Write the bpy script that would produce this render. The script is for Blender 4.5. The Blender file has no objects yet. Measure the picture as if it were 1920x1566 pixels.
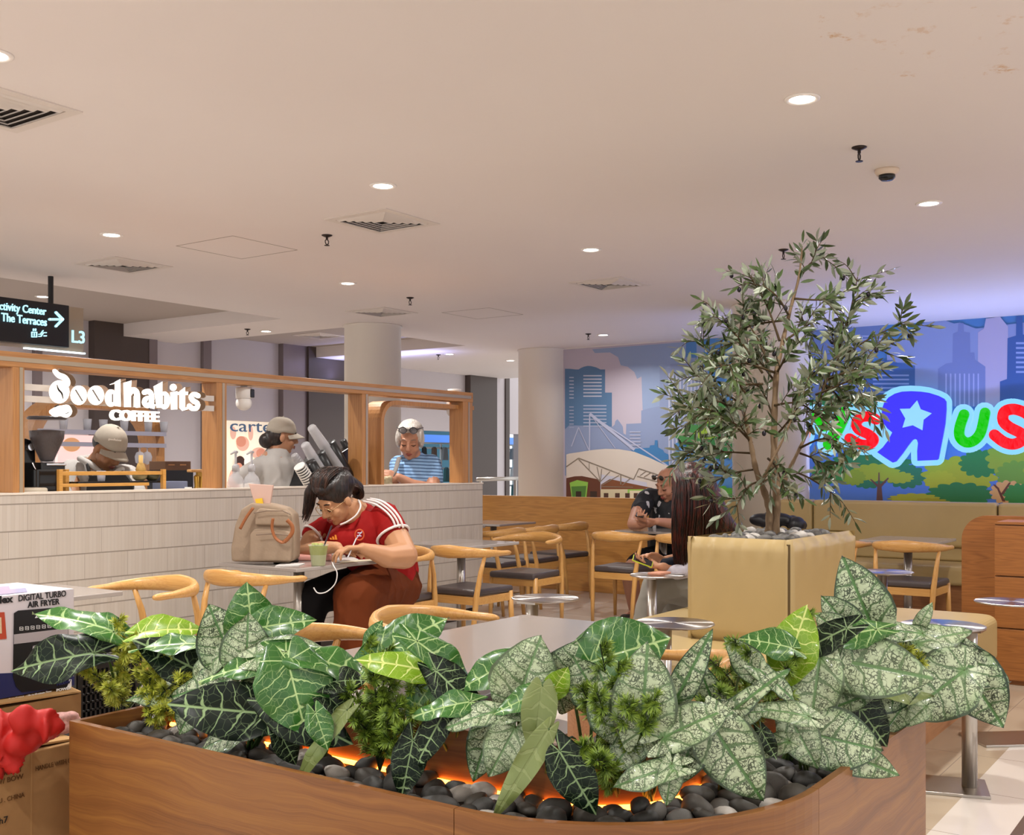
import bpy, bmesh, math, random
from mathutils import Vector, Matrix, Euler
sc = bpy.context.scene
COL = sc.collection
PI = math.pi
rnd = random.Random(7)
# ---------------------------------------------------------------- camera
CAMH, HOR, FPX = 1.35, 872.0, 2050.0
YAW = math.radians(35)
FV = Vector((math.cos(YAW), math.sin(YAW), 0)); RV = Vector((math.sin(YAW), -math.cos(YAW), 0)); UP = Vector((0, 0, 1))
cam_d = bpy.data.cameras.new('camera'); cam = bpy.data.objects.new('camera', cam_d); COL.objects.link(cam)
cam.location = (0, 0, CAMH); cam.rotation_euler = (PI / 2, 0, YAW - PI / 2)
cam_d.sensor_width = 36; cam_d.lens = 36 * FPX / 1920; cam_d.shift_y = (HOR - 783) / 1920; cam_d.clip_start = .05; cam_d.clip_end = 200
sc.camera = cam
# ---------------------------------------------------------------- world, exposure
w = bpy.data.worlds.new('world'); sc.world = w; w.use_nodes = True
w.node_tree.nodes['Background'].inputs[0].default_value = (1.0, .98, .975, 1)
w.node_tree.nodes['Background'].inputs[1].default_value = .95
sc.view_settings.view_transform = 'Standard'; sc.view_settings.look = 'None'; sc.view_settings.gamma = 1
sc.view_settings.use_curve_mapping = False; sc.view_settings.exposure = 0.42
H = 2.9
DOWN_W = 22.0        # watts of each ceiling downlight


def ray(x): return FV + RV * ((x - 960) / FPX)
def W(x, y, s):
    p = ray(x) * s; p.z = CAMH - (y - HOR) / FPX * s; return p
def GZ(x, y, z): return W(x, y, (CAMH - z) * FPX / (y - HOR))
def GX(x, y, X): return W(x, y, X / ray(x).x)
def GY(x, y, Y): return W(x, y, Y / ray(x).y)
def sx(x, X=None, Y=None):
    return X / ray(x).x if X is not None else Y / ray(x).y


def lamp_area(name, loc, size, power, color, rot=(0, 0, 0), shape='DISK', size_y=None, spread=None, parent=None):
    d = bpy.data.lights.new(name, 'AREA'); d.shape = shape; d.size = size; d.energy = power; d.color = color
    if size_y: d.size_y = size_y
    if spread: d.spread = spread
    o = bpy.data.objects.new(name, d); o.location = loc; o.rotation_euler = rot; COL.objects.link(o)
    if parent: o.parent = parent
    return o


# ---------------------------------------------------------------- colour + node helpers
def lin(c):
    if isinstance(c, str):
        c = tuple(int(c[i:i + 2], 16) / 255 for i in (1, 3, 5))
    return tuple((v / 12.92 if v <= .04045 else ((v + .055) / 1.055) ** 2.4) for v in c) + (1,)


class NT:
    def __init__(s, name):
        s.m = bpy.data.materials.new(name); s.m.use_nodes = True; s.t = s.m.node_tree
        s.b = s.t.nodes['Principled BSDF']
    def n(s, typ, **kw):
        n = s.t.nodes.new(typ)
        for k, v in kw.items(): setattr(n, k, v)
        return n
    def put(s, sock, v):
        if isinstance(v, bpy.types.NodeSocket): s.t.links.new(v, sock)
        elif isinstance(v, (tuple, list)) and len(v) == 3 and sock.type == 'RGBA': sock.default_value = tuple(v) + (1,)
        else: sock.default_value = v
    def math(s, op, a, b=None, c=None, clamp=False):
        n = s.n('ShaderNodeMath', operation=op, use_clamp=clamp); s.put(n.inputs[0], a)
        if b is not None: s.put(n.inputs[1], b)
        if c is not None: s.put(n.inputs[2], c)
        return n.outputs[0]
    def mix(s, f, a, b, blend='MIX'):
        n = s.n('ShaderNodeMix', data_type='RGBA', blend_type=blend); s.put(n.inputs[0], f); s.put(n.inputs[6], a); s.put(n.inputs[7], b)
        return n.outputs[2]
    def coord(s, which='Object'): return s.n('ShaderNodeTexCoord').outputs[which]
    def sep(s, v):
        n = s.n('ShaderNodeSeparateXYZ'); s.put(n.inputs[0], v); return n.outputs
    def comb(s, x, y, z=0.0):
        n = s.n('ShaderNodeCombineXYZ'); s.put(n.inputs[0], x); s.put(n.inputs[1], y); s.put(n.inputs[2], z); return n.outputs[0]
    def mapping(s, v, scale=(1, 1, 1), loc=(0, 0, 0)):
        n = s.n('ShaderNodeMapping'); s.put(n.inputs[0], v); n.inputs[3].default_value = scale; n.inputs[1].default_value = loc; return n.outputs[0]
    def noise(s, v, scale=5, detail=4, rough=.5, dist=0):
        n = s.n('ShaderNodeTexNoise'); s.put(n.inputs['Vector'], v); n.inputs['Scale'].default_value = scale
        n.inputs['Detail'].default_value = detail; n.inputs['Roughness'].default_value = rough; n.inputs['Distortion'].default_value = dist
        return n.outputs[0]
    def voro(s, v, scale=5, feature='F1'):
        n = s.n('ShaderNodeTexVoronoi', feature=feature); s.put(n.inputs['Vector'], v); n.inputs['Scale'].default_value = scale
        return n.outputs[0]
    def ramp(s, f, stops):
        n = s.n('ShaderNodeValToRGB'); s.put(n.inputs[0], f); e = n.color_ramp.elements
        while len(e) < len(stops): e.new(.5)
        for i, (p, c) in enumerate(stops): e[i].position = p; e[i].color = c if len(c) == 4 else tuple(c) + (1,)
        return n.outputs[0]
    def bump(s, h, strength=.3, dist=.01):
        n = s.n('ShaderNodeBump'); n.inputs['Strength'].default_value = strength; n.inputs['Distance'].default_value = dist
        s.put(n.inputs['Height'], h); s.t.links.new(n.outputs[0], s.b.inputs['Normal'])
    def smooth(s, v, a, b):
        n = s.n('ShaderNodeMapRange', interpolation_type='SMOOTHSTEP'); s.put(n.inputs[0], v)
        n.inputs[1].default_value = a; n.inputs[2].default_value = b; return n.outputs[0]


_M = {}
def mat(name, col='#808080', rough=.5, metal=0, em=None, ems=1, trans=0, alpha=1, spec=None, sss=0, coat=0, noise=0, nscale=40, bump=0, ior=1.45):
    if name in _M: return _M[name]
    t = NT(name); c = lin(col)
    b = t.b.inputs
    b['Base Color'].default_value = c; b['Roughness'].default_value = rough; b['Metallic'].default_value = metal
    b['Transmission Weight'].default_value = trans; b['Alpha'].default_value = alpha; b['IOR'].default_value = ior
    b['Coat Weight'].default_value = coat
    if spec is None and rough >= .65: spec = .18
    if spec is not None: b['Specular IOR Level'].default_value = spec
    if em: b['Emission Color'].default_value = lin(em); b['Emission Strength'].default_value = ems
    if noise or bump:
        f = t.noise(t.coord(), nscale, 4)
        if noise:
            t.put(b['Base Color'], t.mix(f, tuple(v * (1 - noise) for v in c[:3]), tuple(min(1, v * (1 + noise)) for v in c[:3])))
        if bump: t.bump(f, bump, .01)
    _M[name] = t.m
    return t.m


def wood(name, c1, c2, c3=None, axis='X', scale=1.0, rough=.42, contrast=1.0):
    if name in _M: return _M[name]
    t = NT(name); co = t.coord()
    s = {'X': (.35, 6, 6), 'Y': (6, .35, 6), 'Z': (6, 6, .35)}[axis]
    s = tuple(v * scale for v in s)
    v = t.mapping(co, s)
    n1 = t.noise(v, 1.6, 3, .5, .4)
    ring = t.math('FRACT', t.math('MULTIPLY', n1, 7.0))
    ring = t.math('ABSOLUTE', t.math('SUBTRACT', ring, .5))
    s2 = {'X': (1.2, 60, 60), 'Y': (60, 1.2, 60), 'Z': (60, 60, 1.2)}[axis]
    n2 = t.noise(t.mapping(co, tuple(k * scale for k in s2)), 1.5, 4, .6)
    f = t.math('ADD', t.math('MULTIPLY', ring, .8 * contrast), t.math('MULTIPLY', n2, .65))
    col = t.ramp(f, [(.15, lin(c1)), (.55, lin(c2)), (.95, lin(c3 or c1))])
    t.put(t.b.inputs['Base Color'], col); t.b.inputs['Roughness'].default_value = rough
    t.bump(n2, .12, .002)
    _M[name] = t.m
    return t.m


# ---------------------------------------------------------------- mesh builder
def basis(d, up=UP):
    d = d.normalized(); a = up if abs(d.dot(up)) < .98 else Vector((1, 0, 0))
    x = a.cross(d).normalized(); y = d.cross(x).normalized(); return x, y


class MB:
    def __init__(s): s.v = []; s.f = []; s.mi = []; s.uv = {}; s.cur = 0; s.uvs = []
    def m(s, i): s.cur = i; return s
    def add(s, vs, fs):
        o = len(s.v); s.v += [Vector(p) for p in vs]
        for f in fs: s.f.append([i + o for i in f]); s.mi.append(s.cur)
        return s
    def box(s, lo, hi, M=None):
        x0, y0, z0 = lo; x1, y1, z1 = hi
        vs = [Vector(p) for p in ((x0, y0, z0), (x1, y0, z0), (x1, y1, z0), (x0, y1, z0), (x0, y0, z1), (x1, y0, z1), (x1, y1, z1), (x0, y1, z1))]
        if M: vs = [M @ p for p in vs]
        return s.add(vs, [(0, 3, 2, 1), (4, 5, 6, 7), (0, 1, 5, 4), (1, 2, 6, 5), (2, 3, 7, 6), (3, 0, 4, 7)])
    def cbox(s, c, sz, M=None):
        return s.box([c[i] - sz[i] / 2 for i in range(3)], [c[i] + sz[i] / 2 for i in range(3)], M)
    def ngon(s, pts): return s.add(pts, [list(range(len(pts)))])
    def prism(s, pts, d):
        pts = [Vector(p) for p in pts]; d = Vector(d); n = len(pts)
        nrm = Vector((0, 0, 0))
        for i in range(n): nrm += (pts[i] - pts[0]).cross(pts[(i + 1) % n] - pts[0])
        if nrm.dot(d) > 0: pts.reverse()
        vs = pts + [p + d for p in pts]
        return s.add(vs, [list(range(n)), list(range(2 * n - 1, n - 1, -1))] + [[(i + 1) % n, i, i + n, (i + 1) % n + n] for i in range(n)])
    def tube(s, pts, r, n=8, cap=True, sq=None, up=UP):
        pts = [Vector(p) for p in pts]; k = len(pts)
        rs = r if isinstance(r, (list, tuple)) else [r] * k
        o = len(s.v); px = None
        for i, p in enumerate(pts):
            d = (pts[min(i + 1, k - 1)] - pts[max(i - 1, 0)])
            if d.length < 1e-9: d = Vector((0, 0, 1))
            d.normalize()
            if px is None: x, y = basis(d, up)
            else:
                x = (px - d * px.dot(d))
                if x.length < 1e-6: x, y = basis(d, up)
                x.normalize(); y = d.cross(x)
            px = x
            rr = rs[i]; ra, rb = rr if isinstance(rr, (tuple, list)) else (rr, rr)
            for j in range(n):
                a = 2 * PI * j / n; s.v.append(p + x * (math.cos(a) * ra) + y * (math.sin(a) * rb))
        for i in range(k - 1):
            for j in range(n):
                a = o + i * n + j; b = o + i * n + (j + 1) % n; s.f.append([a, b, b + n, a + n]); s.mi.append(s.cur)
        if cap:
            s.f.append([o + j for j in range(n - 1, -1, -1)]); s.mi.append(s.cur)
            s.f.append([o + (k - 1) * n + j for j in range(n)]); s.mi.append(s.cur)
        return s
    def lathe(s, prof, n=24, c=(0, 0, 0), M=None):
        o = len(s.v); c = Vector(c)
        for r, z in prof:
            for j in range(n):
                a = 2 * PI * j / n; p = Vector((r * math.cos(a), r * math.sin(a), z))
                s.v.append((M @ p if M else p) + c)
        for i in range(len(prof) - 1):
            for j in range(n):
                a = o + i * n + j; b = o + i * n + (j + 1) % n; s.f.append([a, b, b + n, a + n]); s.mi.append(s.cur)
        if prof[0][0] > 1e-6: s.f.append([o + j for j in range(n - 1, -1, -1)]); s.mi.append(s.cur)
        if prof[-1][0] > 1e-6: s.f.append([o + (len(prof) - 1) * n + j for j in range(n)]); s.mi.append(s.cur)
        return s
    def ell(s, c, r, M=None, nu=16, nv=10):
        r = (r, r, r) if not isinstance(r, (tuple, list)) else r; c = Vector(c); o = len(s.v)
        def q(p): return (M @ p if M else p) + c
        s.v.append(q(Vector((0, 0, -r[2]))))
        for i in range(1, nv):
            t = PI * i / nv
            for j in range(nu):
                a = 2 * PI * j / nu
                s.v.append(q(Vector((r[0] * math.sin(t) * math.cos(a), r[1] * math.sin(t) * math.sin(a), -r[2] * math.cos(t)))))
        s.v.append(q(Vector((0, 0, r[2])))); top = len(s.v) - 1
        for j in range(nu):
            s.f.append([o, o + 1 + (j + 1) % nu, o + 1 + j]); s.mi.append(s.cur)
            b = o + 1 + (nv - 2) * nu
            s.f.append([b + j, b + (j + 1) % nu, top]); s.mi.append(s.cur)
        for i in range(nv - 2):
            for j in range(nu):
                a = o + 1 + i * nu + j; b = o + 1 + i * nu + (j + 1) % nu; s.f.append([a, b, b + nu, a + nu]); s.mi.append(s.cur)
        return s
    def cap(s, a, b, ra, rb=None, n=12):       # tapered capsule
        a = Vector(a); b = Vector(b); rb = ra if rb is None else rb; d = (b - a)
        if d.length < 1e-6: return s.ell(a, ra)
        d.normalize(); pts = []; rs = []
        for k in range(5):
            t = -PI / 2 + PI / 2 * k / 4; pts.append(a + d * ra * math.sin(t)); rs.append(max(1e-4, ra * math.cos(t)))
        for k in range(5):
            t = PI / 2 * k / 4; pts.append(b + d * rb * math.sin(t)); rs.append(max(1e-4, rb * math.cos(t)))
        return s.tube(pts, rs, n)
    def chain(s, pts, rs):
        for i in range(len(pts) - 1): s.cap(pts[i], pts[i + 1], rs[i], rs[i + 1])
        return s
    def xf(s, M):
        s.v = [M @ p for p in s.v]; return s
    def mesh(s, name, mats=None, smooth=False):
        me = bpy.data.meshes.new(name); me.from_pydata([tuple(p) for p in s.v], [], s.f); me.validate(clean_customdata=False)
        for m_ in (mats if isinstance(mats, (list, tuple)) else [mats] if mats else []): me.materials.append(m_)
        if len(me.polygons) == len(s.mi): me.polygons.foreach_set('material_index', s.mi)
        if smooth: me.polygons.foreach_set('use_smooth', [True] * len(me.polygons))
        if s.uvs:
            for k in range(2):
                lay = me.uv_layers.new(name='UVMap' if k == 0 else 'P')
                for l in me.loops:
                    q = s.uvs[l.vertex_index]; lay.data[l.index].uv = q[2 * k:2 * k + 2]
        me.update(); return me


def basem(o):
    m = Matrix.Identity(4)
    while o is not None:
        m = o.matrix_basis @ m; o = o.parent
    return m


def obj(name, mb, mats, parent=None, smooth=False, bevel=0, world=False, label=None, cat=None, group=None, kind=None, voxel=0, sm=0, weld=False, auto=None, seg=2, wr=None):
    if parent is not None and world: mb.xf(basem(parent).inverted())
    loc = Vector((0, 0, 0))
    if parent is None:
        xs = [p.x for p in mb.v]; ys = [p.y for p in mb.v]; zs = [p.z for p in mb.v]
        loc = Vector(((min(xs) + max(xs)) / 2, (min(ys) + max(ys)) / 2, min(zs)))
        mb.v = [p - loc for p in mb.v]
    me = mb.mesh(name, mats, smooth)
    o = bpy.data.objects.new(name, me); COL.objects.link(o); o.location = loc
    if parent: o.parent = parent
    if voxel:
        md = o.modifiers.new('r', 'REMESH'); md.mode = 'VOXEL'; md.voxel_size = voxel; md.use_smooth_shade = True
        if sm:
            ms = o.modifiers.new('s', 'SMOOTH'); ms.iterations = sm; ms.factor = .6
        dg = bpy.context.evaluated_depsgraph_get(); ev = o.evaluated_get(dg)
        nm = bpy.data.meshes.new_from_object(ev, depsgraph=dg); o.modifiers.clear(); o.data = nm; nm.name = name
        nm.polygons.foreach_set('use_smooth', [True] * len(nm.polygons))
        if wr:      # cloth creases: ridged noise pushed along the normals
            from mathutils import noise as mn
            for v_, n_ in [(v_, v_.normal.copy()) for v_ in nm.vertices]:
                p_ = v_.co; q_ = Vector((p_.x * wr[1], p_.y * wr[1], p_.z * wr[1] * wr[2]))
                a_ = 1 - abs(mn.noise(q_)) * 2.2; b_ = mn.noise(q_ * 2.3)
                v_.co = p_ + n_ * (wr[0] * (max(0, a_) ** 3 - .25 + b_ * .35))
            nm.update()
        nm.materials.clear()
        for m_ in (mats if isinstance(mats, (list, tuple)) else [mats]): nm.materials.append(m_)
    if bevel:
        b = o.modifiers.new('bevel', 'BEVEL'); b.width = bevel; b.segments = seg; b.limit_method = 'ANGLE'; b.angle_limit = .6
        b.harden_normals = False
    if label: o['label'] = label
    if cat: o['category'] = cat
    if group: o['group'] = group
    if kind: o['kind'] = kind
    return o


def thing(name, label, cat, loc=(0, 0, 0), rz=0, group=None):
    o = bpy.data.objects.new(name, None); o.empty_display_size = .1; COL.objects.link(o)
    o.location = loc; o.rotation_euler = (0, 0, rz); o['label'] = label; o['category'] = cat
    if group: o['group'] = group
    return o


def dup(root, loc, rz=None, label=None, group=None, scale=None):
    def cp(o, par):
        c = o.copy(); COL.objects.link(c); c.parent = par
        for ch in list(o.children): cp(ch, c)
        return c
    r = cp(root, None); r.location = loc
    if rz is not None: r.rotation_euler = (r.rotation_euler[0], r.rotation_euler[1], rz)
    if label: r['label'] = label
    if group: r['group'] = group
    if scale: r.scale = scale
    return r


def struct(name, mb, mats, **kw): return obj(name, mb, mats, kind='structure', **kw)


def text_mb(body, o, xa, ya, width=None, height=None, depth=.002, bold=0.0, center=False, mb=None, spacing=1.0):
    """letters laid on the plane at o spanned by xa (reading direction) and ya (up); returns a builder"""
    cu = bpy.data.curves.new('t', 'FONT'); cu.body = body; cu.extrude = .01; cu.offset = bold; cu.resolution_u = 3; cu.space_character = spacing
    ob = bpy.data.objects.new('t', cu); COL.objects.link(ob)
    dg = bpy.context.evaluated_depsgraph_get(); me = bpy.data.meshes.new_from_object(ob.evaluated_get(dg), depsgraph=dg)
    xs = [v.co.x for v in me.vertices]; ys = [v.co.y for v in me.vertices]
    x0, x1, y0, y1 = min(xs), max(xs), min(ys), max(ys)
    sxx = width / (x1 - x0) if width else None; syy = height / (y1 - y0) if height else None
    sxx = sxx or syy; syy = syy or sxx
    o = Vector(o); xa = Vector(xa).normalized(); ya = Vector(ya).normalized(); na = xa.cross(ya)
    offx = (x0 + x1) / 2 if center else x0
    mb = mb or MB()
    vs = [o + xa * ((v.co.x - offx) * sxx) + ya * ((v.co.y - y0) * syy) + na * ((v.co.z / .01 + 1) * .5 * depth) for v in me.vertices]
    mb.add(vs, [list(p.vertices) for p in me.polygons])
    bpy.data.objects.remove(ob); bpy.data.curves.remove(cu); bpy.data.meshes.remove(me)
    return mb


def catmull(pts, k=6):
    pts = [Vector(p) for p in pts]; out = []
    for i in range(len(pts) - 1):
        p0 = pts[max(i - 1, 0)]; p1 = pts[i]; p2 = pts[i + 1]; p3 = pts[min(i + 2, len(pts) - 1)]
        for j in range(k):
            t = j / k
            out.append(.5 * ((2 * p1) + (p2 - p0) * t + (2 * p0 - 5 * p1 + 4 * p2 - p3) * t * t + (3 * p1 - p0 - 3 * p2 + p3) * t ** 3))
    out.append(pts[-1]); return out


def stroke2(pts, wd, n=10):
    """2-D fat stroke as convex pieces (quads + discs); returns list of polygons"""
    out = []
    ws = wd if isinstance(wd, (list, tuple)) else [wd] * len(pts)
    for i, (x, y) in enumerate(pts):
        out.append([(x + ws[i] / 2 * math.cos(2 * PI * j / n), y + ws[i] / 2 * math.sin(2 * PI * j / n)) for j in range(n)])
    for i in range(len(pts) - 1):
        (x0, y0), (x1, y1) = pts[i], pts[i + 1]; d = math.hypot(x1 - x0, y1 - y0)
        if d < 1e-6: continue
        nx, ny = -(y1 - y0) / d, (x1 - x0) / d; a, b = ws[i] / 2, ws[i + 1] / 2
        out.append([(x0 + nx * a, y0 + ny * a), (x0 - nx * a, y0 - ny * a), (x1 - nx * b, y1 - ny * b), (x1 + nx * b, y1 + ny * b)])
    return out
# ================================================================ setting
def ceil_mat():
    t = NT('ceiling_paint'); co = t.coord('Object'); n = t.noise(co, .7, 3)
    base = t.mix(n, lin('#E6DDD8'), lin('#E0D5CF'))
    # brown water stain near the front right of the ceiling, about 1.6 m across
    c = STAIN
    d = t.n('ShaderNodeVectorMath', operation='SUBTRACT'); t.put(d.inputs[0], co); d.inputs[1].default_value = c
    sp = t.sep(d.outputs[0])
    wob = t.noise(co, 4.0, 6, .7)
    r = t.math('ADD', t.math('SQRT', t.math('ADD', t.math('POWER', t.math('DIVIDE', sp[0], .52), 2.0), t.math('POWER', t.math('DIVIDE', sp[1], .42), 2.0))), t.math('MULTIPLY', t.math('SUBTRACT', wob, .5), 1.3))
    ring = t.math('MULTIPLY', t.smooth(r, .78, .92), t.math('SUBTRACT', 1.0, t.smooth(r, .93, 1.03)))
    ins = t.math('SUBTRACT', 1.0, t.smooth(r, .5, 1.0))
    n2 = t.noise(co, 7.0, 5, .7); fl = t.smooth(n2, .56, .66)
    f = t.math('ADD', t.math('MULTIPLY', ring, t.math('MULTIPLY', fl, .75)), t.math('MULTIPLY', ins, t.math('MULTIPLY', fl, .4)), clamp=True)
    col = t.mix(f, base, lin('#C99B62'))
    t.put(t.b.inputs['Base Color'], col); t.b.inputs['Roughness'].default_value = .75
    return t.m
STAIN = GZ(1770, 60, H); STAIN = (STAIN.x, STAIN.y, 0)
CP = ceil_mat()
white_paint = mat('white_paint', '#E6DFDA', .6)
white_plain = mat('panel_white', '#C9C2C6', .45)
# ceiling slab at z=H with two raised trays beyond Y=8.65
YB, ZR = 8.65, 3.05
mb = MB()
def slab(x0, y0, x1, y1, z0=H, z1=H + .3): mb.box((x0, y0, z0), (x1, y1, z1))
slab(-3.5, -7.0, 16.0, YB)
slab(8.1, YB, 9.0, 11.6); slab(11.3, YB, 16.0, 11.6)
mb.v = [p for p in mb.v]
o = bpy.data.objects.new('ceiling', mb.mesh('ceiling', CP)); COL.objects.link(o); o['kind'] = 'structure'
tray = mat('tray_shade', '#B3A79E', .7)  # shade of the unlit tray interior put into the colour
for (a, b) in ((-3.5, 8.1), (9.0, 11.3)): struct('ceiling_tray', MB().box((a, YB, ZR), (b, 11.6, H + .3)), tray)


def floor_mat():
    t = NT('floor_tiles'); co = t.coord('Object'); x, y, z = t.sep(co)
    def lines(v, step, wd):
        f = t.math('FRACT', t.math('DIVIDE', v, step)); return t.math('LESS_THAN', f, wd / step)
    vein = t.noise(co, 1.3, 8, .6, 1.0)
    beige = t.mix(vein, lin('#A89884'), lin('#B5A590'))
    white = t.mix(vein, lin('#D8D0C8'), lin('#CBC2BA'))
    g = t.math('MAXIMUM', lines(x, .6, .004), lines(y, .6, .004))
    inside = t.math('GREATER_THAN', y, 1.05)
    far = t.math('GREATER_THAN', x, 4.9)
    near_left = t.math('MULTIPLY', inside, t.math('SUBTRACT', 1.0, t.math('GREATER_THAN', y, 2.9)))
    col = t.mix(near_left, white, beige)
    # dark taupe bands outside the seating area
    st = t.math('LESS_THAN', t.math('FRACT', t.math('DIVIDE', x, .62)), .28)
    zone = t.math('MULTIPLY', t.math('LESS_THAN', y, .98), t.math('GREATER_THAN', x, 6.0))
    col = t.mix(t.math('MULTIPLY', st, zone), col, lin('#55483F'))
    st2 = t.math('MULTIPLY', t.math('LESS_THAN', t.math('ABSOLUTE', t.math('SUBTRACT', y, .78)), .02), t.math('LESS_THAN', x, 6.0))
    col = t.mix(st2, col, lin('#5A4C42'))
    col = t.mix(g, col, lin('#8B7E72'))
    t.put(t.b.inputs['Base Color'], col); t.b.inputs['Roughness'].default_value = .16
    return t.m
mb = MB().box((-3.5, -7, -.1), (16, 17, 0))
o = bpy.data.objects.new('floor', mb.mesh('floor', floor_mat())); COL.objects.link(o); o['kind'] = 'structure'

# mural wall (X = 12.3)
XM = 12.3
struct('wall_mural', MB().box((XM, -7, 0), (XM + .2, 8.2, H)), white_paint)
# storefront wall far left (Y = 11.5): pale panels and brown piers
YS = 11.5
brown = mat('brown_panel', '#4E433F', .35); taupe = mat('taupe_panel', '#85797A', .35, metal=.3)
def fx(px): return GY(px, 700, YS).x
struct('wall_back', MB().box((-3.5, 17, 0), (13, 17.1, ZR + .3)), white_paint)
def panel(n, a, b, z0, z1, m, dy=0): struct(n, MB().box((fx(a), YS - dy, z0), (fx(b), YS + .15, z1)), m)
pn = 0
for (a, b, m, dy, z0) in [(-200, 60, white_plain, 0, 0), (60, 74, taupe, .06, 0), (74, 166, white_plain, 0, 0), (166, 268, brown, .12, 0), (268, 283, taupe, .13, 0), (283, 376, white_plain, 0, 0),
                     (376, 391, taupe, .06, 0), (391, 522, white_plain, 0, 1.95), (522, 566, taupe, .10, 0), (566, 660, brown, .14, 0), (660, 757, white_plain, .0, 0),
                     (757, 872, white_plain, 0, 1.92), (872, 922, brown, .12, 0), (922, 942, white_plain, .05, 0), (942, 949, brown, .08, 0), (949, 975, white_plain, 0, 1.92), (975, 1080, white_plain, 0, 0)]:
    pn += 1; panel('wall_shopfront' if pn == 1 else 'wall_shopfront_panel', a, b, z0, ZR, m, dy)

# round columns
def column(px, X, Y, r, name='column'):
    o = MB().lathe([(r, 0), (r, H - .02), (r + .012, H - .018), (r + .012, H)], 48, (X, Y, 0))
    return struct(name, o, mat('column_paint', '#E2D8CC', .45), smooth=False, bevel=0)
def cpos(px, s): p = ray(px) * s; return p
p = cpos(699, 12.2); c1 = column(699, p.x, p.y, .315, 'trim_1')
p = cpos(1019, 14.75); column(1019, p.x, p.y, .34, 'trim_2')
p = cpos(1445, 10.62); column(1445, p.x, p.y, .365, 'trim_3')
for o in COL.objects:
    if o.name.startswith('trim_'):
        for q in o.data.polygons: q.use_smooth = len(q.vertices) == 4
COL3 = p

# downlights ---------------------------------------------------------
ring_m = mat('lamp_ring_white', '#EFE7E0', .4); lens_m = mat('lamp_lens', '#FFFFFF', .4, em='#FFF8F0', ems=11)
def make_downlight():
    t = thing('downlight', 'x', 'ceiling light', (0, 0, 0))
    obj('trim_ring', MB().lathe([(.052, -.001), (.055, -.006), (.068, -.008), (.075, -.004), (.075, 0), (.052, 0)], 32), ring_m, t, smooth=True)
    obj('lamp_lens', MB().lathe([(.0001, -.004), (.052, -.004), (.052, 0)], 32), lens_m, t)
    return t
DL = [(1504, 185, 'round ceiling downlight nearest the brown stained patch of ceiling'), (718, 348, 'round ceiling downlight just in front of the largest full square vent'),
      (209, 440, 'round ceiling downlight above the vent at the left'), (1742, 381, 'round ceiling downlight beyond the black dome sensor on the right'),
      (1108, 468, 'round ceiling downlight between the tree top and the central vent'), (652, 531, 'round ceiling downlight in front of the left round column'),
      (80, 556, 'round ceiling downlight above the black hanging direction sign'), (499, 621, 'small round downlight on the strip between the two ceiling trays'),
      (1131, 628, 'small round downlight over the left end of the skyline mural'), (843, 664, 'small far downlight between the two round columns, left of a pair'),
      (957, 676, 'small far downlight touching the second column, right of a pair')]
first = None; lights_xy = []
DLW = {0: .8, 1: 1}
for i, (x, y, lb) in enumerate(DL):
    z = ZR if (i == 6) else H
    p = GZ(x, y, z); lights_xy.append((p.x, p.y, z))
    if first is None: first = make_downlight(); o = first
    else: o = dup(first, (0, 0, 0))
    o.location = (p.x, p.y, z); o['label'] = lb; o['group'] = 'recessed ceiling downlights'
    o.rotation_euler = (0, 0, 0)
hidden = []  # unseen downlights added out of view to brighten the room
for (x, y) in [(.5, 2.2), (2.2, 4.4), (.3, 5.0), (2.9, -.6), (-.8, .6), (5.6, -1.3), (8.6, -.6), (-1.2, 3.2), (1.0, -2.8), (4.6, -3.4), (11.3, -.9), (3.4, 9.6), (1.2, 10.0)]:
    hidden.append((x, y, H if y < YB else ZR))
    o = dup(first, hidden[-1], 0, 'added fill downlight, unseen, in the part of the ceiling outside the picture', 'recessed ceiling downlights')
for (x, y, z) in lights_xy + hidden:
    lamp_area('downlight_lamp', (x, y, z - .012), .11, DOWN_W, (1, .975, .925), spread=math.radians(150))
p = GZ(-14, 102, H)
o = dup(first, (p.x, p.y, H), 0, 'round ceiling downlight cut off by the left edge of the picture'); o['group'] = 'recessed ceiling downlights'
lamp_area('downlight_lamp', (p.x, p.y, H - .012), .11, DOWN_W, (1, .975, .925), spread=math.radians(150))

# air vents -----------------------------------------------------------
vent_m = mat('vent_white', '#D8CDC4', .5); vent_d = mat('vent_dark', '#2E2724', .7)
def make_vent():
    t = thing('air_vent', 'x', 'ceiling vent'); S = .26
    def sq(mbx, a, b, z0, z1):   # square ring louvre sloping
        o = len(mbx.v)
        for (r, z) in ((a, z0), (b, z1), (b, z1 + .006), (a, z0 + .006)):
            for (u, v) in ((-1, -1), (1, -1), (1, 1), (-1, 1)): mbx.v.append(Vector((u * r, v * r, z)))
        for k in range(4):
            for j in range(4):
                A = o + k * 4 + j; B = o + k * 4 + (j + 1) % 4; C = o + ((k + 1) % 4) * 4 + (j + 1) % 4; D = o + ((k + 1) % 4) * 4 + j
                mbx.f.append([A, B, C, D]); mbx.mi.append(0)
    f = MB(); sq(f, S, S - .05, -.006, -.006); obj('vent_frame', f, vent_m, t)
    b = MB().box((-S + .05, -S + .05, -.0005), (S - .05, S - .05, .0)); obj('vent_backing', b, vent_d, t)
    l = MB()
    for k in range(5):
        a = S - .05 - k * .038; sq(l, a - .006, a - .019, -.004, -.014)
    obj('louvre', l, vent_m, t, kind=None)
    return t
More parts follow.
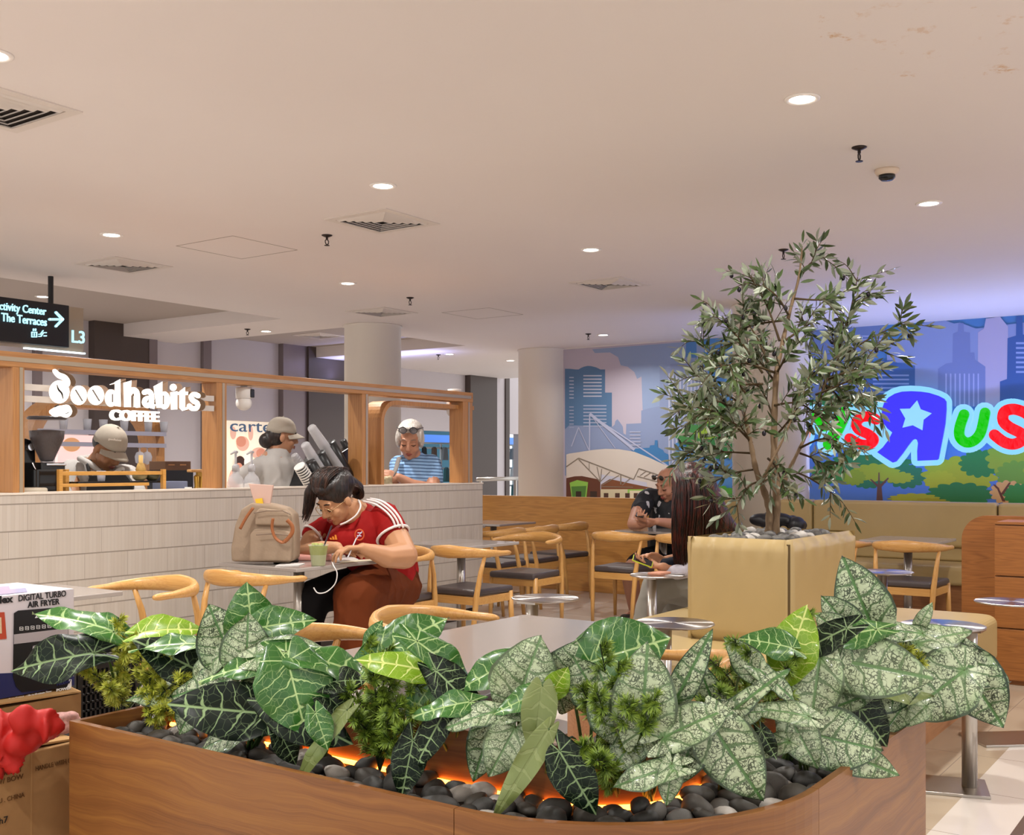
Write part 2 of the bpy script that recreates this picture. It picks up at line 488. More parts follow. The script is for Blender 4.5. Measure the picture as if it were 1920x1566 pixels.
VN = [(717, 415, 'square louvred ceiling vent directly behind a downlight, largest one fully in view'), (232, 497, 'square louvred ceiling vent above the black direction sign'),
      (1143, 532, 'flat looking square ceiling vent left of the tree top'), (-12, 200, 'square louvred ceiling vent cut by the left picture edge'),
      (716, 585, 'small far ceiling vent just in front of the left round column'), (600, 629, 'far dark ceiling vent inside the second raised tray'), (785, 650, 'farthest ceiling vent, right behind the left round column')]
fv = None
for i, (x, y, lb) in enumerate(VN):
    z = ZR if i >= 5 else H
    p = GZ(x, y, z)
    if fv is None: fv = make_vent(); o = fv
    else: o = dup(fv, (0, 0, 0))
    o.location = (p.x, p.y, z); o['label'] = lb; o['group'] = 'square air vents in the ceiling'
# sprinklers -----------------------------------------------------------
sp_m = mat('sprinkler_metal', '#3A3230', .4, metal=.8)
def make_sprinkler():
    t = thing('fire_sprinkler', 'x', 'sprinkler')
    obj('escutcheon', MB().lathe([(.036, 0), (.036, -.004), (.015, -.014), (.0001, -.014)], 20), sp_m, t, smooth=True)
    f = MB().tube([(.0, 0, -.012), (.0, 0, -.03)], .008, 8)
    for sgn in (-1, 1): f.tube([(0, 0, -.026), (.016 * sgn, 0, -.04), (.014 * sgn, 0, -.055), (0, 0, -.068)], .0035, 6)
    obj('sprinkler_frame', f, sp_m, t); obj('deflector', MB().lathe([(.0001, -.066), (.018, -.068), (.018, -.071), (.0001, -.071)], 12), sp_m, t)
    return t
SPK = [(1611, 276, 'brass fire sprinkler hanging beside the black dome sensor'), (613, 441, 'fire sprinkler left of the largest square ceiling vent'), (769, 558, 'fire sprinkler between the left column and the tree side vent'),
       (1469, 468, 'fire sprinkler just left of the tree top'), (1103, 626, 'fire sprinkler over the left end of the mural'), (464, 617, 'small fire sprinkler on the strip next to the raised tray'), (822, 665, 'smallest fire sprinkler between the two round columns')]
fs = None
for (x, y, lb) in SPK:
    p = GZ(x, y, H)
    if fs is None: fs = make_sprinkler(); o = fs
    else: o = dup(fs, (0, 0, 0))
    o.location = (p.x, p.y, H); o['label'] = lb; o['group'] = 'fire sprinklers on the ceiling'
# dome sensor
p = GZ(1663, 318, H)
t = thing('smoke_sensor', 'round white ceiling sensor with a black underside beside a sprinkler', 'smoke detector', (p.x, p.y, H))
obj('sensor_base', MB().lathe([(.062, 0), (.062, -.012), (.05, -.03), (.0001, -.03)], 32), mat('sensor_cream', '#D9C4B0', .5), t, smooth=True)
obj('sensor_eye', MB().lathe([(.042, -.03), (.042, -.045), (.03, -.056), (.0001, -.058)], 28), mat('sensor_black', '#15191C', .2), t, smooth=True)
# access hatch lines
hm = mat('hatch_line', '#8A7A6C', .8)
for (x, y, nm) in [(445, 465, 'ceiling access hatch left of the largest vent'), (905, 588, 'far ceiling access hatch in front of the columns')]:
    p = GZ(x, y, H); S = .3; q = MB()
    for (a, b, c, d) in ((-S, -S, S, -S + .006), (-S, S - .006, S, S), (-S, -S, -S + .006, S), (S - .006, -S, S, S)): q.box((p.x + a, p.y + b, H - .001), (p.x + c, p.y + d, H + .002))
    obj('access_hatch', q, hm, label=nm, cat='ceiling hatch')
# ================================================================ mural (flat printed wallpaper on the wall X = 12.3)
mm = {}
mural_mats = []
def mi(c):
    if c not in mm:
        mm[c] = len(mural_mats); mural_mats.append(mat('mural_ink_' + c[1:], c, .55))
    return mm[c]
MU = MB(); lay = [0]
def poly(c, pts, S=1, ox=0, oy=0):
    """printed patch: outline given in photo pixels, laid on the wall plane, each layer 1 mm proud of the last"""
    lay[0] += 1; X = XM - .004 - .00012 * lay[0]
    MU.m(mi(c))
    P3 = [GX(ox + a / S, oy + b / S, X) for a, b in pts]
    bm = [tuple(p) for p in P3]
    from mathutils.geometry import tessellate_polygon
    tris = tessellate_polygon([[Vector((p[1], p[2], 0)) for p in bm]])
    MU.add(P3, [list(t) for t in tris])
def A(c, pts): poly(c, pts, 3.915, 860, 560)
def B_(c, pts): poly(c, pts, 2.667, 1200, 440)
def rectA(c, x0, y0, x1, y1): A(c, [(x0, y0), (x1, y0), (x1, y1), (x0, y1)])
def rectB(c, x0, y0, x1, y1): B_(c, [(x0, y0), (x1, y0), (x1, y1), (x0, y1)])
# ground colour, wall corner to far outside the frame
poly('#B8AEBB', [(1040, 657), (1300, 637.5), (1300, 1000), (1040, 1000)])
poly('#4E86BE', [(1300, 637.5), (2300, 556.5), (2300, 1000), (1300, 1000)])
A('#8C9DBD', [(980, 372), (1800, 308), (1800, 900), (1475, 900), (1350, 815), (1342, 572), (1310, 590), (1290, 540), (1240, 500), (1190, 490), (1170, 430), (1110, 395), (1000, 400)])
A('#55779C', [(812, 515), (860, 520), (880, 520), (900, 508), (920, 500), (945, 494), (970, 495), (1010, 505), (1040, 520), (1075, 520), (1075, 690), (1125, 690), (1125, 960), (780, 960), (780, 515)])
A('#8593B4', [(780, 960), (812, 930), (1130, 940), (1145, 925), (1150, 900), (1165, 885), (1185, 910), (1205, 940), (1210, 990), (1228, 1000), (1230, 920), (1340, 915), (1340, 822), (1400, 805), (1475, 790), (1475, 510), (1550, 508), (1552, 480), (1610, 475), (1612, 442), (1665, 432), (1668, 320), (1745, 314), (1748, 500), (1830, 520), (1830, 1300), (780, 1300)])
A('#4E7FB4', [(1668, 320), (1745, 314), (1748, 435), (1668, 432)])
for k in range(11): rectA('#B7BCD0', 1540 + k * 27, 548, 1550 + k * 27, 900 + (k < 4) * 340)
for k in range(7): rectA('#B9BDCF', 915, 562 + k * 25, 1050, 571 + k * 25)
for k in range(7): rectA('#A6AFC9', 915, 782 + k * 25, 1085, 790 + k * 25)
for k in range(7): rectA('#A6AFC9', 812, 575 + k * 25, 845, 584 + k * 25); rectA('#9AA5C2', 812, 792 + k * 25, 845, 800 + k * 25)
for k in range(6): rectA('#A9AEC6', 1255, 975 + k * 24, 1335, 984 + k * 24)
A('#3F78AC', [(1270, 1110), (1300, 1100), (1400, 1095), (1405, 1078), (1438, 1075), (1440, 1040), (1460, 1040), (1462, 1092), (1500, 1112), (1510, 1130), (1540, 1145), (1542, 1260), (1270, 1260)])
A('#4180BC', [(1592, 1062), (1640, 1045), (1700, 1010), (1830, 1010), (1830, 1300), (1592, 1300)])
for i in range(3):
    for j in range(4): rectA('#7FA6D2', 1632 + i * 55, 1090 + j * 58, 1662 + i * 55, 1118 + j * 58)
def lineA(c, x0, y0, x1, y1, w_):
    d = math.hypot(x1 - x0, y1 - y0); nx, ny = -(y1 - y0) / d * w_ / 2, (x1 - x0) / d * w_ / 2
    A(c, [(x0 + nx, y0 + ny), (x1 + nx, y1 + ny), (x1 - nx, y1 - ny), (x0 - nx, y0 - ny)])
for l in [(880, 945, 828, 1085, 7), (880, 945, 955, 1110, 7), (962, 845, 960, 1120, 9), (962, 845, 1290, 1110, 20), (990, 880, 1150, 1100, 6), (962, 850, 1560, 1245, 10)]: lineA('#AEB3CC', *l)
A('#CFC5BA', [(790, 1145), (812, 1138), (980, 1112), (1080, 1103), (1180, 1106), (1290, 1125), (1400, 1168), (1500, 1215), (1590, 1250), (1800, 1330), (1800, 1480), (790, 1480)])
A('#BFC0CF', [(1040, 1290), (1280, 1330), (1380, 1350), (1400, 1480), (1040, 1480)])
A('#5E3423', [(790, 1318), (850, 1305), (905, 1303), (1040, 1330), (1042, 1480), (790, 1480)])
A('#86B84A', [(815, 1352), (870, 1332), (950, 1348), (935, 1480), (832, 1480)]); A('#4C7A33', [(826, 1380), (938, 1375), (925, 1480), (838, 1480)])
rectA('#33251B', 860, 1415, 900, 1480); rectA('#33251B', 965, 1415, 1015, 1480)
A('#7A4A2E', [(1045, 1365), (1110, 1325), (1250, 1355), (1420, 1390), (1400, 1408), (1045, 1405)])
rectA('#C9BD9C', 1042, 1400, 1240, 1480); rectA('#8FBF55', 1240, 1400, 1400, 1480); rectA('#D9CDAE', 1255, 1410, 1350, 1480)
for x in (1065, 1148, 1222, 1285): rectA('#4A3026', x, 1428, x + 34, 1480)
for l in [(790, 1235, 880, 1172, 9), (880, 1172, 1285, 1328, 9), (812, 1225, 812, 1225.1, 2), (880, 1180, 1040, 1345, 7), (958, 1205, 958, 1260, 5), (1040, 1345, 1015, 1235, 6), (1040, 1345, 1050, 1250, 6), (1040, 1345, 1110, 1270, 6), (1050, 1370, 1178, 1298, 6), (1190, 1295, 1190, 1365, 9), (1200, 1370, 1260, 1320, 6), (1285, 1325, 1322, 1248, 6), (1322, 1248, 1480, 1300, 8), (1310, 1305, 1480, 1350, 7), (1330, 1300, 1380, 1265, 5), (1360, 1310, 1415, 1275, 5), (1420, 1335, 1425, 1290, 5), (1048, 1380, 1280, 1385, 5)]: lineA('#83786A', *l)
# right of the third column
B_('#8C9DC8', [(1235, 570), (1260, 545), (1300, 528), (1340, 525), (1368, 530), (1372, 495), (1390, 460), (1430, 435), (1480, 428), (1530, 430), (1570, 445), (1600, 440), (1680, 470), (2400, 380), (2400, 880), (1235, 880)])
B_('#4B78AE', [(1235, 640), (1340, 640), (1340, 900), (600, 900), (600, 640)])
B_('#7088B8', [(830, 478), (1210, 445), (1225, 470), (1225, 580), (1120, 600), (1120, 900), (830, 900)])
for k in range(4): rectB('#A9B4D8', 1030, 505 + k * 17, 1215, 511 + k * 17)
B_('#4168A2', [(1118, 645), (1210, 640), (1212, 628), (1262, 628), (1290, 642), (1375, 655), (1375, 880), (1118, 880)])
for k in range(6): rectB('#8FA6D6', 1165, 700 + k * 21, 1345, 708 + k * 21)
B_('#B4B0CC', [(1690, 490), (1720, 470), (1730, 420), (1800, 410), (1840, 460), (1845, 880), (1690, 880)])
B_('#7A8ABA', [(1490, 672), (1530, 645), (1562, 640), (1565, 495), (1590, 485), (1592, 442), (1618, 442), (1620, 485), (1650, 490), (1652, 590), (1672, 590), (1675, 625), (1698, 640), (1727, 660), (1727, 880), (1490, 880)])
for k in range(8): rectB('#A9B2DA', 1527 + k * 23, 695, 1534 + k * 23, 860)
B_('#3F639F', [(1800, 735), (1835, 722), (1838, 518), (1880, 505), (1882, 408), (1912, 408), (1915, 500), (2060, 500), (2060, 880), (1800, 880)])
for k in range(7): rectB('#8FA6D6', 1880, 538 + k * 24, 2040, 548 + k * 24)
B_('#5680C6', [(600, 860), (2400, 860), (2400, 1400), (600, 1400)])
def bush(c, cx, cy, rx, ry, n=13, amp=.14, ph=0):
    pts = []
    for i in range(n * 6):
        a = 2 * PI * i / (n * 6); r = 1 - amp + amp * abs(math.sin(n * a / 2 + ph)) * 1.3
        pts.append((cx + rx * r * math.cos(a), cy + ry * r * math.sin(a)))
    B_(c, pts)
for b in [('#3F8A4E', 1010, 860, 200, 60), ('#3E8A3C', 380, 930, 110, 110), ('#8FB233', 330, 945, 45, 30), ('#3C8040', 330, 1010, 150, 70), ('#2F7A3E', 400, 1060, 100, 60), ('#8FB233', 330, 995, 60, 28), ('#4F9A35', 390, 1300, 90, 45), ('#A8B82A', 375, 1285, 45, 25), ('#3C8040', 430, 1325, 80, 30),
          ('#357F48', 1160, 1150, 210, 70), ('#3D8A3F', 950, 1190, 90, 60), ('#2E7A50', 1330, 1210, 100, 60), ('#2E7A50', 1140, 1230, 90, 40), ('#A3B02B', 1180, 1190, 120, 45), ('#8FA52C', 1070, 1215, 60, 40), ('#A3B02B', 1290, 1215, 80, 30)]: bush(*b)
B_('#6B4A3C', [(1182, 1330), (1186, 1262), (1150, 1225), (1156, 1222), (1190, 1250), (1192, 1190), (1198, 1190), (1200, 1250), (1240, 1215), (1245, 1220), (1208, 1262), (1214, 1330)])
for b in [('#A6AE22', 1600, 1200, 190, 90), ('#AFB424', 1500, 1230, 80, 50), ('#2F7F3C', 1700, 1145, 105, 70), ('#8FA52C', 1850, 1120, 120, 90), ('#6F9A33', 1880, 1200, 100, 70), ('#2E7B3C', 1600, 1300, 170, 60), ('#D9A866', 1840, 1290, 90, 60), ('#3A8A3C', 1895, 1300, 80, 55), ('#B0B02C', 1370, 1322, 130, 28), ('#A8A024', 1450, 1340, 100, 22), ('#8FA52C', 2100, 1180, 180, 120), ('#2E7B3C', 2150, 1300, 200, 70)]: bush(*b)
for p in [(1820, 1335, 1790, 1270), (1790, 1270, 1770, 1250), (1810, 1300, 1850, 1240)]:
    x0, y0, x1, y1 = p; B_('#6B3A22', [(x0 - 8, y0), (x1 - 5, y1), (x1 + 5, y1), (x0 + 8, y0)])
MU.v = [p for p in MU.v]
# clip nothing: everything above the ceiling line was traced below it
o = obj('wall_mural_print', MU, mural_mats, label='printed city skyline wallpaper with towers, clouds, a domed stadium and cartoon trees', cat='wall mural')

# ---------------------------------------------------------------- lit toy shop sign
def SG(a, b, X): return GX(1500 + a / 4.571, 680 + b / 4.571, X)
def face_mat(n, c, e, es):
    m_ = mat(n, c, .35, em=e, ems=es); m_.node_tree.nodes['Principled BSDF'].inputs['Base Color'].default_value = tuple(v * .25 for v in lin(c)[:3]) + (1,)
    return m_
halo = face_mat('sign_halo_face', '#9ADCF8', '#8FD0F6', .68)
sred = face_mat('sign_red_face', '#FF2030', '#FF1420', .62); sgrn = face_mat('sign_green_face', '#20D010', '#14D205', .55)
sblu = face_mat('sign_blue_face', '#4038FF', '#3A30FF', .68); sora = face_mat('sign_orange_face', '#FF8A20', '#FF7A10', .65); sside = mat('sign_side', '#6FB6DA', .4)
SIGN = thing('toy_shop_sign', 'large glowing shop sign reading TOYS R US in coloured letters on pale blue', 'shop sign', tuple(SG(900, 900, XM - .1)))
def strokes(pts, wd, X, d, mb):
    for pl in stroke2(pts, wd, 14): mb.prism([SG(a, b, X) for a, b in pl], (-d, 0, 0))
    return mb
Rp = [(800, 857), (735, 815), (668, 768), (715, 728), (760, 670), (797, 600), (755, 565), (722, 520), (707, 460), (709, 400), (728, 345), (765, 300), (820, 267), (880, 250), (960, 246), (1040, 250), (1110, 260), (1190, 285), (1240, 310), (1258, 335), (1259, 400), (1250, 520), (1232, 620), (1212, 720), (1192, 825), (1180, 835), (1012, 842), (1010, 760), (1017, 690), (1008, 662), (990, 655), (970, 665), (930, 715), (885, 780), (830, 848)]
star = [(1005, 325), (1035, 400), (1130, 435), (1060, 490), (1050, 580), (968, 537), (880, 558), (905, 480), (857, 397), (945, 395)]
Up_ = catmull([(1410, 445, 0), (1372, 560, 0), (1375, 640, 0), (1430, 685, 0), (1500, 665, 0), (1555, 590, 0), (1590, 430, 0)], 5); Up_ = [(p.x, p.y) for p in Up_]
Ss = catmull([(655, 490, 0), (610, 465, 0), (530, 470, 0), (487, 520, 0), (510, 575, 0), (590, 615, 0), (635, 660, 0), (600, 700, 0), (520, 700, 0), (430, 650, 0)], 5); Ss = [(p.x, p.y) for p in Ss]
Sb = catmull([(1985, 470, 0), (1920, 425, 0), (1830, 400, 0), (1755, 425, 0), (1745, 500, 0), (1800, 555, 0), (1900, 610, 0), (1900, 670, 0), (1830, 700, 0), (1750, 680, 0), (1670, 620, 0)], 5); Sb = [(p.x, p.y) for p in Sb]
Yp = [[(160, 450), (215, 540)], [(390, 430), (330, 560), (255, 700)]]
Op = [(-60 + 105 * math.cos(a), 600 + 105 * math.sin(a)) for a in [i * PI / 9 for i in range(19)]]
BX = XM - .10
b = MB()
for i in range(len(Rp)):
    for pl in stroke2([Rp[i], Rp[(i + 1) % len(Rp)]], 92, 12): b.prism([SG(a, c, BX) for a, c in pl], (-.06, 0, 0))
for path, wd in ((Up_, 175), (Ss, 175), (Sb, 180), (Yp[0], 190), (Yp[1], 190), (Op, 170)): strokes(path, wd, BX, .06, b)
b.prism([SG(a, c, BX) for a, c in [(720, 300), (1200, 300), (1200, 800), (1000, 700), (800, 820), (760, 600)]], (-.06, 0, 0))
b.prism([SG(a, c, BX) for a, c in [(640, 480), (800, 480), (800, 700), (640, 720)]], (-.06, 0, 0))
obj('backing_panel', b, halo, SIGN, world=True)
def letter(nm, mb, m): obj(nm, mb, m, SIGN, world=True)
FXx = BX - .06
from mathutils.geometry import tessellate_polygon
def solid(pts, X, d):
    P = [SG(a, c, X) for a, c in pts]; mb = MB()
    tr = tessellate_polygon([[Vector((p.y, p.z, 0)) for p in P]]); n = len(P)
    mb.add(P + [p + Vector((-d, 0, 0)) for p in P], [list(t) for t in tr] + [[i + n for i in reversed(t)] for t in tr] + [[i, (i + 1) % n, (i + 1) % n + n, i + n] for i in range(n)])
    return mb
letter('letter_r', solid(Rp, FXx, .03), sblu); letter('star', solid(star, FXx - .03, .012), halo)
letter('letter_u', strokes(Up_, 88, FXx, .03, MB()), sgrn); letter('letter_s', strokes(Ss, 88, FXx, .03, MB()), sred)
letter('letter_s', strokes(Sb, 95, FXx, .03, MB()), sred)
ym = MB(); [strokes(q, 105, FXx, .03, ym) for q in Yp]; letter('letter_y', ym, sgrn); letter('letter_o', strokes(Op, 95, FXx, .03, MB()), sora)
# blue strip light hidden behind the bench back, washing the wall and the ceiling strip
lamp_area('bench_back_strip_light', (11.25, 1.0, .98), 6.5, 75, (.35, .45, 1.0), rot=(PI, 0, PI / 2), shape='RECTANGLE', size_y=.06)
lamp_area('shopfront_blue_strip_light', (11.6, 10.3, 2.6), .06, 10, (.4, .45, 1.0), rot=(PI, 0, 0), shape='RECTANGLE', size_y=2.0)

# ================================================================ far shops
glass = mat('clear_glass', '#FFFFFF', .02, trans=1.0, ior=1.02)
# shop with the children poster
def fxp(px, Y): return GY(px, 700, Y).x
Yp_ = YS + .12
t = thing('shopfront_poster', 'backlit baby clothes shop poster reading carters behind the coffee counter', 'poster', (fxp(460, Yp_), Yp_, 0))
obj('poster_sheet', MB().box((fxp(391, Yp_), Yp_, .1), (fxp(524, Yp_), Yp_ + .04, 2.06)), mat('poster_cream', '#EFE2CF', .4, em='#FFE9CF', ems=.5), t, world=True)
q = MB()
def PE(c, px, py, rx, ry, k):
    s_ = sx(px, Y=Yp_) / FPX; ctr = GY(px, py, Yp_ - .004 * k)
    q.m(c).prism([ctr + Vector((math.cos(a) * rx * s_ * 1.2, 0, math.sin(a) * ry * s_)) for a in [i * PI / 10 for i in range(20)]], (0, -.003, 0))
for i, a in enumerate([(0, 455, 832, 13, 14), (1, 452, 828, 10, 10), (0, 486, 850, 16, 11), (1, 489, 850, 9, 9), (2, 450, 870, 11, 15), (1, 448, 876, 7, 8), (3, 466, 868, 9, 16), (0, 437, 812, 6, 12), (0, 470, 812, 5, 14), (0, 440, 900, 12, 22), (3, 478, 895, 16, 14)]): PE(a[0], a[1], a[2], a[3], a[4], i + 1)
obj('poster_picture', q, [mat('poster_pink', '#EBB8A2', .5, em='#EBB8A2', ems=.35), mat('poster_skin', '#E0957A', .5, em='#E0957A', ems=.3), mat('poster_brown', '#4A2A20', .5), mat('poster_pale', '#F6EFE6', .5, em='#FFF6EA', ems=.4)], t, world=True)
oo = GY(431, 809, Yp_ - .03)
obj('poster_lettering', text_mb("carter's", oo, (1, 0, 0), (0, 0, 1), height=.17, width=(fxp(540, Yp_) - oo.x), depth=.01), mat('poster_blue', '#5C7FA8', .5), t, world=True)
# lit toy shop seen through the right hand frame
def shop(x0, x1, tag_):
    a, b_ = fxp(x0, YS), fxp(x1, YS)
    return a, b_
a, b_ = fxp(700, YS), fxp(1000, YS)
struct('wall_shop_back', MB().box((a, 14.8, 0), (b_ + 3, 14.9, 2.6)), mat('shop_teal', '#2F6F86', .5))
struct('ceiling_shop', MB().box((a, YS + .2, 2.35), (b_ + 3, 14.8, 2.4)), white_plain)
t = thing('strip_lights', 'rows of cyan white tube lights glowing inside the far shop', 'strip light', (a + 1, 12.5, 2.1), group='far shop lights')
tl = mat('tube_light', '#E8FFFF', .3, em='#BFFBFF', ems=3)
for (z, Y) in ((2.14, 12.4), (2.08, 13.4)):
    for k in range(6):
        x = a + .3 + k * 1.15; obj('suspension_rod', MB().tube([(x + .5, Y, z), (x + .5, Y, 2.348)], .006, 5), white_plain, t, world=True); obj('light_tube', MB().tube([(x, Y, z), (x + 1.0, Y, z)], .022, 8), tl, t, world=True)
t = thing('display_rack', 'white wire display rack full of hanging goods inside the far shop', 'shop rack', (a + 1.5, 12.2, 0))
wm = mat('rack_white', '#D9E2E4', .4)
q = MB()
for k in range(9): x = a + .3 + k * .75; q.box((x, 12.2, 0), (x + .03, 12.23, 1.72))
for z in (1.72, 1.635, 1.275, .935, .595, .2): q.box((a, 12.2, z), (b_ + 2, 12.23, z + .03))
obj('rack_frame', q, wm, t, world=True)
obj('header_board', MB().box((a, 12.6, 1.74), (b_ + 2, 12.64, 1.9)), mat('header_blue', '#6E9CF0', .4, em='#5E90F8', ems=.5), t, world=True)
gm = [mat('goods_%s' % n_, c, .6) for n_, c in (('grey', '#8F979C'), ('brown', '#6B5A50'), ('teal', '#3C6C73'), ('white', '#D6DADA'), ('dark', '#2B3236'))]
k = 0
for row, z in enumerate((1.64, 1.28, .94, .60)):
    for i in range(17):
        x = a + .25 + i * .30 + rnd.uniform(-.03, .03); w_ = rnd.uniform(.08, .16); h_ = rnd.uniform(.18, .3); k += 1
        mb = MB().prism([(x - w_ * .4, 12.15, z), (x, 12.15, z + .03), (x + w_ * .4, 12.15, z), (x + w_ * .6, 12.15, z - h_), (x - w_ * .6, 12.15, z - h_)], (0, .05, 0))
        obj('hanging_goods', mb, gm[rnd.randrange(5)], label='small blurred item hanging on the wire rack in the far shop', cat='merchandise', group='goods hanging in the far shop')
# railing before the void
t = thing('glass_railing', 'glass balustrade with a steel handrail between the counter end and the second column', 'railing', (GY(935, 897, 9.6).x, 9.6, 0))
xa_, xb_ = GY(893, 897, 9.6).x, GY(1000, 897, 9.6).x
steel = mat('brushed_steel', '#B9B4AE', .28, metal=1.0)
obj('handrail', MB().tube([(xa_, 9.6, 1.14), (xb_, 9.6, 1.14)], .03, 12), steel, t, world=True, smooth=True)
obj('glass_panel', MB().box((xa_, 9.595, .1), (xb_, 9.61, 1.08)), glass, t, world=True)
for k in range(3): x = xa_ + .1 + k * .9; obj('post', MB().box((x, 9.59, 0), (x + .03, 9.62, 1.12)), steel, t, world=True)

# ================================================================ hanging direction sign
SY = 8.2
blk = mat('sign_black', '#1D1A1C', .35); cyan = mat('sign_lettering', '#D8F6FF', .3, em='#A9EEFF', ems=.7)
p0 = GY(130, 573, SY)
t = thing('hanging_sign', 'black hanging direction sign with cyan lettering and an arrow, dangling from the ceiling', 'sign', (p0.x - .6, SY, 2.33))
zt, zb = p0.z, GY(130, 652, SY).z
obj('sign_box', MB().box((p0.x - 2.2, SY, zb), (p0.x, SY + .12, zt)), blk, t, world=True, bevel=.006)
obj('glass_tab', MB().box((p0.x - 1.9, SY + .05, zb - .03), (GY(163, 600, SY).x, SY + .065, zt)), mat('tab_glass', '#BBA78E', .1, alpha=.55), t, world=True)
obj('glowing_edge', MB().box((GY(50, 650, SY).x, SY + .02, zb - .04), (GY(163, 600, SY).x, SY + .05, zb - .028)), mat('edge_glow', '#FFFFFF', .3, em='#CFEFFF', ems=1.5), t, world=True)
for px in (103, -60):
    x = GY(px, 520, SY).x; obj('hanging_rod', MB().tube([(x, SY + .06, zt), (x, SY + .06, H)], .022, 10), blk, t, world=True)
def txt(body, xr, yb, h, wd, nm='lettering'):
    r = GY(xr, yb, SY - .012); obj(nm, text_mb(body, (r.x - wd, r.y, r.z), (1, 0, 0), (0, 0, 1), width=wd, height=h, depth=.01, bold=.012), cyan, t, world=True)
mpp = sx(80, Y=SY) / FPX
wx = lambda x0, x1: (GY(x1, 600, SY).x - GY(x0, 600, SY).x)
txt('Activity Center', 86, 596, .083, wx(-13, 86)); txt('The Terraces', 87, 612, .067, wx(2, 87))
txt('L3', 158, 645, .105, wx(134, 158))
ar = MB()
for pl in stroke2([(92, 599), (116, 599)], 4.5, 8) + stroke2([(104, 586), (117, 599), (104, 612)], 4.5, 8): ar.prism([GY(a, b, SY - .002) for a, b in pl], (0, -.01, 0))
obj('arrow', ar, cyan, t, world=True)
ic = MB()
for pl in stroke2([(59, 623), (59, 632), (68, 632), (68, 623), (59, 623)], 1.6, 6) + stroke2([(62, 620), (62, 617)], 2, 6) + stroke2([(66, 617), (66, 620)], 2, 6) + stroke2([(63.5, 625), (63.5, 630)], 1.4, 6) + stroke2([(72, 631), (76, 631), (81, 624), (86, 624)], 1.8, 6) + stroke2([(72, 627), (75, 627), (80, 620)], 1.6, 6) + stroke2([(82, 630), (86, 630)], 2.2, 6):
    ic.prism([GY(a, b, SY - .002) for a, b in pl], (0, -.01, 0))
obj('pictograms', ic, cyan, t, world=True)

# ================================================================ coffee kiosk
def tile_mat():
    t = NT('ribbed_tiles'); co = t.coord('Object'); x, y, z = t.sep(co)
    zz = t.math('DIVIDE', t.math('ADD', z, 10.006), .1525)
    row = t.math('FLOOR', zz); fz = t.math('FRACT', zz)
    hl = t.math('LESS_THAN', fz, .05)
    xx = t.math('DIVIDE', t.math('ADD', t.math('ADD', x, 50.0), y), .0245); fxn = t.math('FRACT', xx); col_i = t.math('FLOOR', xx)
    vl = t.math('LESS_THAN', fxn, .12)
    big = t.math('LESS_THAN', t.math('FRACT', t.math('DIVIDE', t.math('ADD', t.math('ADD', x, 50.0), t.math('MULTIPLY', row, .18)), .294)), .012)
    rn = t.n('ShaderNodeTexWhiteNoise', noise_dimensions='2D'); t.put(rn.inputs[0], t.comb(col_i, row)); 
    base = t.mix(rn.outputs[0], lin('#B9ADA1'), lin('#C0B5AA'))
    col = t.mix(t.math('MULTIPLY', vl, .2), base, lin('#9C9085'))
    col = t.mix(t.math('MAXIMUM', hl, t.math('MULTIPLY', big, .6)), col, lin('#8F8479'))
    t.put(t.b.inputs['Base Color'], col); t.b.inputs['Roughness'].default_value = .35
    hgt = t.math('MULTIPLY', t.math('SUBTRACT', 1.0, t.math('MAXIMUM', hl, t.math('MULTIPLY', vl, .6))), 1.0)
    hgt = t.math('ADD', hgt, t.math('MULTIPLY', t.math('SINE', t.math('MULTIPLY', fxn, PI)), .5))
    t.bump(hgt, .3, .003)
    return t.m
TILE = tile_mat()
KY = 5.78; KX = 7.80; KZ = 1.194
t = thing('coffee_counter', 'long coffee bar counter faced with narrow ribbed grey beige tiles', 'counter', (5, KY, 0))
obj('tiled_front', MB().box((.4, KY, .1), (KX, KY + .16, KZ - .012)), TILE, t, world=True)
obj('counter_ledge', MB().box((.4, KY - .006, KZ - .012), (KX + .006, KY + .17, KZ)), mat('ledge_white', '#DDD0C2', .3), t, world=True, bevel=.002)
obj('plinth', MB().box((.4, KY + .03, 0), (KX - .03, KY + .15, .1)), mat('plinth_brown', '#3B322C', .5), t, world=True)
obj('work_top', MB().box((.4, KY + .17, 1.06), (6.0, KY + .75, 1.10)), mat('ledge_white', '#DDD0C2'), t, world=True)
obj('under_cabinet', MB().box((.4, KY + .2, 0), (6.0, KY + .72, 1.06)), mat('plinth_brown', '#3B322C'), t, world=True)
WOODX = wood('frame_wood_x', '#9C683A', '#B8834F', '#84532A', 'X', 1.2, contrast=.8); WOODZ = wood('frame_wood_z', '#9C683A', '#B8834F', '#84532A', 'Z', 1.2, contrast=.8)
alu = mat('channel_aluminium', '#B5A58F', .35, metal=.6)
FZ0, FZ1 = KZ, 1.985; FD = .15
fr = thing('counter_frame', 'open wooden frame with square posts and a grooved top beam standing on the tiled counter', 'frame', (5, KY + .02, KZ))
y0, y1 = KY + .02, KY + .02 + FD
xe = GY(887, 740, y0).x
obj('top_beam', MB().box((.5, y0, FZ1 - .085), (xe, y1, FZ1)), WOODX, fr, world=True, bevel=.003)
obj('light_channel', MB().box((.5, y0 - .004, FZ1 - .055), (xe - .03, y0 + .004, FZ1 - .03)), alu, fr, world=True)
for (pa, pb) in ((24, 46), (406, 425), (679, 691), (868, 886)):
    xa_, xb_ = GY(pa, 800, y0).x, GY(pb, 800, y0).x
    obj('post', MB().box((xa_, y0, FZ0), (xb_, y1, FZ1 - .085)), WOODZ, fr, world=True, bevel=.002)
    c = (xa_ + xb_) / 2 + .012; obj('light_channel', MB().box((c - .008, y0 - .004, FZ0), (c + .012, y0 + .004, FZ1 - .085)), alu, fr, world=True)
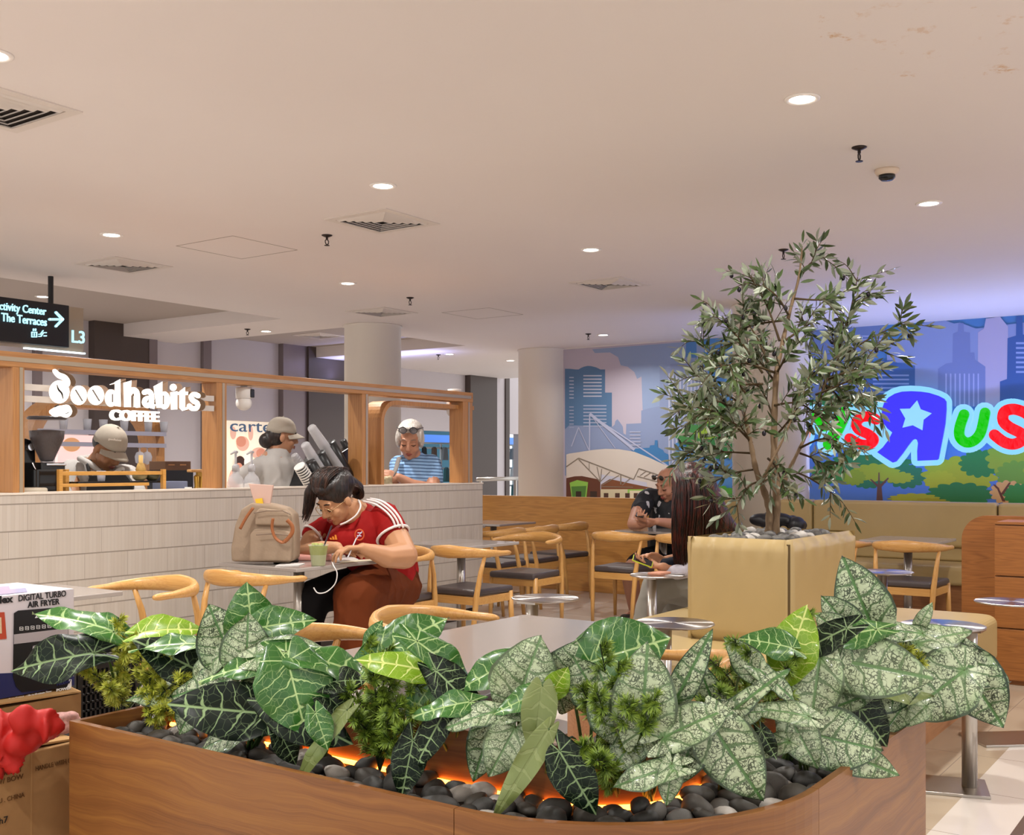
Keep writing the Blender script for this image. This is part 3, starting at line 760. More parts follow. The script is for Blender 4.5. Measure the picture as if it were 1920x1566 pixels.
# rounded inner portal
def portal(path, wd, yy0, yy1, mats_, parent, nm):
    q = MB(); pts = path; L = []; Rr = []
    for i, p in enumerate(pts):
        a = pts[max(i - 1, 0)]; b = pts[min(i + 1, len(pts) - 1)]; d = Vector((b[0] - a[0], b[1] - a[1])).normalized(); n_ = Vector((-d.y, d.x)) * wd / 2
        L.append((p[0] + n_.x, p[1] + n_.y)); Rr.append((p[0] - n_.x, p[1] - n_.y))
    for i in range(len(pts) - 1):
        q.prism([(L[i][0], yy0, L[i][1]), (L[i + 1][0], yy0, L[i + 1][1]), (Rr[i + 1][0], yy0, Rr[i + 1][1]), (Rr[i][0], yy0, Rr[i][1])], (0, yy1 - yy0, 0))
    return obj(nm, q, mats_, parent, world=True)
xl, xr = GY(700, 800, y1).x, GY(872, 800, y1).x
R_ = .16; pth = [(xl, FZ0), (xl, FZ1 - .13 - R_)] + [(xl + R_ - R_ * math.cos(a), FZ1 - .13 - R_ + R_ * math.sin(a)) for a in [PI / 2 * i / 8 for i in range(1, 9)]] + [(xr, FZ1 - .13)]
portal(pth, .035, y1 - .1, y1 + .12, WOODZ, fr, 'rounded_inner_frame')

# sign rails + lettering goodhabits COFFEE
ls = thing('cafe_sign', 'glowing white cafe sign reading goodhabits COFFEE with coffee bean shaped letters', 'sign', tuple(GY(235, 760, KY - .02)))
for (ya, yb, xa2, xb2) in ((725, 0, 46, 398), (747, 0, 46, 398)):
    z = GY(50, ya, KY).z; obj('mounting_rail', MB().box((GY(46, 700, KY).x, KY + .03, z - .018), (GY(407, 700, KY).x, KY + .05, z + .018)), mat('rail_white', '#CFC6BE', .4), ls, world=True)
glow = mat('letter_glow', '#FFFFFF', .4, em='#FFF6E8', ems=.8); lside = mat('letter_side', '#8F7460', .5, em='#C9A585', ems=.15)
def SQ(a, b, Y): return GY(60 + a / 5.333, 660 + b / 5.333, Y)
def glyph(nm, polys, parent=ls):
    q = MB(); xs_ = [a for pl in polys for a, b in pl]; cx_ = (min(xs_) + max(xs_)) / 2; k_ = .91 if nm[-1] in 'dhabts' else 1
    polys = [[(cx_ + (a - cx_) * k_, b) for a, b in pl] for pl in polys]
    for pl in polys: q.m(0).prism([SQ(a, b, KY - .03) for a, b in pl], (0, -.004, 0)); q.m(1).prism([SQ(a, b, KY + .03) for a, b in pl], (0, -.058, 0))
    obj(nm, q, [glow, lside], parent, world=True)
def elp(cx, cy, rx, ry, n=22): return [(cx + rx * math.cos(2 * PI * i / n), cy + ry * math.sin(2 * PI * i / n)) for i in range(n)]
slit_m = mat('bean_crease', '#7B7068', .5)
def slit(pts, wd):
    q = MB()
    for pl in stroke2(pts, wd, 8): q.prism([SQ(a, b, KY - .0345) for a, b in pl], (0, -.004, 0))
    obj('bean_crease', q, slit_m, ls, world=True)
cm = lambda pts, k=5: [(p.x, p.y) for p in catmull([(a, b, 0) for a, b in pts], k)]
glyph('letter_g', stroke2(cm([(222, 190), (262, 232), (320, 258), (352, 300), (352, 330)]), [40 + 20 * math.sin(i / 20 * PI) for i in range(21)], 10) + [elp(270, 400, 102, 116)] + stroke2(cm([(195, 600), (250, 570), (300, 560), (350, 555), (372, 600), (340, 632), (280, 615), (230, 625), (195, 600)]), 50, 12) + [elp(290, 600, 80, 40)])
slit(cm([(248, 330), (262, 375), (295, 415), (308, 468)]), [4 + 12 * math.sin(i / 15 * PI) for i in range(16)])
slit(cm([(335, 618), (365, 606)]), 9); slit(cm([(225, 550), (262, 530)]), 14)
for cx in (465, 636):
    glyph('letter_o', [elp(cx, 434, 83, 98)]); slit([(cx - 30, 382), (cx + 35, 488)], 11)
glyph('letter_d', [elp(785, 462, 66, 88)] + [[(775, 325), (888, 272), (890, 545), (800, 545)][0:0] or [(828, 300), (888, 272), (892, 548), (828, 540)], [(770, 325), (888, 285), (888, 300), (775, 330)]])
slit([(803, 425), (803, 500)], 9)
glyph('letter_h', [[(905, 310), (992, 285), (985, 380), (985, 552), (912, 552)]] + stroke2(cm([(960, 420), (1000, 385), (1040, 395), (1055, 440), (1052, 530)]), 60, 10) + [[(1018, 440), (1084, 440), (1088, 556), (1018, 552)]])
slit([(1003, 440), (1003, 545)], 8)
glyph('letter_a', stroke2(cm([(1115, 405), (1160, 395), (1195, 430), (1195, 540)]), 52, 10) + stroke2(cm([(1180, 465), (1130, 475), (1118, 510), (1150, 535), (1190, 520)]), 54, 10) + [[(1190, 520), (1240, 525), (1225, 572), (1180, 560)]])
slit([(1163, 480), (1150, 505)], 10)
glyph('letter_b', [[(1205, 345), (1303, 297), (1300, 400), (1300, 560), (1238, 560)], elp(1325, 485, 62, 90)])
slit([(1312, 440), (1312, 520)], 9)
glyph('letter_i', [elp(1410, 355, 34, 36), [(1380, 405), (1450, 392), (1450, 575), (1388, 578)]])
glyph('letter_t', [[(1468, 395), (1530, 352), (1530, 560), (1560, 545), (1560, 575), (1500, 590), (1468, 560)], [(1450, 400), (1565, 398), (1560, 432), (1450, 430)]])
glyph('letter_s', stroke2(cm([(1665, 440), (1620, 425), (1585, 450), (1610, 490), (1655, 515), (1650, 558), (1600, 565), (1565, 540)]), 50, 10))
slit([(1608, 447), (1650, 475)], 6)
q = MB(); a = SQ(768, 685, KY - .034); b2 = SQ(1248, 685, KY - .034)
text_mb('COFFEE', a, (1, 0, 0), (0, 0, 1), width=(b2.x - a.x), height=(SQ(768, 575, KY).z - SQ(768, 685, KY).z), depth=.03, bold=.018, mb=q)
obj('coffee_lettering', q, glow, ls, world=True)

# rear arch of the kiosk
ra = thing('rear_arch', 'round topped wooden arch standing behind the baristas at the back of the kiosk', 'arch', tuple(GY(190, 920, 8.0)))
xa_, xb_ = GY(66, 800, 8.0).x, GY(301, 800, 8.0).x; zt = 1.86; R_ = .34
pth = [(xa_, 0), (xa_, zt - R_)] + [(xa_ + R_ - R_ * math.cos(a), zt - R_ + R_ * math.sin(a)) for a in [PI / 2 * i / 10 for i in range(1, 11)]] + [(xb_ - R_ + R_ * math.sin(a), zt - R_ + R_ * math.cos(a)) for a in [PI / 2 * i / 10 for i in range(0, 11)]] + [(xb_, 0)]
portal(pth, .085, 8.0, 8.25, WOODZ, ra, 'arch_band')
for z in (1.60, 1.50): obj('glass_shelf_rail', MB().box((xa_, 7.92, z), (xb_, 7.97, z + .035)), mat('shelf_grey', '#A9A9B8', .3, metal=.3), ra, world=True)
for k in range(6):
    x = xa_ + .2 + k * .2 + rnd.uniform(-.04, .04); z = 1.635
    obj('drinking_glass', MB().lathe([(.028, 0), (.036, .09), (.033, .09), (.025, .006), (.0001, .006)], 14, (x, 7.945, z)), mat('shelf_glass', '#C9CBD6', .08, alpha=.55), smooth=True, label='clear drinking glass standing on the shelf under the rear wooden arch', cat='glass', group='glasses on the rear shelf')
for k in range(2):
    x = GY(262 + k * 14, 830, 7.945).x; obj('wine_glass', MB().lathe([(.0001, 1.35), (.035, 1.37), (.042, 1.42), (.03, 1.455), (.006, 1.465), (.006, 1.495), (.03, 1.50)], 16, (x, 7.945, 0)), mat('shelf_glass', '#C9CBD6'), smooth=True,
        label='stemmed glass hanging upside down from the rear shelf', cat='glass', group='hanging stemmed glasses')
t = thing('menu_board', 'pink lit menu board with an orange oval picture behind the cap wearing barista', 'menu board', tuple(GY(140, 900, 9.2)))
a, b2 = GY(108, 815, 9.2), GY(192, 895, 9.2)
obj('board_stand', MB().box((a.x + .05, 9.21, 0), (a.x + .08, 9.23, b2.z)).box((b2.x - .08, 9.21, 0), (b2.x - .05, 9.23, b2.z)), mat('rail_white', '#CFC6BE', .4), t, world=True)
obj('menu_panel', MB().box((a.x, 9.2, b2.z), (b2.x, 9.24, a.z)), mat('menu_pink', '#F3C9C6', .4, em='#F6CFCB', ems=.55), t, world=True)
c = GY(134, 834, 9.19); obj('menu_picture', MB().prism([c + Vector((.09 * math.cos(i * PI / 12), 0, .065 * math.sin(i * PI / 12))) for i in range(24)], (0, -.006, 0)), mat('menu_orange', '#E0A878', .5, em='#E0A878', ems=.3), t, world=True)
# ================================================================ furniture
CW = wood('chair_ash', '#B57F40', '#CB9A58', '#A67036', 'X', 1.6, .35, .7); CWZ = wood('chair_ash_leg', '#B57F40', '#CB9A58', '#A67036', 'Z', 1.6, .35, .7)
seat_m = mat('seat_vinyl', '#4A4140', .38, noise=.08, nscale=20)
def make_chair():
    t = thing('elbow_chair', 'x', 'chair')
    path = catmull([(-.268, .14, .722), (-.272, .02, .726), (-.235, -.12, .732), (-.12, -.205, .738), (0, -.225, .74), (.12, -.205, .738), (.235, -.12, .732), (.272, .02, .726), (.268, .14, .722)], 5)
    n = len(path); rs = []
    for i in range(n):
        u = abs(i / (n - 1) * 2 - 1); rs.append((.019 + .006 * (1 - u), 0.018 + .030 * max(0, 1 - u * 1.35) ** .8))
    q = MB(); o0 = path
    # explicit sections: horizontal half-thickness, vertical half-height
    k = 12; base = 0
    for i, p in enumerate(path):
        d = (path[min(i + 1, n - 1)] - path[max(i - 1, 0)]); d.z = 0; d.normalize(); sd = Vector((-d.y, d.x, 0))
        e = .55 if i in (0, n - 1) else (.85 if i in (1, n - 2) else 1)
        for j in range(k):
            a = 2 * PI * j / k; q.v.append(p + sd * (rs[i][0] * e * math.cos(a)) + UP * (rs[i][1] * e * math.sin(a)))
    for i in range(n - 1):
        for j in range(k):
            a = i * k + j; b = i * k + (j + 1) % k; q.f.append([a, b, b + k, a + k]); q.mi.append(0)
    q.f.append(list(range(k - 1, -1, -1))); q.mi.append(0); q.f.append([(n - 1) * k + j for j in range(k)]); q.mi.append(0)
    obj('top_rail', q, CW, t, smooth=True)
    for s in (-1, 1):
        obj('leg', MB().tube([(s * .19, -.22, 0), (s * .198, -.205, .2), (s * .21, -.185, .43), (s * .225, -.155, .6), (s * .236, -.115, .725)], [.014, .019, .021, .017, .012], 12), CWZ, t, smooth=True)
        obj('leg', MB().tube([(s * .225, .235, 0), (s * .22, .225, .25), (s * .215, .215, .44)], [.014, .019, .02], 12), CWZ, t, smooth=True)
    f = MB().box((-.2, .2, .37), (.2, .225, .425)).box((-.19, -.2, .37), (.19, -.175, .425))
    for s in (-1, 1): f.prism([(s * .2, -.19, .37), (s * .205, .22, .37), (s * .205, .22, .425), (s * .2, -.19, .425)], (s * .018, 0, 0))
    obj('seat_frame', f, CW, t, bevel=.003)
    c = MB().prism([(-.225, .25, .425), (.225, .25, .425), (.2, -.19, .425), (-.2, -.19, .425)], (0, 0, .052))
    obj('seat', c, seat_m, t, bevel=.02, seg=4, smooth=False)
    return t
chair0 = None
def chair(x, y, ang, label, z=0):
    """ang: direction the sitter faces, degrees from +X"""
    global chair0
    rz = math.radians(ang - 90)
    if chair0 is None: chair0 = make_chair(); o = chair0; o.location = (x, y, z); o.rotation_euler = (0, 0, rz)
    else: o = dup(chair0, (x, y, z), rz)
    o['label'] = label; o['group'] = 'light wooden elbow chairs'
    return o
chair(3.40, 4.62, 180, 'wooden elbow chair at the leftmost table, its back rail end pointing at the viewer')
chair(4.17, 4.68, 0, 'wooden elbow chair facing the table with the backpack, back to back with its left neighbour')
chair(5.66, 4.95, 180, 'wooden elbow chair the woman in the red shirt sits on')
chair(6.28, 4.78, 0, 'wooden elbow chair directly behind the woman in the red shirt')
chair(7.52, 5.10, 180, 'wooden elbow chair with its dark seat showing at the end of the tiled counter')
chair(3.34, 2.70, -80, 'wooden elbow chair with a big curved rail behind the large grey table')
chair(2.72, 2.70, -84, 'wooden elbow chair whose straight rail shows above the leaves left of the large table')
chair(8.36, 4.66, 0, 'wooden elbow chair seen squarely from behind in front of the bald man')
chair(8.40, 4.06, 0, 'wooden elbow chair beside the long haired woman, its rail half hidden by her hair')
chair(8.13, 5.86, 88, 'wooden elbow chair by the wood partition, leftmost of a row of three')
chair(8.70, 5.86, 92, 'wooden elbow chair by the wood partition, middle of a row of three')
chair(9.34, 5.92, 84, 'wooden elbow chair by the wood partition, rightmost of a row of three')
chair(8.35, 7.42, 270, 'wooden elbow chair rail peeking over the far table by the partition')
chair(8.62, 2.30, 0, 'wooden elbow chair facing the cream bench, left of the wooden end panel')
chair(8.62, 2.92, 0, 'wooden elbow chair mostly hidden behind the cream tree box')
chair(2.98, 1.55, 100, 'wooden elbow chair tucked under the large table behind the planter leaves')

top_m = mat('table_laminate', '#A39A94', .17, coat=.3); edge_m = mat('table_edge', '#6E6560', .4)
poles = steel
def table(x0, x1, y0, y1, label, z=.75, px=None, th=.022, base=.2):
    t = thing('cafe_table', label, 'table', ((x0 + x1) / 2, (y0 + y1) / 2, 0), group='grey cafe tables')
    obj('tabletop', MB().box((x0, y0, z - th), (x1, y1, z)), top_m, t, world=True, bevel=.004)
    for cx in (px or [(x0 + x1) / 2]):
        cy = (y0 + y1) / 2
        obj('pole', MB().tube([(cx, cy, .01), (cx, cy, z - th)], .034, 20), poles, t, world=True, smooth=True)
        obj('base_plate', MB().box((cx - base, cy - base, 0), (cx + base, cy + base, .012)), poles, t, world=True, bevel=.003)
        obj('bracket', MB().box((cx - .12, cy - .02, z - th - .02), (cx + .12, cy + .02, z - th)), edge_m, t, world=True)
    return t
table(4.46, 5.15, 4.64, 5.32, 'grey cafe table with the backpack and the green drink on it')
table(2.62, 3.20, 4.50, 5.10, 'grey cafe table left of the backpack table, beside the boxes')
table(6.38, 7.04, 4.86, 5.50, 'bare grey cafe table in front of the end of the tiled counter')
table(2.33, 3.62, 1.92, 2.48, 'large bare grey table just behind the planter leaves', px=[2.65, 3.3])
table(8.78, 9.38, 4.3, 5.0, 'grey cafe table the bald man leans his forearms on')
table(8.78, 9.4, 2.15, 2.75, 'grey cafe table with a bluish sheen before the cream bench')
table(8.78, 9.4, 3.15, 3.75, 'grey cafe table beside the bench carrying the black bag')
table(8.05, 8.71, 6.42, 7.05, 'far grey cafe table just past the end of the tiled counter')
table(8.95, 9.61, 6.42, 7.05, 'far grey cafe table in the corner against the wood partition')

# round side tables with spun metal tops
t_ = NT('spun_metal'); t_.b.inputs['Base Color'].default_value = lin('#B9B2AE'); t_.b.inputs['Metallic'].default_value = 1; t_.b.inputs['Roughness'].default_value = .3
t_.b.inputs['Anisotropic'].default_value = .95
tg = t_.n('ShaderNodeTangent', direction_type='RADIAL', axis='Z'); t_.t.links.new(tg.outputs[0], t_.b.inputs['Tangent'])
spun = t_.m
def make_round(px, py, bang):
    t = thing('side_table', 'x', 'side table')
    obj('round_top', MB().lathe([(.0001, .672), (.165, .672), (.17, .675), (.17, .679), (.166, .681), (.0001, .681)], 64), spun, t, smooth=False)
    c, s = math.cos(bang), math.sin(bang)
    obj('pole', MB().tube([(px, py, .01), (px, py, .672)], .031, 20), poles, t, smooth=True)
    M = Matrix.Translation((px + c * .12, py + s * .12, 0)) @ Matrix.Rotation(bang, 4, 'Z')
    obj('base_plate', MB().box((-.19, -.13, 0), (.19, .13, .012), M), poles, t, bevel=.002)
    obj('mounting_plate', MB().box((px - .055, py - .055, .66), (px + .055, py + .055, .672)), poles, t)
    return t
def rt(x, y, offx, offy, label, z=0):
    t = make_round(offx, offy, math.atan2(-offy, -offx)); t.location = (x, y, z); t['label'] = label; t['group'] = 'round metal side tables'
rt(4.79, 1.15, .03, -.10, 'round metal side table with the bright blue reflecting top')
rt(5.80, 1.07, .07, -.08, 'round metal side table at the right picture edge with a part blue top')
rt(4.20, 2.10, -.03, .03, 'round metal side table in front of the cream tree box, its pole bare')
rt(4.62, 3.03, -.09, .02, 'round metal side table standing alone left of the seated long haired woman')
rt(5.98, 3.10, -.04, .02, 'round metal side table at the knees of the long haired woman')
rt(6.98, 2.02, .0, .02, 'round metal side table behind the cream tree box, in front of the bench chair')

# ---------------------------------------------------------------- upholstery
cream = mat('cream_vinyl', '#B09868', .42, noise=.05, nscale=6, coat=.1)
seam_m = mat('seam_dark', '#5B4A30', .7)
base_w = wood('base_wood', '#9A6B48', '#AD7B55', '#87593A', 'X', 1.0)
def rrect(x0, y0, x1, y1, r, n=8):
    pts = []
    rr = r if isinstance(r, (list, tuple)) else [r] * 4
    for (cx, cy, a0, q) in ((x0, y0, PI, rr[0]), (x1, y0, 1.5 * PI, rr[1]), (x1, y1, 0, rr[2]), (x0, y1, .5 * PI, rr[3])):
        sxn = 1 if cx == x0 else -1; syn = 1 if cy == y0 else -1
        for i in range(n + 1):
            a = a0 + PI / 2 * i / n; pts.append((cx + sxn * q + q * math.cos(a), cy + syn * q + q * math.sin(a)))
    return pts
P_ = thing('island_bench', 'low cream upholstered island bench carrying the tree box', 'bench', (5.5, 2.1, 0))
obj('seat', MB().prism([(a, b, .24) for a, b in rrect(4.34, 1.29, 6.70, 2.93, [.12, .12, .3, .55])], (0, 0, .26)), cream, P_, world=True, bevel=.045, seg=5)
obj('bench_base', MB().prism([(a, b, 0) for a, b in rrect(4.44, 1.39, 6.6, 2.83, .1)], (0, 0, .24)), base_w, P_, world=True)
for x in (5.1, 5.9): obj('seam', MB().box((x, 1.30, .4985), (x + .006, 2.9, .5015)), seam_m, P_, world=True)

BX0, BX1 = 4.88, 5.85; BY0, BY1 = 1.845, 2.38; BZ0, BZ1 = .5, 1.0
tb = thing('tree_box', 'square cream upholstered tree box with puckered corners on the island bench', 'planter box', ((BX0 + BX1) / 2, (BY0 + BY1) / 2, BZ0))
def puff(p00, ux, uy, w_, h_, nrm, nm, nu=30, nv=16, th=.045):
    """padded panel: bulges along nrm, puckers along its top edge"""
    q = MB(); p00 = Vector(p00); ux = Vector(ux); uy = Vector(uy); nrm = Vector(nrm)
    r2 = random.Random(int(w_ * 1000)); ph = [r2.uniform(0, 6) for _ in range(4)]
    for j in range(nv + 1):
        for i in range(nu + 1):
            u, v = i / nu, j / nv
            e = min(1, (min(u, 1 - u) * w_ / .045)) ; e = math.sqrt(max(0, 1 - (1 - e) ** 2)); e2 = min(1, (min(v, 1 - v) * h_ / .05)); e2 = math.sqrt(max(0, 1 - (1 - e2) ** 2))
            d = th * e * e2
            pk = max(0, (v - .78) / .22) * .008 * (math.sin(u * 38 + ph[0]) + .7 * math.sin(u * 61 + ph[1]))
            q.v.append(p00 + ux * (u * w_) + uy * (v * h_) + nrm * (d + pk * e * e2))
    for j in range(nv):
        for i in range(nu):
            a = j * (nu + 1) + i; q.f.append([a, a + 1, a + nu + 2, a + nu + 1]); q.mi.append(0)
    return obj(nm, q, cream, tb, world=True, smooth=True)
hh = BZ1 - BZ0; T = .03
obj('box_core', MB().box((BX0 + T, BY0 + T, BZ0), (BX0 + .06, BY1 - T, BZ1 - .01)).box((BX1 - .06, BY0 + T, BZ0), (BX1 - T, BY1 - T, BZ1 - .01)).box((BX0 + T, BY0 + T, BZ0), (BX1 - T, BY0 + .06, BZ1 - .01)).box((BX0 + T, BY1 - .06, BZ0), (BX1 - T, BY1 - T, BZ1 - .01)), cream, tb, world=True, bevel=.008)
puff((BX0 + T, BY1, BZ0), (0, -1, 0), (0, 0, 1), BY1 - BY0, hh, (-1, 0, 0), 'padded_panel', th=.032)
puff((BX0, BY0 + T, BZ0), (1, 0, 0), (0, 0, 1), BX1 - BX0, hh, (0, -1, 0), 'padded_panel', th=.032)
puff((BX1 - T, BY0, BZ0), (0, 1, 0), (0, 0, 1), BY1 - BY0, hh, (1, 0, 0), 'padded_panel', th=.032)
puff((BX1, BY1 - T, BZ0), (-1, 0, 0), (0, 0, 1), BX1 - BX0, hh, (0, 1, 0), 'padded_panel', th=.032)
obj('corner_seam', MB().tube([(BX0 + .016, BY0 + .016, BZ0 + .02), (BX0 + .016, BY0 + .016, BZ1 - .02)], .009, 8), seam_m, tb, world=True)
obj('soil', MB().box((BX0 + .06, BY0 + .06, BZ0 + .1), (BX1 - .06, BY1 - .06, BZ1 - .05)), mat('soil_dark', '#2A221D', .9), tb, world=True)

# wall bench, wood partition and end panel
PX = 10.0
WPX = wood('partition_wood', '#B07636', '#CC9248', '#9C662E', 'Y', .9, .4)
yy = lambda px, X: GX(px, 900, X).y
struct('trim_partition', MB().box((PX, 4.30, 0), (PX + .08, 9.6, 1.0)), WPX, bevel=.003) if False else None
t = thing('wood_partition', 'low honey coloured wood partition running from the counter end to the bench', 'partition', (PX, 7, 0))
obj('wood_board', MB().box((PX, 4.62, 0), (PX + .08, 9.8, 1.005)), WPX, t, world=True, bevel=.003)
wb = thing('wall_bench', 'long cream upholstered bench with tall back cushions under the toy shop sign', 'bench', (PX, 2.0, 0))
ycuts = [4.6, yy(1534, PX), yy(1877, PX), .0, -1.2]
for a, b in zip(ycuts[:-1], ycuts[1:]):
    obj('back_cushion', MB().box((PX - .16, b + .004, .64), (PX, a - .004, 1.03)), cream, wb, world=True, bevel=.03, seg=4)
    obj('lower_back', MB().box((PX - .12, b + .003, .52), (PX, a - .003, .645)), cream, wb, world=True, bevel=.02, seg=3)
    obj('seat_cushion', MB().box((PX - .62, b + .003, .36), (PX - .02, a - .003, .52)), cream, wb, world=True, bevel=.035, seg=4)
obj('bench_base', MB().box((PX - .56, -1.2, 0), (PX, 4.6, .36)), wood('bench_base_wood', '#7E4F2A', '#95633A', '#6A4022', 'Y', 1.0), wb, world=True)
obj('back_board', MB().box((PX, -1.2, 0), (PX + .08, 4.62, 1.0)), WPX, wb, world=True)
obj('light_strip', MB().box((PX + .01, -1.2, 1.0), (PX + .03, 4.5, 1.012)), mat('strip_blue', '#9DB0FF', .4, em='#8FA6FF', ems=2.2), wb, world=True)
# curved end panel + cabinet on the right
WPY = wood('cabinet_wood', '#7E4B22', '#A06531', '#6B3D1B', 'Y', 1.3, .4)
ex = 7.62; ye = GX(1803, 1000, ex).y
t = thing('end_panel', 'upright wooden end panel with one rounded top corner beside the cabinet', 'panel', (ex, 1, 0))
pr = [(ye, 0), (ye, 1.02 - .16)] + [(ye - .16 + .16 * math.cos(a), 1.02 - .16 + .16 * math.sin(a)) for a in [PI / 2 * i / 10 for i in range(1, 11)]] + [(-.3, 1.02), (-.3, 0)]
obj('panel_board', MB().prism([(ex, a, b) for a, b in pr], (.045, 0, 0)), WPY, t, world=True)
yc = GX(1862, 1000, 7.25).y
t = thing('service_cabinet', 'brown wood cabinet with stacked drawer fronts cut off by the right picture edge', 'cabinet', (7.4, .9, 0))
obj('cabinet_body', MB().box((7.27, -.3, 0), (7.60, yc - .006, .995)), WPY, t, world=True, bevel=.003)
obj('cabinet_top', MB().prism([(7.25, yc, .985), (7.25, yc - .02, 1.0), (7.25, -.3, 1.0), (7.25, -.3, .985)], (.36, 0, 0)), WPY, t, world=True)
for z0, z1 in ((.03, .34), (.35, .66), (.67, .975)): obj('drawer', MB().box((7.245, -.3, z0), (7.268, yc - .01, z1)), WPY, t, world=True, bevel=.002)

# ================================================================ boxes at the left
card = mat('cardboard', '#96724B', .8, noise=.08, nscale=30); card2 = mat('cardboard_inner', '#AF8A5C', .8)
ink = mat('ink_black', '#17171A', .5); ink_br = mat('ink_brown', '#5C3D22', .7)
def frame_at(px, py, s, dirx=(1, 0, 0)):
    return W(px, py, s)
# lower carton: front face along X, facing the camera side (-Y)
CY = 3.02
c0 = GY(-260, 1400, CY); c1 = GY(140, 1400, CY)
zt = .50
t = thing('shipping_carton', 'large brown shipping carton with printed capitals standing left of the planter', 'cardboard box', ((c0.x + c1.x) / 2, CY + .2, 0))
obj('carton_body', MB().box((c0.x, CY, 0), (c1.x + .02, CY + .55, zt)), card, t, world=True, bevel=.004)
obj('carton_flap', MB().prism([(c1.x + .02, CY + .02, zt), (c1.x + .02, CY + .50, zt), (c1.x - .28, CY + .5, zt + .05), (c1.x - .28, CY + .02, zt + .02)], (0, 0, .006)), card2, t, world=True)
def lett(body, px0, py, px1, hpx, parent, m, Y, bold=0, nm='printed_words', depth=.0015):
    a = GY(px0, py, Y); b = GY(px1, py, Y); h = hpx * sx(px0, Y=Y) / FPX
    return obj(nm, text_mb(body, (a.x, Y - .002, a.z), (1, 0, 0), (0, 0, 1), width=b.x - a.x, height=h, depth=depth, bold=bold), m, parent, world=True)
lett('TECHNOLOGY', -40, 1466, 41, 11, t, ink_br, CY); lett('GIFT OFFERS W/ BOW', -90, 1493, 43, 10, t, ink_br, CY); lett('GUANGZHOU . CHINA', -68, 1524, 45, 9, t, ink_br, CY)
lett('HANDLE WITH CARE', 66, 1446, 146, 9, t, ink_br, CY)
lett('h7', -2, 1546, 14, 12, t, ink, CY)
obj('tape_strip', MB().box((GY(57, 1400, CY).x, CY - .0015, 0), (GY(60, 1400, CY).x, CY, zt)), mat('tape_tan', '#9E7A50', .4), t, world=True)
# second carton behind (upper flap open)
t = thing('open_carton', 'smaller brown carton with an open flap under the air fryer box', 'cardboard box', (1.9, 3.5, 0))
c2 = GY(152, 1330, 3.28)
obj('carton_body', MB().box((c2.x - .75, 3.28, zt + .005), (c2.x, 3.8, zt + .085)), card, t, world=True)
obj('carton_flap', MB().prism([(c2.x, 3.28, zt + .088), (c2.x - .35, 3.28, zt + .1), (c2.x - .35, 3.40, zt + .104), (c2.x + .01, 3.40, zt + .098)], (0, 0, .005)), card2, t, world=True)
# air fryer retail box
AY = 3.32
a0 = GY(-150, 1200, AY); a1 = GY(139, 1200, AY); z0 = GY(139, 1305, AY).z; z1 = GY(139, 1104, AY).z
z0 = zt + .108
t = thing('appliance_box', 'white and navy retail box for a digital turbo air fryer with a picture of it', 'product box', ((a0.x + a1.x) / 2, AY + .16, z0))
obj('box_body', MB().box((a0.x, AY, z0), (a1.x, AY + .34, z1)), mat('box_white', '#D6CFD4', .35), t, world=True, bevel=.002)
pz = lambda x, y: GY(x, y, AY - .002)
def flat(nm, pts, m, d=.0015, lift=0):
    return obj(nm, MB().prism([GY(x, y, AY - .001 - lift) for x, y in pts], (0, -d, 0)), m, t, world=True)
navy = mat('box_navy', '#242A5C', .4); fry = mat('fryer_black', '#18171B', .3); silv = mat('fryer_silver', '#B9B2B8', .3, metal=.3)
zb = lambda x: GY(x, 1300, AY)
obj('navy_band', MB().prism([(a0.x, AY, z0), (a1.x, AY, z0), (a1.x, AY, GY(139, 1268, AY).z), (GY(20, 1262, AY).x, AY, GY(20, 1262, AY).z), (a0.x, AY, GY(-100, 1262, AY).z)], (0, -.0012, 0)), navy, t, world=True)
flat('fryer_picture', [(26, 1150), (34, 1145), (120, 1138), (127, 1142), (129, 1280), (124, 1290), (40, 1298), (30, 1288), (24, 1270)], fry, lift=.001)
flat('fryer_band', [(26, 1190), (127, 1178), (127, 1196), (26, 1208)], silv, lift=.003)
hd = MB()
for pl in stroke2([(63, 1212), (74, 1210), (76, 1216), (76, 1266), (72, 1271), (64, 1271), (62, 1266), (62, 1216), (63, 1212)], 1.8, 6): hd.prism([GY(a, b, AY - .004) for a, b in pl], (0, -.002, 0))
obj('fryer_handle', hd, mat('box_white', '#D6CFD4'), t, world=True)
lett('DIGITAL TURBO', 34, 1128, 123, 12, t, ink, AY, .01); lett('AIR FRYER', 51, 1140, 111, 11.5, t, ink, AY, .02)
lett('Imarflex', -45, 1137, 24, 15, t, ink, AY, .03); lett('200', 65, 1159, 79, 8, t, mat('display_white', '#F2F2F2', .4), AY - .003, .02)
wt = mat('display_white', '#F2F2F2')
for i in range(7):
    q = MB(); x = 40 + i * 10.5; y = 1179 - i * 1.0
    for pl in stroke2([(x - 3, y - 3), (x + 3, y - 3), (x + 3, y + 3), (x - 3, y + 3), (x - 3, y - 3)], .8, 4) + stroke2([(x - 1, y), (x + 1, y)], 1.5, 4): q.prism([GY(a, b, AY - .004) for a, b in pl], (0, -.001, 0))
    obj('control_icon', q, wt, t, world=True)
lett('1600W', 106, 1286, 132, 7, t, navy, AY - .004, .03) ; obj('power_patch', MB().prism([GY(x, y, AY - .002) for x, y in [(104, 1277), (134, 1274), (134, 1288), (104, 1291)]], (0, -.001, 0)), wt, t, world=True)
lett('POWER', 105, 1297, 133, 5, t, wt, AY - .003, .03); lett('IAF-761DH', 101, 1308, 137, 7, t, wt, AY - .003, .015)
lett('- Temp Control', 13, 1314, 43, 4, t, wt, AY - .003); lett('up to 200C', 16, 1320, 40, 4, t, wt, AY - .003)
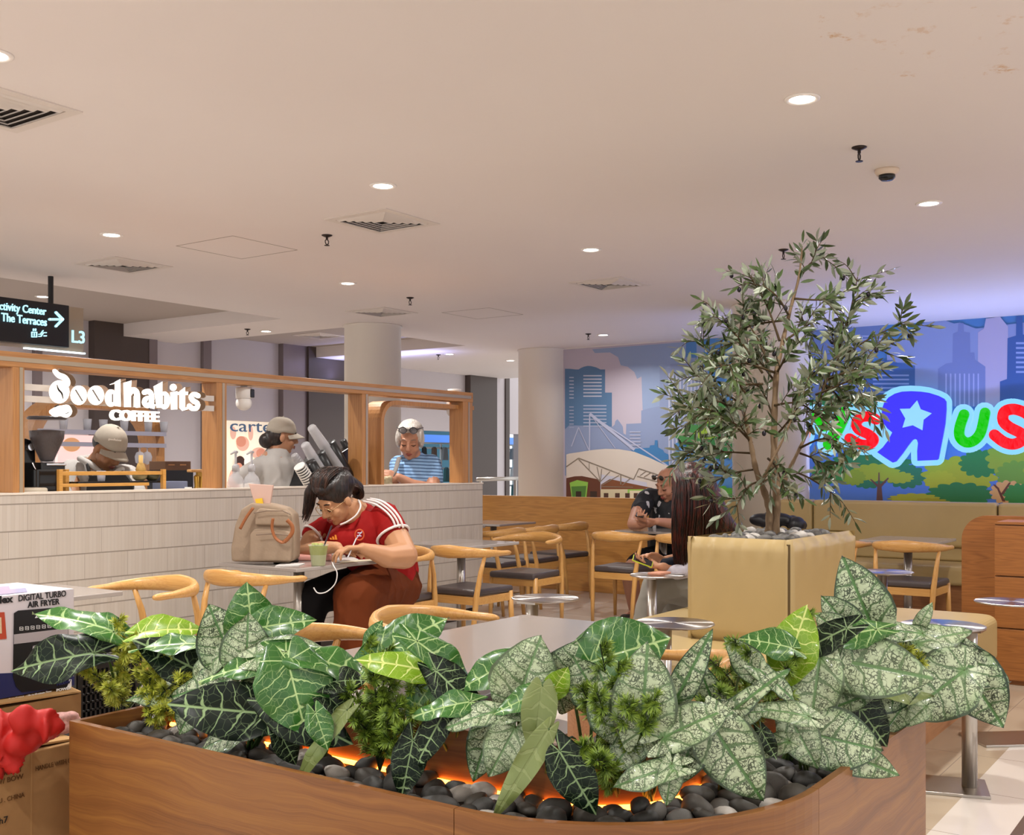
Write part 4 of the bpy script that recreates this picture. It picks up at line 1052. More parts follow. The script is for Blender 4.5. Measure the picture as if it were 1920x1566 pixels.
lett('- Up to 60-minute Timer', 49, 1307, 96, 4, t, wt, AY - .003); lett('- Non-slip footing', 49, 1313, 86, 4, t, wt, AY - .003)
flat('orange_dish_picture', [(-40, 1150), (8, 1148), (12, 1198), (-30, 1202)], mat('box_orange', '#B8482E', .5)); flat('dish_inset', [(-30, 1158), (2, 1158), (3, 1188), (-26, 1190)], mat('box_tan', '#D9C3A0', .5), lift=.002)
# plastic wrap on top
fm = MB()
for i in range(3): fm.prism([(a0.x + .03, AY + .02 + i * .1, z1 + .001), (a1.x - .15, AY + .03 + i * .1, z1 + .001), (a1.x - .12, AY + .09 + i * .1, z1 + .006), (a0.x, AY + .1 + i * .1, z1 + .008)], (0, 0, .002))
obj('glossy_film', fm, mat('film_lilac', '#B9B4D6', .15, coat=.5), t, world=True)
# black plastic crate
KYc = 3.55
k0 = GY(146, 1250, KYc); k1 = GY(262, 1250, KYc); kz1 = GY(200, 1218, KYc).z; kz0 = .30
t = thing('plastic_crate', 'black plastic basket crate with a square lattice standing behind the planter end', 'crate', ((k0.x + k1.x) / 2, KYc + .2, 0))
bk = mat('crate_black', '#161415', .45)
q = MB(); L_ = k1.x - k0.x
for zz in (0.0, .33):
    z_a, z_b = zz, zz + .32
    q.box((k0.x, KYc, z_a), (k1.x, KYc + .02, z_a + .03)).box((k0.x, KYc, z_b - .05), (k1.x, KYc + .02, z_b)).box((k0.x, KYc, z_a), (k0.x + .02, KYc + .35, z_b)).box((k1.x - .02, KYc, z_a), (k1.x, KYc + .35, z_b)).box((k0.x, KYc + .33, z_a), (k1.x, KYc + .35, z_b)).box((k0.x, KYc, z_a), (k1.x, KYc + .35, z_a + .01))
    n = 14
    for i in range(n + 1): q.box((k0.x + i * L_ / n - .004, KYc + .004, z_a), (k0.x + i * L_ / n + .004, KYc + .014, z_b))
    for i in range(9): q.box((k0.x, KYc + .004, z_a + .03 + i * .03), (k1.x, KYc + .014, z_a + .036 + i * .03))
obj('crate_lattice', q, bk, t, world=True)
# red cloth bag
r3 = random.Random(3)
q = MB()
bx, by, bz = GY(30, 1400, 3.16)
for (px_, py_, rp) in [(92, 1366, 22), (78, 1352, 24), (62, 1376, 30), (44, 1352, 30), (36, 1396, 30), (16, 1366, 36), (8, 1412, 28), (-12, 1388, 40), (-6, 1440, 18), (-34, 1380, 50), (62, 1402, 16), (84, 1384, 16), (24, 1432, 16), (-30, 1430, 26)]:
    c = W(px_, py_, 3.12 + r3.uniform(0, .06)); rr = rp / FPX * 3.15; q.ell(c, (rr, rr * .8, rr * .95), Matrix.Rotation(r3.uniform(-1, 1), 3, 'Y'))
obj('red_cloth_bag', q, mat('red_cloth', '#A81008', .6, noise=.15, nscale=14), voxel=.008, sm=6, wr=(.022, 13, .35), label='crumpled bright red cloth bag lying on the brown shipping carton', cat='bag')
q = MB(); c = GY(117, 1382, 3.12)
for i in range(12): q.ell((c.x + r3.uniform(-.04, .05), 3.13 + r3.uniform(-.02, .03), zt + .025 + r3.uniform(0, .03)), (r3.uniform(.02, .035), .02, r3.uniform(.015, .025)))
obj('net_sack', q, mat('net_pink', '#D9A9A4', .8, noise=.4, nscale=120), voxel=.007, sm=1, label='pink and white woven net sack poking out beside the red bag', cat='sack')
# ================================================================ wooden planter
def planter_wood():
    t = NT('planter_wood'); uv = t.n('ShaderNodeUVMap', uv_map='UVMap').outputs[0]
    u, v, _ = t.sep(uv)
    warp = t.noise(t.comb(t.math('MULTIPLY', u, 1.1), t.math('MULTIPLY', v, 3.0)), 1.6, 3, .5)
    vv = t.math('ADD', t.math('MULTIPLY', v, 26.0), t.math('MULTIPLY', warp, 3.5))
    g1 = t.noise(t.comb(t.math('MULTIPLY', u, .9), vv), 1.0, 3, .55)
    g2 = t.noise(t.comb(t.math('MULTIPLY', u, 3.0), t.math('MULTIPLY', vv, 9.0)), 1.0, 3, .6)
    f = t.math('ADD', t.math('MULTIPLY', g1, .7), t.math('MULTIPLY', g2, .35))
    t.put(t.b.inputs['Base Color'], t.ramp(f, [(.3, lin('#61391A')), (.5, lin('#7E4F27')), (.72, lin('#95642F'))]))
    t.b.inputs['Roughness'].default_value = .4; t.bump(g2, .1, .002)
    return t.m
PW = planter_wood()
ZP = .6; ZB = .675; ZS = .545
pl = thing('wood_planter', 'curved wooden planter box with a warm lit inner panel, full of pebbles and leaves', 'planter', (2.3, 1.4, 0))
def ppath(off, y_end=2.9, x_end=3.42):
    """outline of the planter, off metres inside the outer face"""
    r = .6 - off; segs = []
    A_ = [(1.88 + off, y_end), (1.88 + off, 1.47)]
    arc = [(2.48 - r * math.cos(a), 1.47 - r * math.sin(a)) for a in [PI / 2 * i / 24 for i in range(25)]]
    B2 = [(2.48, .87 + off), (x_end, .87 + off)]
    return A_, arc, B2
def board(nm, pts_o, pts_i, z0, z1, uoff=0, m=PW):
    q = MB(); n = len(pts_o); u = uoff; us = [u]
    for i in range(n - 1): u += math.dist(pts_o[i], pts_o[i + 1]); us.append(u)
    def V(p, z, uu, vv): q.v.append(Vector((p[0], p[1], z))); q.uvs.append((uu, vv, 0, 0)); return len(q.v) - 1
    for i in range(n - 1):
        a, b, c, d = pts_o[i], pts_o[i + 1], pts_i[i + 1], pts_i[i]
        for (P, zs, uu, vv) in (((a, b, b, a), (z0, z0, z1, z1), (us[i], us[i + 1], us[i + 1], us[i]), (z0, z0, z1, z1)),
                                ((c, d, d, c), (z0, z0, z1, z1), (us[i + 1], us[i], us[i], us[i + 1]), (z0, z0, z1, z1)),
                                ((a, b, c, d), (z1,) * 4, (us[i], us[i + 1], us[i + 1], us[i]), (.91, .91, .92, .92)),
                                ((d, c, b, a), (z0,) * 4, (us[i], us[i + 1], us[i + 1], us[i]), (.91, .91, .92, .92))):
            q.f.append([V(P[k], zs[k], uu[k], vv[k]) for k in range(4)]); q.mi.append(0)
    for (a, b) in ((pts_o[0], pts_i[0]), (pts_i[-1], pts_o[-1])):
        q.f.append([V(a, z0, 0, z0), V(a, z1, 0, z1), V(b, z1, .02, z1), V(b, z0, .02, z0)]); q.mi.append(0)
    return obj(nm, q, m, pl, world=True)
oA, oArc, oB = ppath(0); iA, iArc, iB = ppath(.02)
board('side_panel', [oA[0], (1.88, 1.472)], [iA[0], (1.90, 1.472)], 0, ZP)
board('curved_panel', oArc, iArc, 0, ZP, 1.43)
board('side_panel', [(2.482, .87), oB[1]], [(2.482, .89), iB[1]], 0, ZP, 2.5)
board('seam_line', [(1.886, 1.473), (1.886, 1.469)], [(1.9, 1.473), (1.9, 1.469)], 0, ZP - .001, 0, seam_m)
bA, bArc, bB = ppath(.33); cA, cArc, cB = ppath(.35)
board('inner_panel', [(bA[0][0], 2.9)] + bArc + [bB[1]], [(cA[0][0], 2.9)] + cArc + [cB[1]], 0, ZB)
board('end_panel', [(1.90, 2.9), (2.21, 2.9)], [(1.90, 2.88), (2.21, 2.88)], 0, ZP)
board('end_panel', [(3.42, .89), (3.42, 1.2)], [(3.40, .89), (3.40, 1.2)], 0, ZP)
# soil bed
mA, mArc, mB_ = ppath(.021); nA, nArc, nB = ppath(.329)
board('soil_bed', [mA[0][:1] + (2.879,)] + mArc + [(3.399, mB_[1][1])], [nA[0][:1] + (2.879,)] + nArc + [(3.399, nB[1][1])], ZS - .05, ZS - .02, 0, mat('soil_dark', '#2A221D'))
# warm strip light at the foot of the inner panel
sA, sArc, sB = ppath(.322); q = MB()
strip_path = [(s_[0], s_[1], ZS - .010) for s_ in [(sA[0][0], 2.85)] + sArc + [(3.37, sB[1][1])]]
q.tube(strip_path, .007, 8)
obj('light_strip', q, mat('strip_amber', '#FFB060', .4, em='#FF8E32', ems=10), pl, world=True)

# ---------------------------------------------------------------- pebbles
def stone_mat(n_, a, b):
    t = NT(n_); co = t.coord(); f = t.noise(co, 18, 5, .6)
    t.put(t.b.inputs['Base Color'], t.mix(f, lin(a), lin(b))); t.b.inputs['Roughness'].default_value = .5; t.bump(t.noise(co, 90, 3), .25, .002); return t.m
SM = [stone_mat('pebble_dark', '#2B2B2A', '#474542'), stone_mat('pebble_brown', '#332F2A', '#4A453D'), stone_mat('pebble_grey', '#55524E', '#6E6A65'), stone_mat('pebble_pale', '#A8A29B', '#C7C0B8')]
from mathutils import noise as mnoise
def stone_mesh(k, m):
    q = MB().ell((0, 0, 0), (1, 1, 1), nu=14, nv=9)
    r_ = random.Random(k); a = r_.uniform(.62, .85); b = r_.uniform(.5, .72); off = Vector((k * 3.1, k, 0))
    q.v = [Vector((p.x, p.y * a, p.z * b)) * (1 + .22 * mnoise.noise(p * .9 + off)) for p in q.v]
    return q.mesh('pebble', m, True)
SMESH = [stone_mesh(k, SM[(0, 0, 1, 0, 1, 2, 0, 1, 2, 0, 3, 1)[k]]) for k in range(12)]
TREEST = [stone_mesh(20 + k, SM[(2, 2, 0, 2, 3)[k]]) for k in range(5)]
def stone(me, loc, r, lb, grp):
    o = bpy.data.objects.new('pebble', me); COL.objects.link(o); o.location = loc; o.scale = (r, r, r)
    o.rotation_euler = (rnd.uniform(-.35, .35), rnd.uniform(-.35, .35), rnd.uniform(0, 6.28)); o['label'] = lb; o['category'] = 'pebble'; o['group'] = grp
LB = {'pebble_dark': 'smooth dark grey pebble lying in the wooden planter under the leaves', 'pebble_brown': 'smooth brownish grey pebble lying in the wooden planter under the leaves',
      'pebble_grey': 'smooth mid grey pebble lying in the wooden planter under the leaves', 'pebble_pale': 'pale whitish pebble lying among the darker ones in the wooden planter'}
placed = []
def try_place(x, y, r):
    for (a, b, c) in placed:
        if (a - x) ** 2 + (b - y) ** 2 < ((r + c) * .74) ** 2: return False
    placed.append((x, y, r)); return True
cnt = 0; tries = 0
while cnt < 215 and tries < 30000:
    tries += 1; u = rnd.uniform(0, 3.3); off = rnd.uniform(.05, .31); r = rnd.uniform(.029, .055)
    if u < 1.40: x, y = 1.88 + off, 2.86 - u
    elif u < 2.4: a = (u - 1.40) / 1.0 * PI / 2; R2 = .6 - off; x, y = 2.48 - R2 * math.cos(a), 1.47 - R2 * math.sin(a)
    else: x, y = 2.48 + (u - 2.4), .87 + off
    if not (.032 + r * .8 < off < .325 - r * .55) or x > 3.36 or not try_place(x, y, r): continue
    me = SMESH[rnd.randrange(12)]; lb = LB[me.materials[0].name]
    stone(me, (x, y, ZS - .012 + rnd.uniform(-.006, .014)), r, lb, {'pebble_dark': 'dark pebbles in the planter', 'pebble_brown': 'brownish pebbles in the planter', 'pebble_grey': 'grey pebbles in the planter', 'pebble_pale': 'pale pebbles in the planter'}[me.materials[0].name]); cnt += 1
placed.clear(); cnt = 0; tries = 0
while cnt < 62 and tries < 9000:
    tries += 1; x = rnd.uniform(BX0 + .09, BX1 - .09); y = rnd.uniform(BY0 + .09, BY1 - .09); r = rnd.uniform(.028, .045)
    if (abs(x - 5.30) < .06 and abs(y - 2.08) < .06) or not try_place(x, y, r): continue
    stone(TREEST[rnd.randrange(5)], (x, y, BZ1 - .022 + rnd.uniform(0, .014)), r, 'grey river pebble heaped around the foot of the olive tree', 'pebbles in the tree box'); cnt += 1

# ---------------------------------------------------------------- leaves
def leaf_mat(name, base_a, base_b, vein, style, rough=.32):
    t = NT(name)
    uv = t.n('ShaderNodeUVMap', uv_map='UVMap').outputs[0]; pv = t.n('ShaderNodeUVMap', uv_map='P').outputs[0]
    x, y, _ = t.sep(uv)       # x: signed across in leaf lengths, y: along
    u, v, _ = t.sep(pv)       # u: 0..1 edge to edge, v 0..1
    oi = t.n('ShaderNodeObjectInfo').outputs['Random']
    x = t.math('SUBTRACT', x, 1.0); ax = t.math('ABSOLUTE', x)
    au = t.math('ABSOLUTE', t.math('SUBTRACT', t.math('MULTIPLY', u, 2.0), 1.0))
    wob = t.math('MULTIPLY', t.math('SUBTRACT', t.noise(uv, 4.0, 3), .5), .22)
    # lateral veins sweep forward from the midrib; behind the stalk they fan backwards
    tt = t.math('ADD', t.math('SUBTRACT', y, t.math('MULTIPLY', ax, t.math('SUBTRACT', 1.15, t.math('MULTIPLY', y, .9)))), wob)
    ph = t.math('FRACT', t.math('MULTIPLY', tt, 5.2 if style != 'C' else 5.0))
    d = t.math('ABSOLUTE', t.math('SUBTRACT', ph, .5))
    wv = t.math('ADD', .008 if style == 'D' else .045, t.math('MULTIPLY', t.math('SUBTRACT', 1.0, au), .035))
    lat = t.math('SUBTRACT', 1.0, t.smooth(t.math('SUBTRACT', d, wv), 0.0, .04))
    yy_ = t.math('SUBTRACT', y, .25); r2_ = t.math('SQRT', t.math('ADD', t.math('POWER', x, 2.0), t.math('POWER', yy_, 2.0)))
    an = t.math('MULTIPLY', t.math('DIVIDE', t.math('ARCTAN2', ax, yy_), PI), 4.0 if style == 'C' else 3.4)
    dr = t.math('MULTIPLY', t.math('ABSOLUTE', t.math('SUBTRACT', t.math('FRACT', t.math('ADD', an, t.math('ADD', .5, t.math('MULTIPLY', wob, .6)))), .5)), t.math('MULTIPLY', r2_, .8))
    rad = t.math('SUBTRACT', 1.0, t.smooth(dr, .003 if style != 'C' else .007, .010 if style != 'C' else .018))
    near_ = t.math('SUBTRACT', 1.0, t.smooth(y, .30, .40))
    lat = t.math('ADD', t.math('MULTIPLY', lat, t.math('SUBTRACT', 1.0, near_)), t.math('MULTIPLY', rad, near_))
    if style == 'C': lat = t.math('MAXIMUM', lat, t.math('MULTIPLY', rad, t.math('SUBTRACT', 1.0, t.smooth(r2_, .25, .5))))
    mid = t.math('SUBTRACT', 1.0, t.smooth(ax, .006 if style != 'C' else .01, .018 if style != 'C' else .026))
    n1 = t.noise(uv, 3.5, 3)
    base = t.mix(n1, lin(base_a), lin(base_b))
    if style == 'C':
        vd = t.n('ShaderNodeTexVoronoi', feature='DISTANCE_TO_EDGE'); wuv = t.n('ShaderNodeVectorMath', operation='ADD'); t.put(wuv.inputs[0], uv)
        nc = t.n('ShaderNodeTexNoise'); t.put(nc.inputs['Vector'], uv); nc.inputs['Scale'].default_value = 14
        sc2 = t.n('ShaderNodeVectorMath', operation='SCALE'); t.put(sc2.inputs[0], nc.outputs['Color']); sc2.inputs[3].default_value = .09
        t.t.links.new(sc2.outputs[0], wuv.inputs[1]); t.put(vd.inputs['Vector'], wuv.outputs[0]); vd.inputs['Scale'].default_value = 25
        msk = t.smooth(t.noise(uv, 8.0, 2), .33, .47)
        net = t.math('MULTIPLY', t.math('SUBTRACT', 1.0, t.smooth(vd.outputs[0], .05, .13)), msk)
        base = t.mix(t.math('MULTIPLY', t.smooth(au, .55, .95), .55), base, lin('#5F8F50'))
        col = t.mix(t.math('MULTIPLY', net, .95), base, lin('#12290F'))
        col = t.mix(t.math('MULTIPLY', lat, .85), col, lin(vein)); col = t.mix(mid, col, lin('#47763A'))
        ctr = t.math('SUBTRACT', 1.0, t.smooth(t.math('ADD', t.math('POWER', ax, 2.0), t.math('POWER', t.math('SUBTRACT', y, .28), 2.0)), .0, .012))
        col = t.mix(t.math('MULTIPLY', ctr, .8), col, lin('#4E7E3A'))
        edge = t.math('MAXIMUM', t.smooth(au, .88, .95), t.smooth(v, .965, .985))
        col = t.mix(edge, col, lin('#16321C'))
    elif style == 'O':
        col = t.mix(t.math('MULTIPLY', lat, .25), base, lin(vein))
    else:
        vd = t.n('ShaderNodeTexVoronoi', feature='DISTANCE_TO_EDGE'); t.put(vd.inputs['Vector'], uv); vd.inputs['Scale'].default_value = 10
        sec = t.math('MULTIPLY', t.math('SUBTRACT', 1.0, t.smooth(vd.outputs[0], .0, .035)), .35)
        base = t.mix(sec, base, lin(vein))
        base = t.mix(t.math('MULTIPLY', t.smooth(t.noise(uv, 2.2, 2), .45, .7), .5), base, lin(base_b))
        fade = t.math('SUBTRACT', 1.0, t.smooth(au, .82, .97))
        col = t.mix(t.math('MULTIPLY', lat, fade), base, lin(vein)); col = t.mix(mid, col, lin(vein))
    col = t.mix(t.math('MULTIPLY', oi, .22), col, lin(base_b))
    t.put(t.b.inputs['Base Color'], col); t.b.inputs['Roughness'].default_value = rough; t.b.inputs['Coat Weight'].default_value = .2 if name != 'leaf_dark' else 0.0; t.b.inputs['Specular IOR Level'].default_value = .45 if name != 'leaf_dark' else .25
    t.bump(t.math('ADD', t.math('MULTIPLY', lat, -1.0), t.math('MULTIPLY', mid, -1.0)), .35, .004)
    return t.m
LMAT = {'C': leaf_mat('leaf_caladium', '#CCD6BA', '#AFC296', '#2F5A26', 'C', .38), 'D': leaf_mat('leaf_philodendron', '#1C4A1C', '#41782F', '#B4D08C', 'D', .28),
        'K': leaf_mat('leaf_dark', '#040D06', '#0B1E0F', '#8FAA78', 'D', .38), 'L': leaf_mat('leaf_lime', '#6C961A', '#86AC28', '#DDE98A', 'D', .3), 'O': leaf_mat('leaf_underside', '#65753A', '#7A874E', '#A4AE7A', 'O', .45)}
stalk_m = {'C': mat('stalk_green', '#4C5B2E', .5), 'D': mat('stalk_dark', '#3E5A2B', .45)}
LW = [(0, .68), (.08, .88), (.2, 1.0), (.38, 1.0), (.52, .90), (.66, .73), (.8, .49), (.9, .26), (.96, .11), (1, .0)]
def lw(v):
    for (a, b), (c, d) in zip(LW[:-1], LW[1:]):
        if v <= c: k = (v - a) / (c - a); return b + (d - b) * k
    return 0
def leaf_mb(L, Wd, droop, fold, wave, seed, lobes=.22):
    q = MB(); r_ = random.Random(seed); nu, nv = 14, 16; ph = r_.uniform(0, 6); ph2 = r_.uniform(0, 6); tw = r_.uniform(-.25, .25)
    for j in range(nv + 1):
        v = j / nv
        for i in range(nu + 1):
            u = i / nu * 2 - 1; ww = lw(v) * Wd / 2
            x = u * ww
            y = v * L - (1 - v) ** 2.2 * lobes * L * math.sin(PI * min(1, abs(u) * 1.02)) ** .8 * 1.0
            rr = y / L
            z = -droop * L * max(0, rr) ** 1.8 + fold * abs(x) * .9 - fold * .6 * (abs(u) ** 2.4) * ww
            z += wave * L * .5 * abs(u) ** 1.5 * math.sin(v * 9 + ph + (2.0 if u > 0 else 0)) + .01 * L * math.sin(v * 22 + ph2) * abs(u)
            z -= .10 * L * max(0, -rr) * 1.5
            z += tw * x * rr
            q.v.append(Vector((x, y - 0, z))); q.uvs.append((x / L + 1, y / L + .25, (u + 1) / 2, v))
    for j in range(nv):
        for i in range(nu):
            a = j * (nu + 1) + i; q.f.append([a, a + 1, a + nu + 2, a + nu + 1]); q.mi.append(0)
    return q
SD = [(0, 3.45), (250, 3.3), (500, 3.02), (700, 2.78), (900, 2.58), (1100, 2.46), (1250, 2.44), (1400, 2.55), (1550, 2.80), (1700, 3.05), (1950, 3.35)]
def sdef(x):
    for (a, b), (c, d) in zip(SD[:-1], SD[1:]):
        if x <= c: return b + (d - b) * (x - a) / (c - a)
    return SD[-1][1]
def gplant(px, py): return GZ(px, py, ZS + .01)
# plants: name, base pixel on the pebbles, label
PL = {
 'p1': ('philodendron', 228, 1338, 'white veined plant at the far left end of the planter, reaching over the boxes'),
 'p2': ('philodendron', 470, 1398, 'white veined plant with near black lower leaves in the left part of the planter'),
 'c1': ('caladium', 430, 1385, 'mottled pale caladium in the left part of the planter, above the black leaves'),
 'p3': ('philodendron', 600, 1415, 'white veined plant with a long pale drooping leaf left of the middle'),
 'p4': ('philodendron', 850, 1440, 'white veined plant with one lime leaf, in front of the large table'),
 'c2': ('caladium', 965, 1460, 'mottled caladium with a backlit tan leaf near the middle of the planter'),
 'p5': ('philodendron', 1030, 1480, 'plant with two big olive drooping undersides in the middle of the planter'),
 'c3': ('caladium', 1215, 1492, 'mottled caladium at the curved front corner of the planter'),
 'p6': ('philodendron', 1105, 1475, 'white veined plant with a big glossy leaf against the large table edge'),
 'c4': ('caladium', 1358, 1474, 'mottled caladium with one large heart leaf hanging over the pebbles right of the corner'),
 'p7': ('philodendron', 1470, 1425, 'plant with an upright lime green leaf in front of the tree box'),
 'c5': ('caladium', 1510, 1440, 'mottled caladium drooping over the right rim of the planter'),
 'c6': ('caladium', 1585, 1400, 'tall mottled caladium whose topmost leaf stands against the cream tree box'),
 'c7': ('caladium', 1690, 1352, 'wide mottled caladium spilling past the right end of the planter')}
# leaf list: plant, type, centre px, centre py, length px, width px, tip direction deg, face (1 = faces viewer, 0 = faces up), depth offset
LV = [
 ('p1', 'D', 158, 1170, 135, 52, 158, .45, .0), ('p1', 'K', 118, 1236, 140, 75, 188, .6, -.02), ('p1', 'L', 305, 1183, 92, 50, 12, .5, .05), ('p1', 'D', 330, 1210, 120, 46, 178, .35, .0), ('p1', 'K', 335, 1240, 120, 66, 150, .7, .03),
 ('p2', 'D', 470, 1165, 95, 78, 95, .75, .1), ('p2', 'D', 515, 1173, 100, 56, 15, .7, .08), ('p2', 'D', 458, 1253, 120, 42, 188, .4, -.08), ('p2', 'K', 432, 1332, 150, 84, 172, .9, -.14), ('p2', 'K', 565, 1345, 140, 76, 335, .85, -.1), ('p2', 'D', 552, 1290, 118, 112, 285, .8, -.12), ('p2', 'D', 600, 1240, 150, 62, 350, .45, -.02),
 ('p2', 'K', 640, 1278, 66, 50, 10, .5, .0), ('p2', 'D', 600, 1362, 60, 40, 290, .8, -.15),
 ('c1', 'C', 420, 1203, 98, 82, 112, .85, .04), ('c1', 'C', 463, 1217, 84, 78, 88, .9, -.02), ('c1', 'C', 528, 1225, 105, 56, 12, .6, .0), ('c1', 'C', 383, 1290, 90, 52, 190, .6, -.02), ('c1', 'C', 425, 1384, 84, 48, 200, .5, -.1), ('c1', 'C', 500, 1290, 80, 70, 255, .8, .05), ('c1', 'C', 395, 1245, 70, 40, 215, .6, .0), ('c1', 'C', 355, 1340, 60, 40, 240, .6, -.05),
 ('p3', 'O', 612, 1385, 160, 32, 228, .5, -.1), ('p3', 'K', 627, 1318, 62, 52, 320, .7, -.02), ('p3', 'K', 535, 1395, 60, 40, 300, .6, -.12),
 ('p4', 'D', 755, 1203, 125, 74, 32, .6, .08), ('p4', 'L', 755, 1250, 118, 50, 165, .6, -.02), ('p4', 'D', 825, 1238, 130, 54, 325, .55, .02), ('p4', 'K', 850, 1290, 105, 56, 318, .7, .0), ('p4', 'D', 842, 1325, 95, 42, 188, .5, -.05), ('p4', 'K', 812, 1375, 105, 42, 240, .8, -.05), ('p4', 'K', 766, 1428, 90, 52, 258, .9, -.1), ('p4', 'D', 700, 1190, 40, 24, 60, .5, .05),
 ('c2', 'C', 895, 1345, 84, 40, 192, .5, -.03), ('c2', 'C', 862, 1326, 72, 34, 170, .5, -.01), ('c2', 'C', 985, 1272, 110, 104, 70, .85, .05), ('c2', 'C', 910, 1393, 98, 56, 252, .9, .06), ('c2', 'C', 948, 1398, 86, 68, 240, .9, -.03), ('c2', 'C', 975, 1340, 60, 36, 20, .4, .0),
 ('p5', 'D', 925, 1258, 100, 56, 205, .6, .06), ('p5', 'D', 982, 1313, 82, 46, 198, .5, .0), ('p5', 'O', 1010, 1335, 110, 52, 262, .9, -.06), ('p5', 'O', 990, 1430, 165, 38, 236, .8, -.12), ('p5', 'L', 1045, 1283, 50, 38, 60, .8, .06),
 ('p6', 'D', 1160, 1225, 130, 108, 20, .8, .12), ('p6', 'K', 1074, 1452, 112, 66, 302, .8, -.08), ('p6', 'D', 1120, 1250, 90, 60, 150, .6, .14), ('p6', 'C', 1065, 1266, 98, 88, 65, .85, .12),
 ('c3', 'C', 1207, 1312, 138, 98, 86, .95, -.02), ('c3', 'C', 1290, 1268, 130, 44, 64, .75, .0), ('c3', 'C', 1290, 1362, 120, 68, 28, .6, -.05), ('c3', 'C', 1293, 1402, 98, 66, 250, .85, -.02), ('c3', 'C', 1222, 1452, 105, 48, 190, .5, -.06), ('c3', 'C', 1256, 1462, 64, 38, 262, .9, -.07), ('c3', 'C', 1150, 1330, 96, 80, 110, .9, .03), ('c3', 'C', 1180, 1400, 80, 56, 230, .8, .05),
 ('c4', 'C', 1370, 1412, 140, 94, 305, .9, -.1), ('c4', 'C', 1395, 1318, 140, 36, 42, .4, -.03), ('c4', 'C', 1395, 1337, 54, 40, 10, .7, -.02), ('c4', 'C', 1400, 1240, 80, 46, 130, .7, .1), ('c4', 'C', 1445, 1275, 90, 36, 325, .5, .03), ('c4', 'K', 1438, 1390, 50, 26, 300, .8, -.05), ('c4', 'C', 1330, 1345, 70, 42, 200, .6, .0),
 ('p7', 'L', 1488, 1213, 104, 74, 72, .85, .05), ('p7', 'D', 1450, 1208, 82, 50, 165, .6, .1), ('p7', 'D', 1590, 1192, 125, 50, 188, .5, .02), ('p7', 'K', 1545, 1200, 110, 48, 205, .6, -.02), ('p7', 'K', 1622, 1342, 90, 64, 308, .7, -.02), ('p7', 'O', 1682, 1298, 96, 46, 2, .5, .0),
 ('c5', 'C', 1475, 1337, 92, 44, 165, .5, -.04), ('c5', 'C', 1572, 1388, 110, 92, 350, .85, -.1), ('c5', 'C', 1597, 1418, 122, 56, 342, .8, -.13), ('c5', 'C', 1608, 1312, 125, 32, 195, .35, -.03), ('c5', 'C', 1530, 1345, 80, 60, 250, .7, .0), ('c5', 'C', 1450, 1400, 70, 36, 195, .6, .02),
 ('c6', 'C', 1618, 1135, 128, 84, 112, .9, .08), ('c6', 'C', 1578, 1160, 74, 54, 130, .85, .09), ('c6', 'C', 1565, 1178, 60, 44, 140, .8, .06), ('c6', 'C', 1530, 1285, 120, 76, 262, .9, -.02), ('c6', 'C', 1535, 1235, 98, 50, 48, .6, .0), ('c6', 'C', 1625, 1248, 165, 96, 352, .85, -.06), ('c6', 'C', 1640, 1180, 80, 40, 350, .5, .04),
 ('c1', 'C', 300, 1300, 90, 48, 185, .5, .06), ('c1', 'C', 350, 1265, 80, 50, 160, .6, .08), ('p3', 'D', 560, 1245, 90, 50, 20, .5, .06), ('p4', 'D', 800, 1295, 90, 54, 235, .7, .06), ('c3', 'C', 1110, 1290, 90, 70, 120, .8, .1), ('c4', 'C', 1330, 1300, 90, 44, 110, .7, .08), ('c6', 'C', 1570, 1250, 100, 60, 150, .7, .03), ('c5', 'C', 1500, 1380, 90, 60, 300, .8, -.02), ('c7', 'C', 1660, 1300, 100, 60, 200, .7, .04),
 ('c7', 'C', 1690, 1185, 90, 36, 172, .5, .02), ('c7', 'C', 1730, 1162, 48, 22, 62, .7, .0), ('c7', 'C', 1757, 1198, 94, 48, 20, .6, .02), ('c7', 'C', 1790, 1243, 158, 66, 348, .6, .0), ('c7', 'C', 1768, 1288, 118, 98, 215, .9, -.05), ('c7', 'C', 1828, 1282, 125, 88, 305, .85, -.02), ('c7', 'C', 1862, 1270, 60, 42, 320, .6, .04), ('c7', 'C', 1722, 1338, 46, 30, 220, .7, -.02), ('c7', 'C', 1690, 1330, 80, 50, 230, .7, .05), ('c7', 'C', 1700, 1240, 70, 40, 100, .7, .05),
]
plants = {}
for k, (kd, px, py, lb) in PL.items():
    b = gplant(px, py); plants[k] = thing(kd, lb, 'plant', tuple(b), group='artificial plants in the wooden planter')
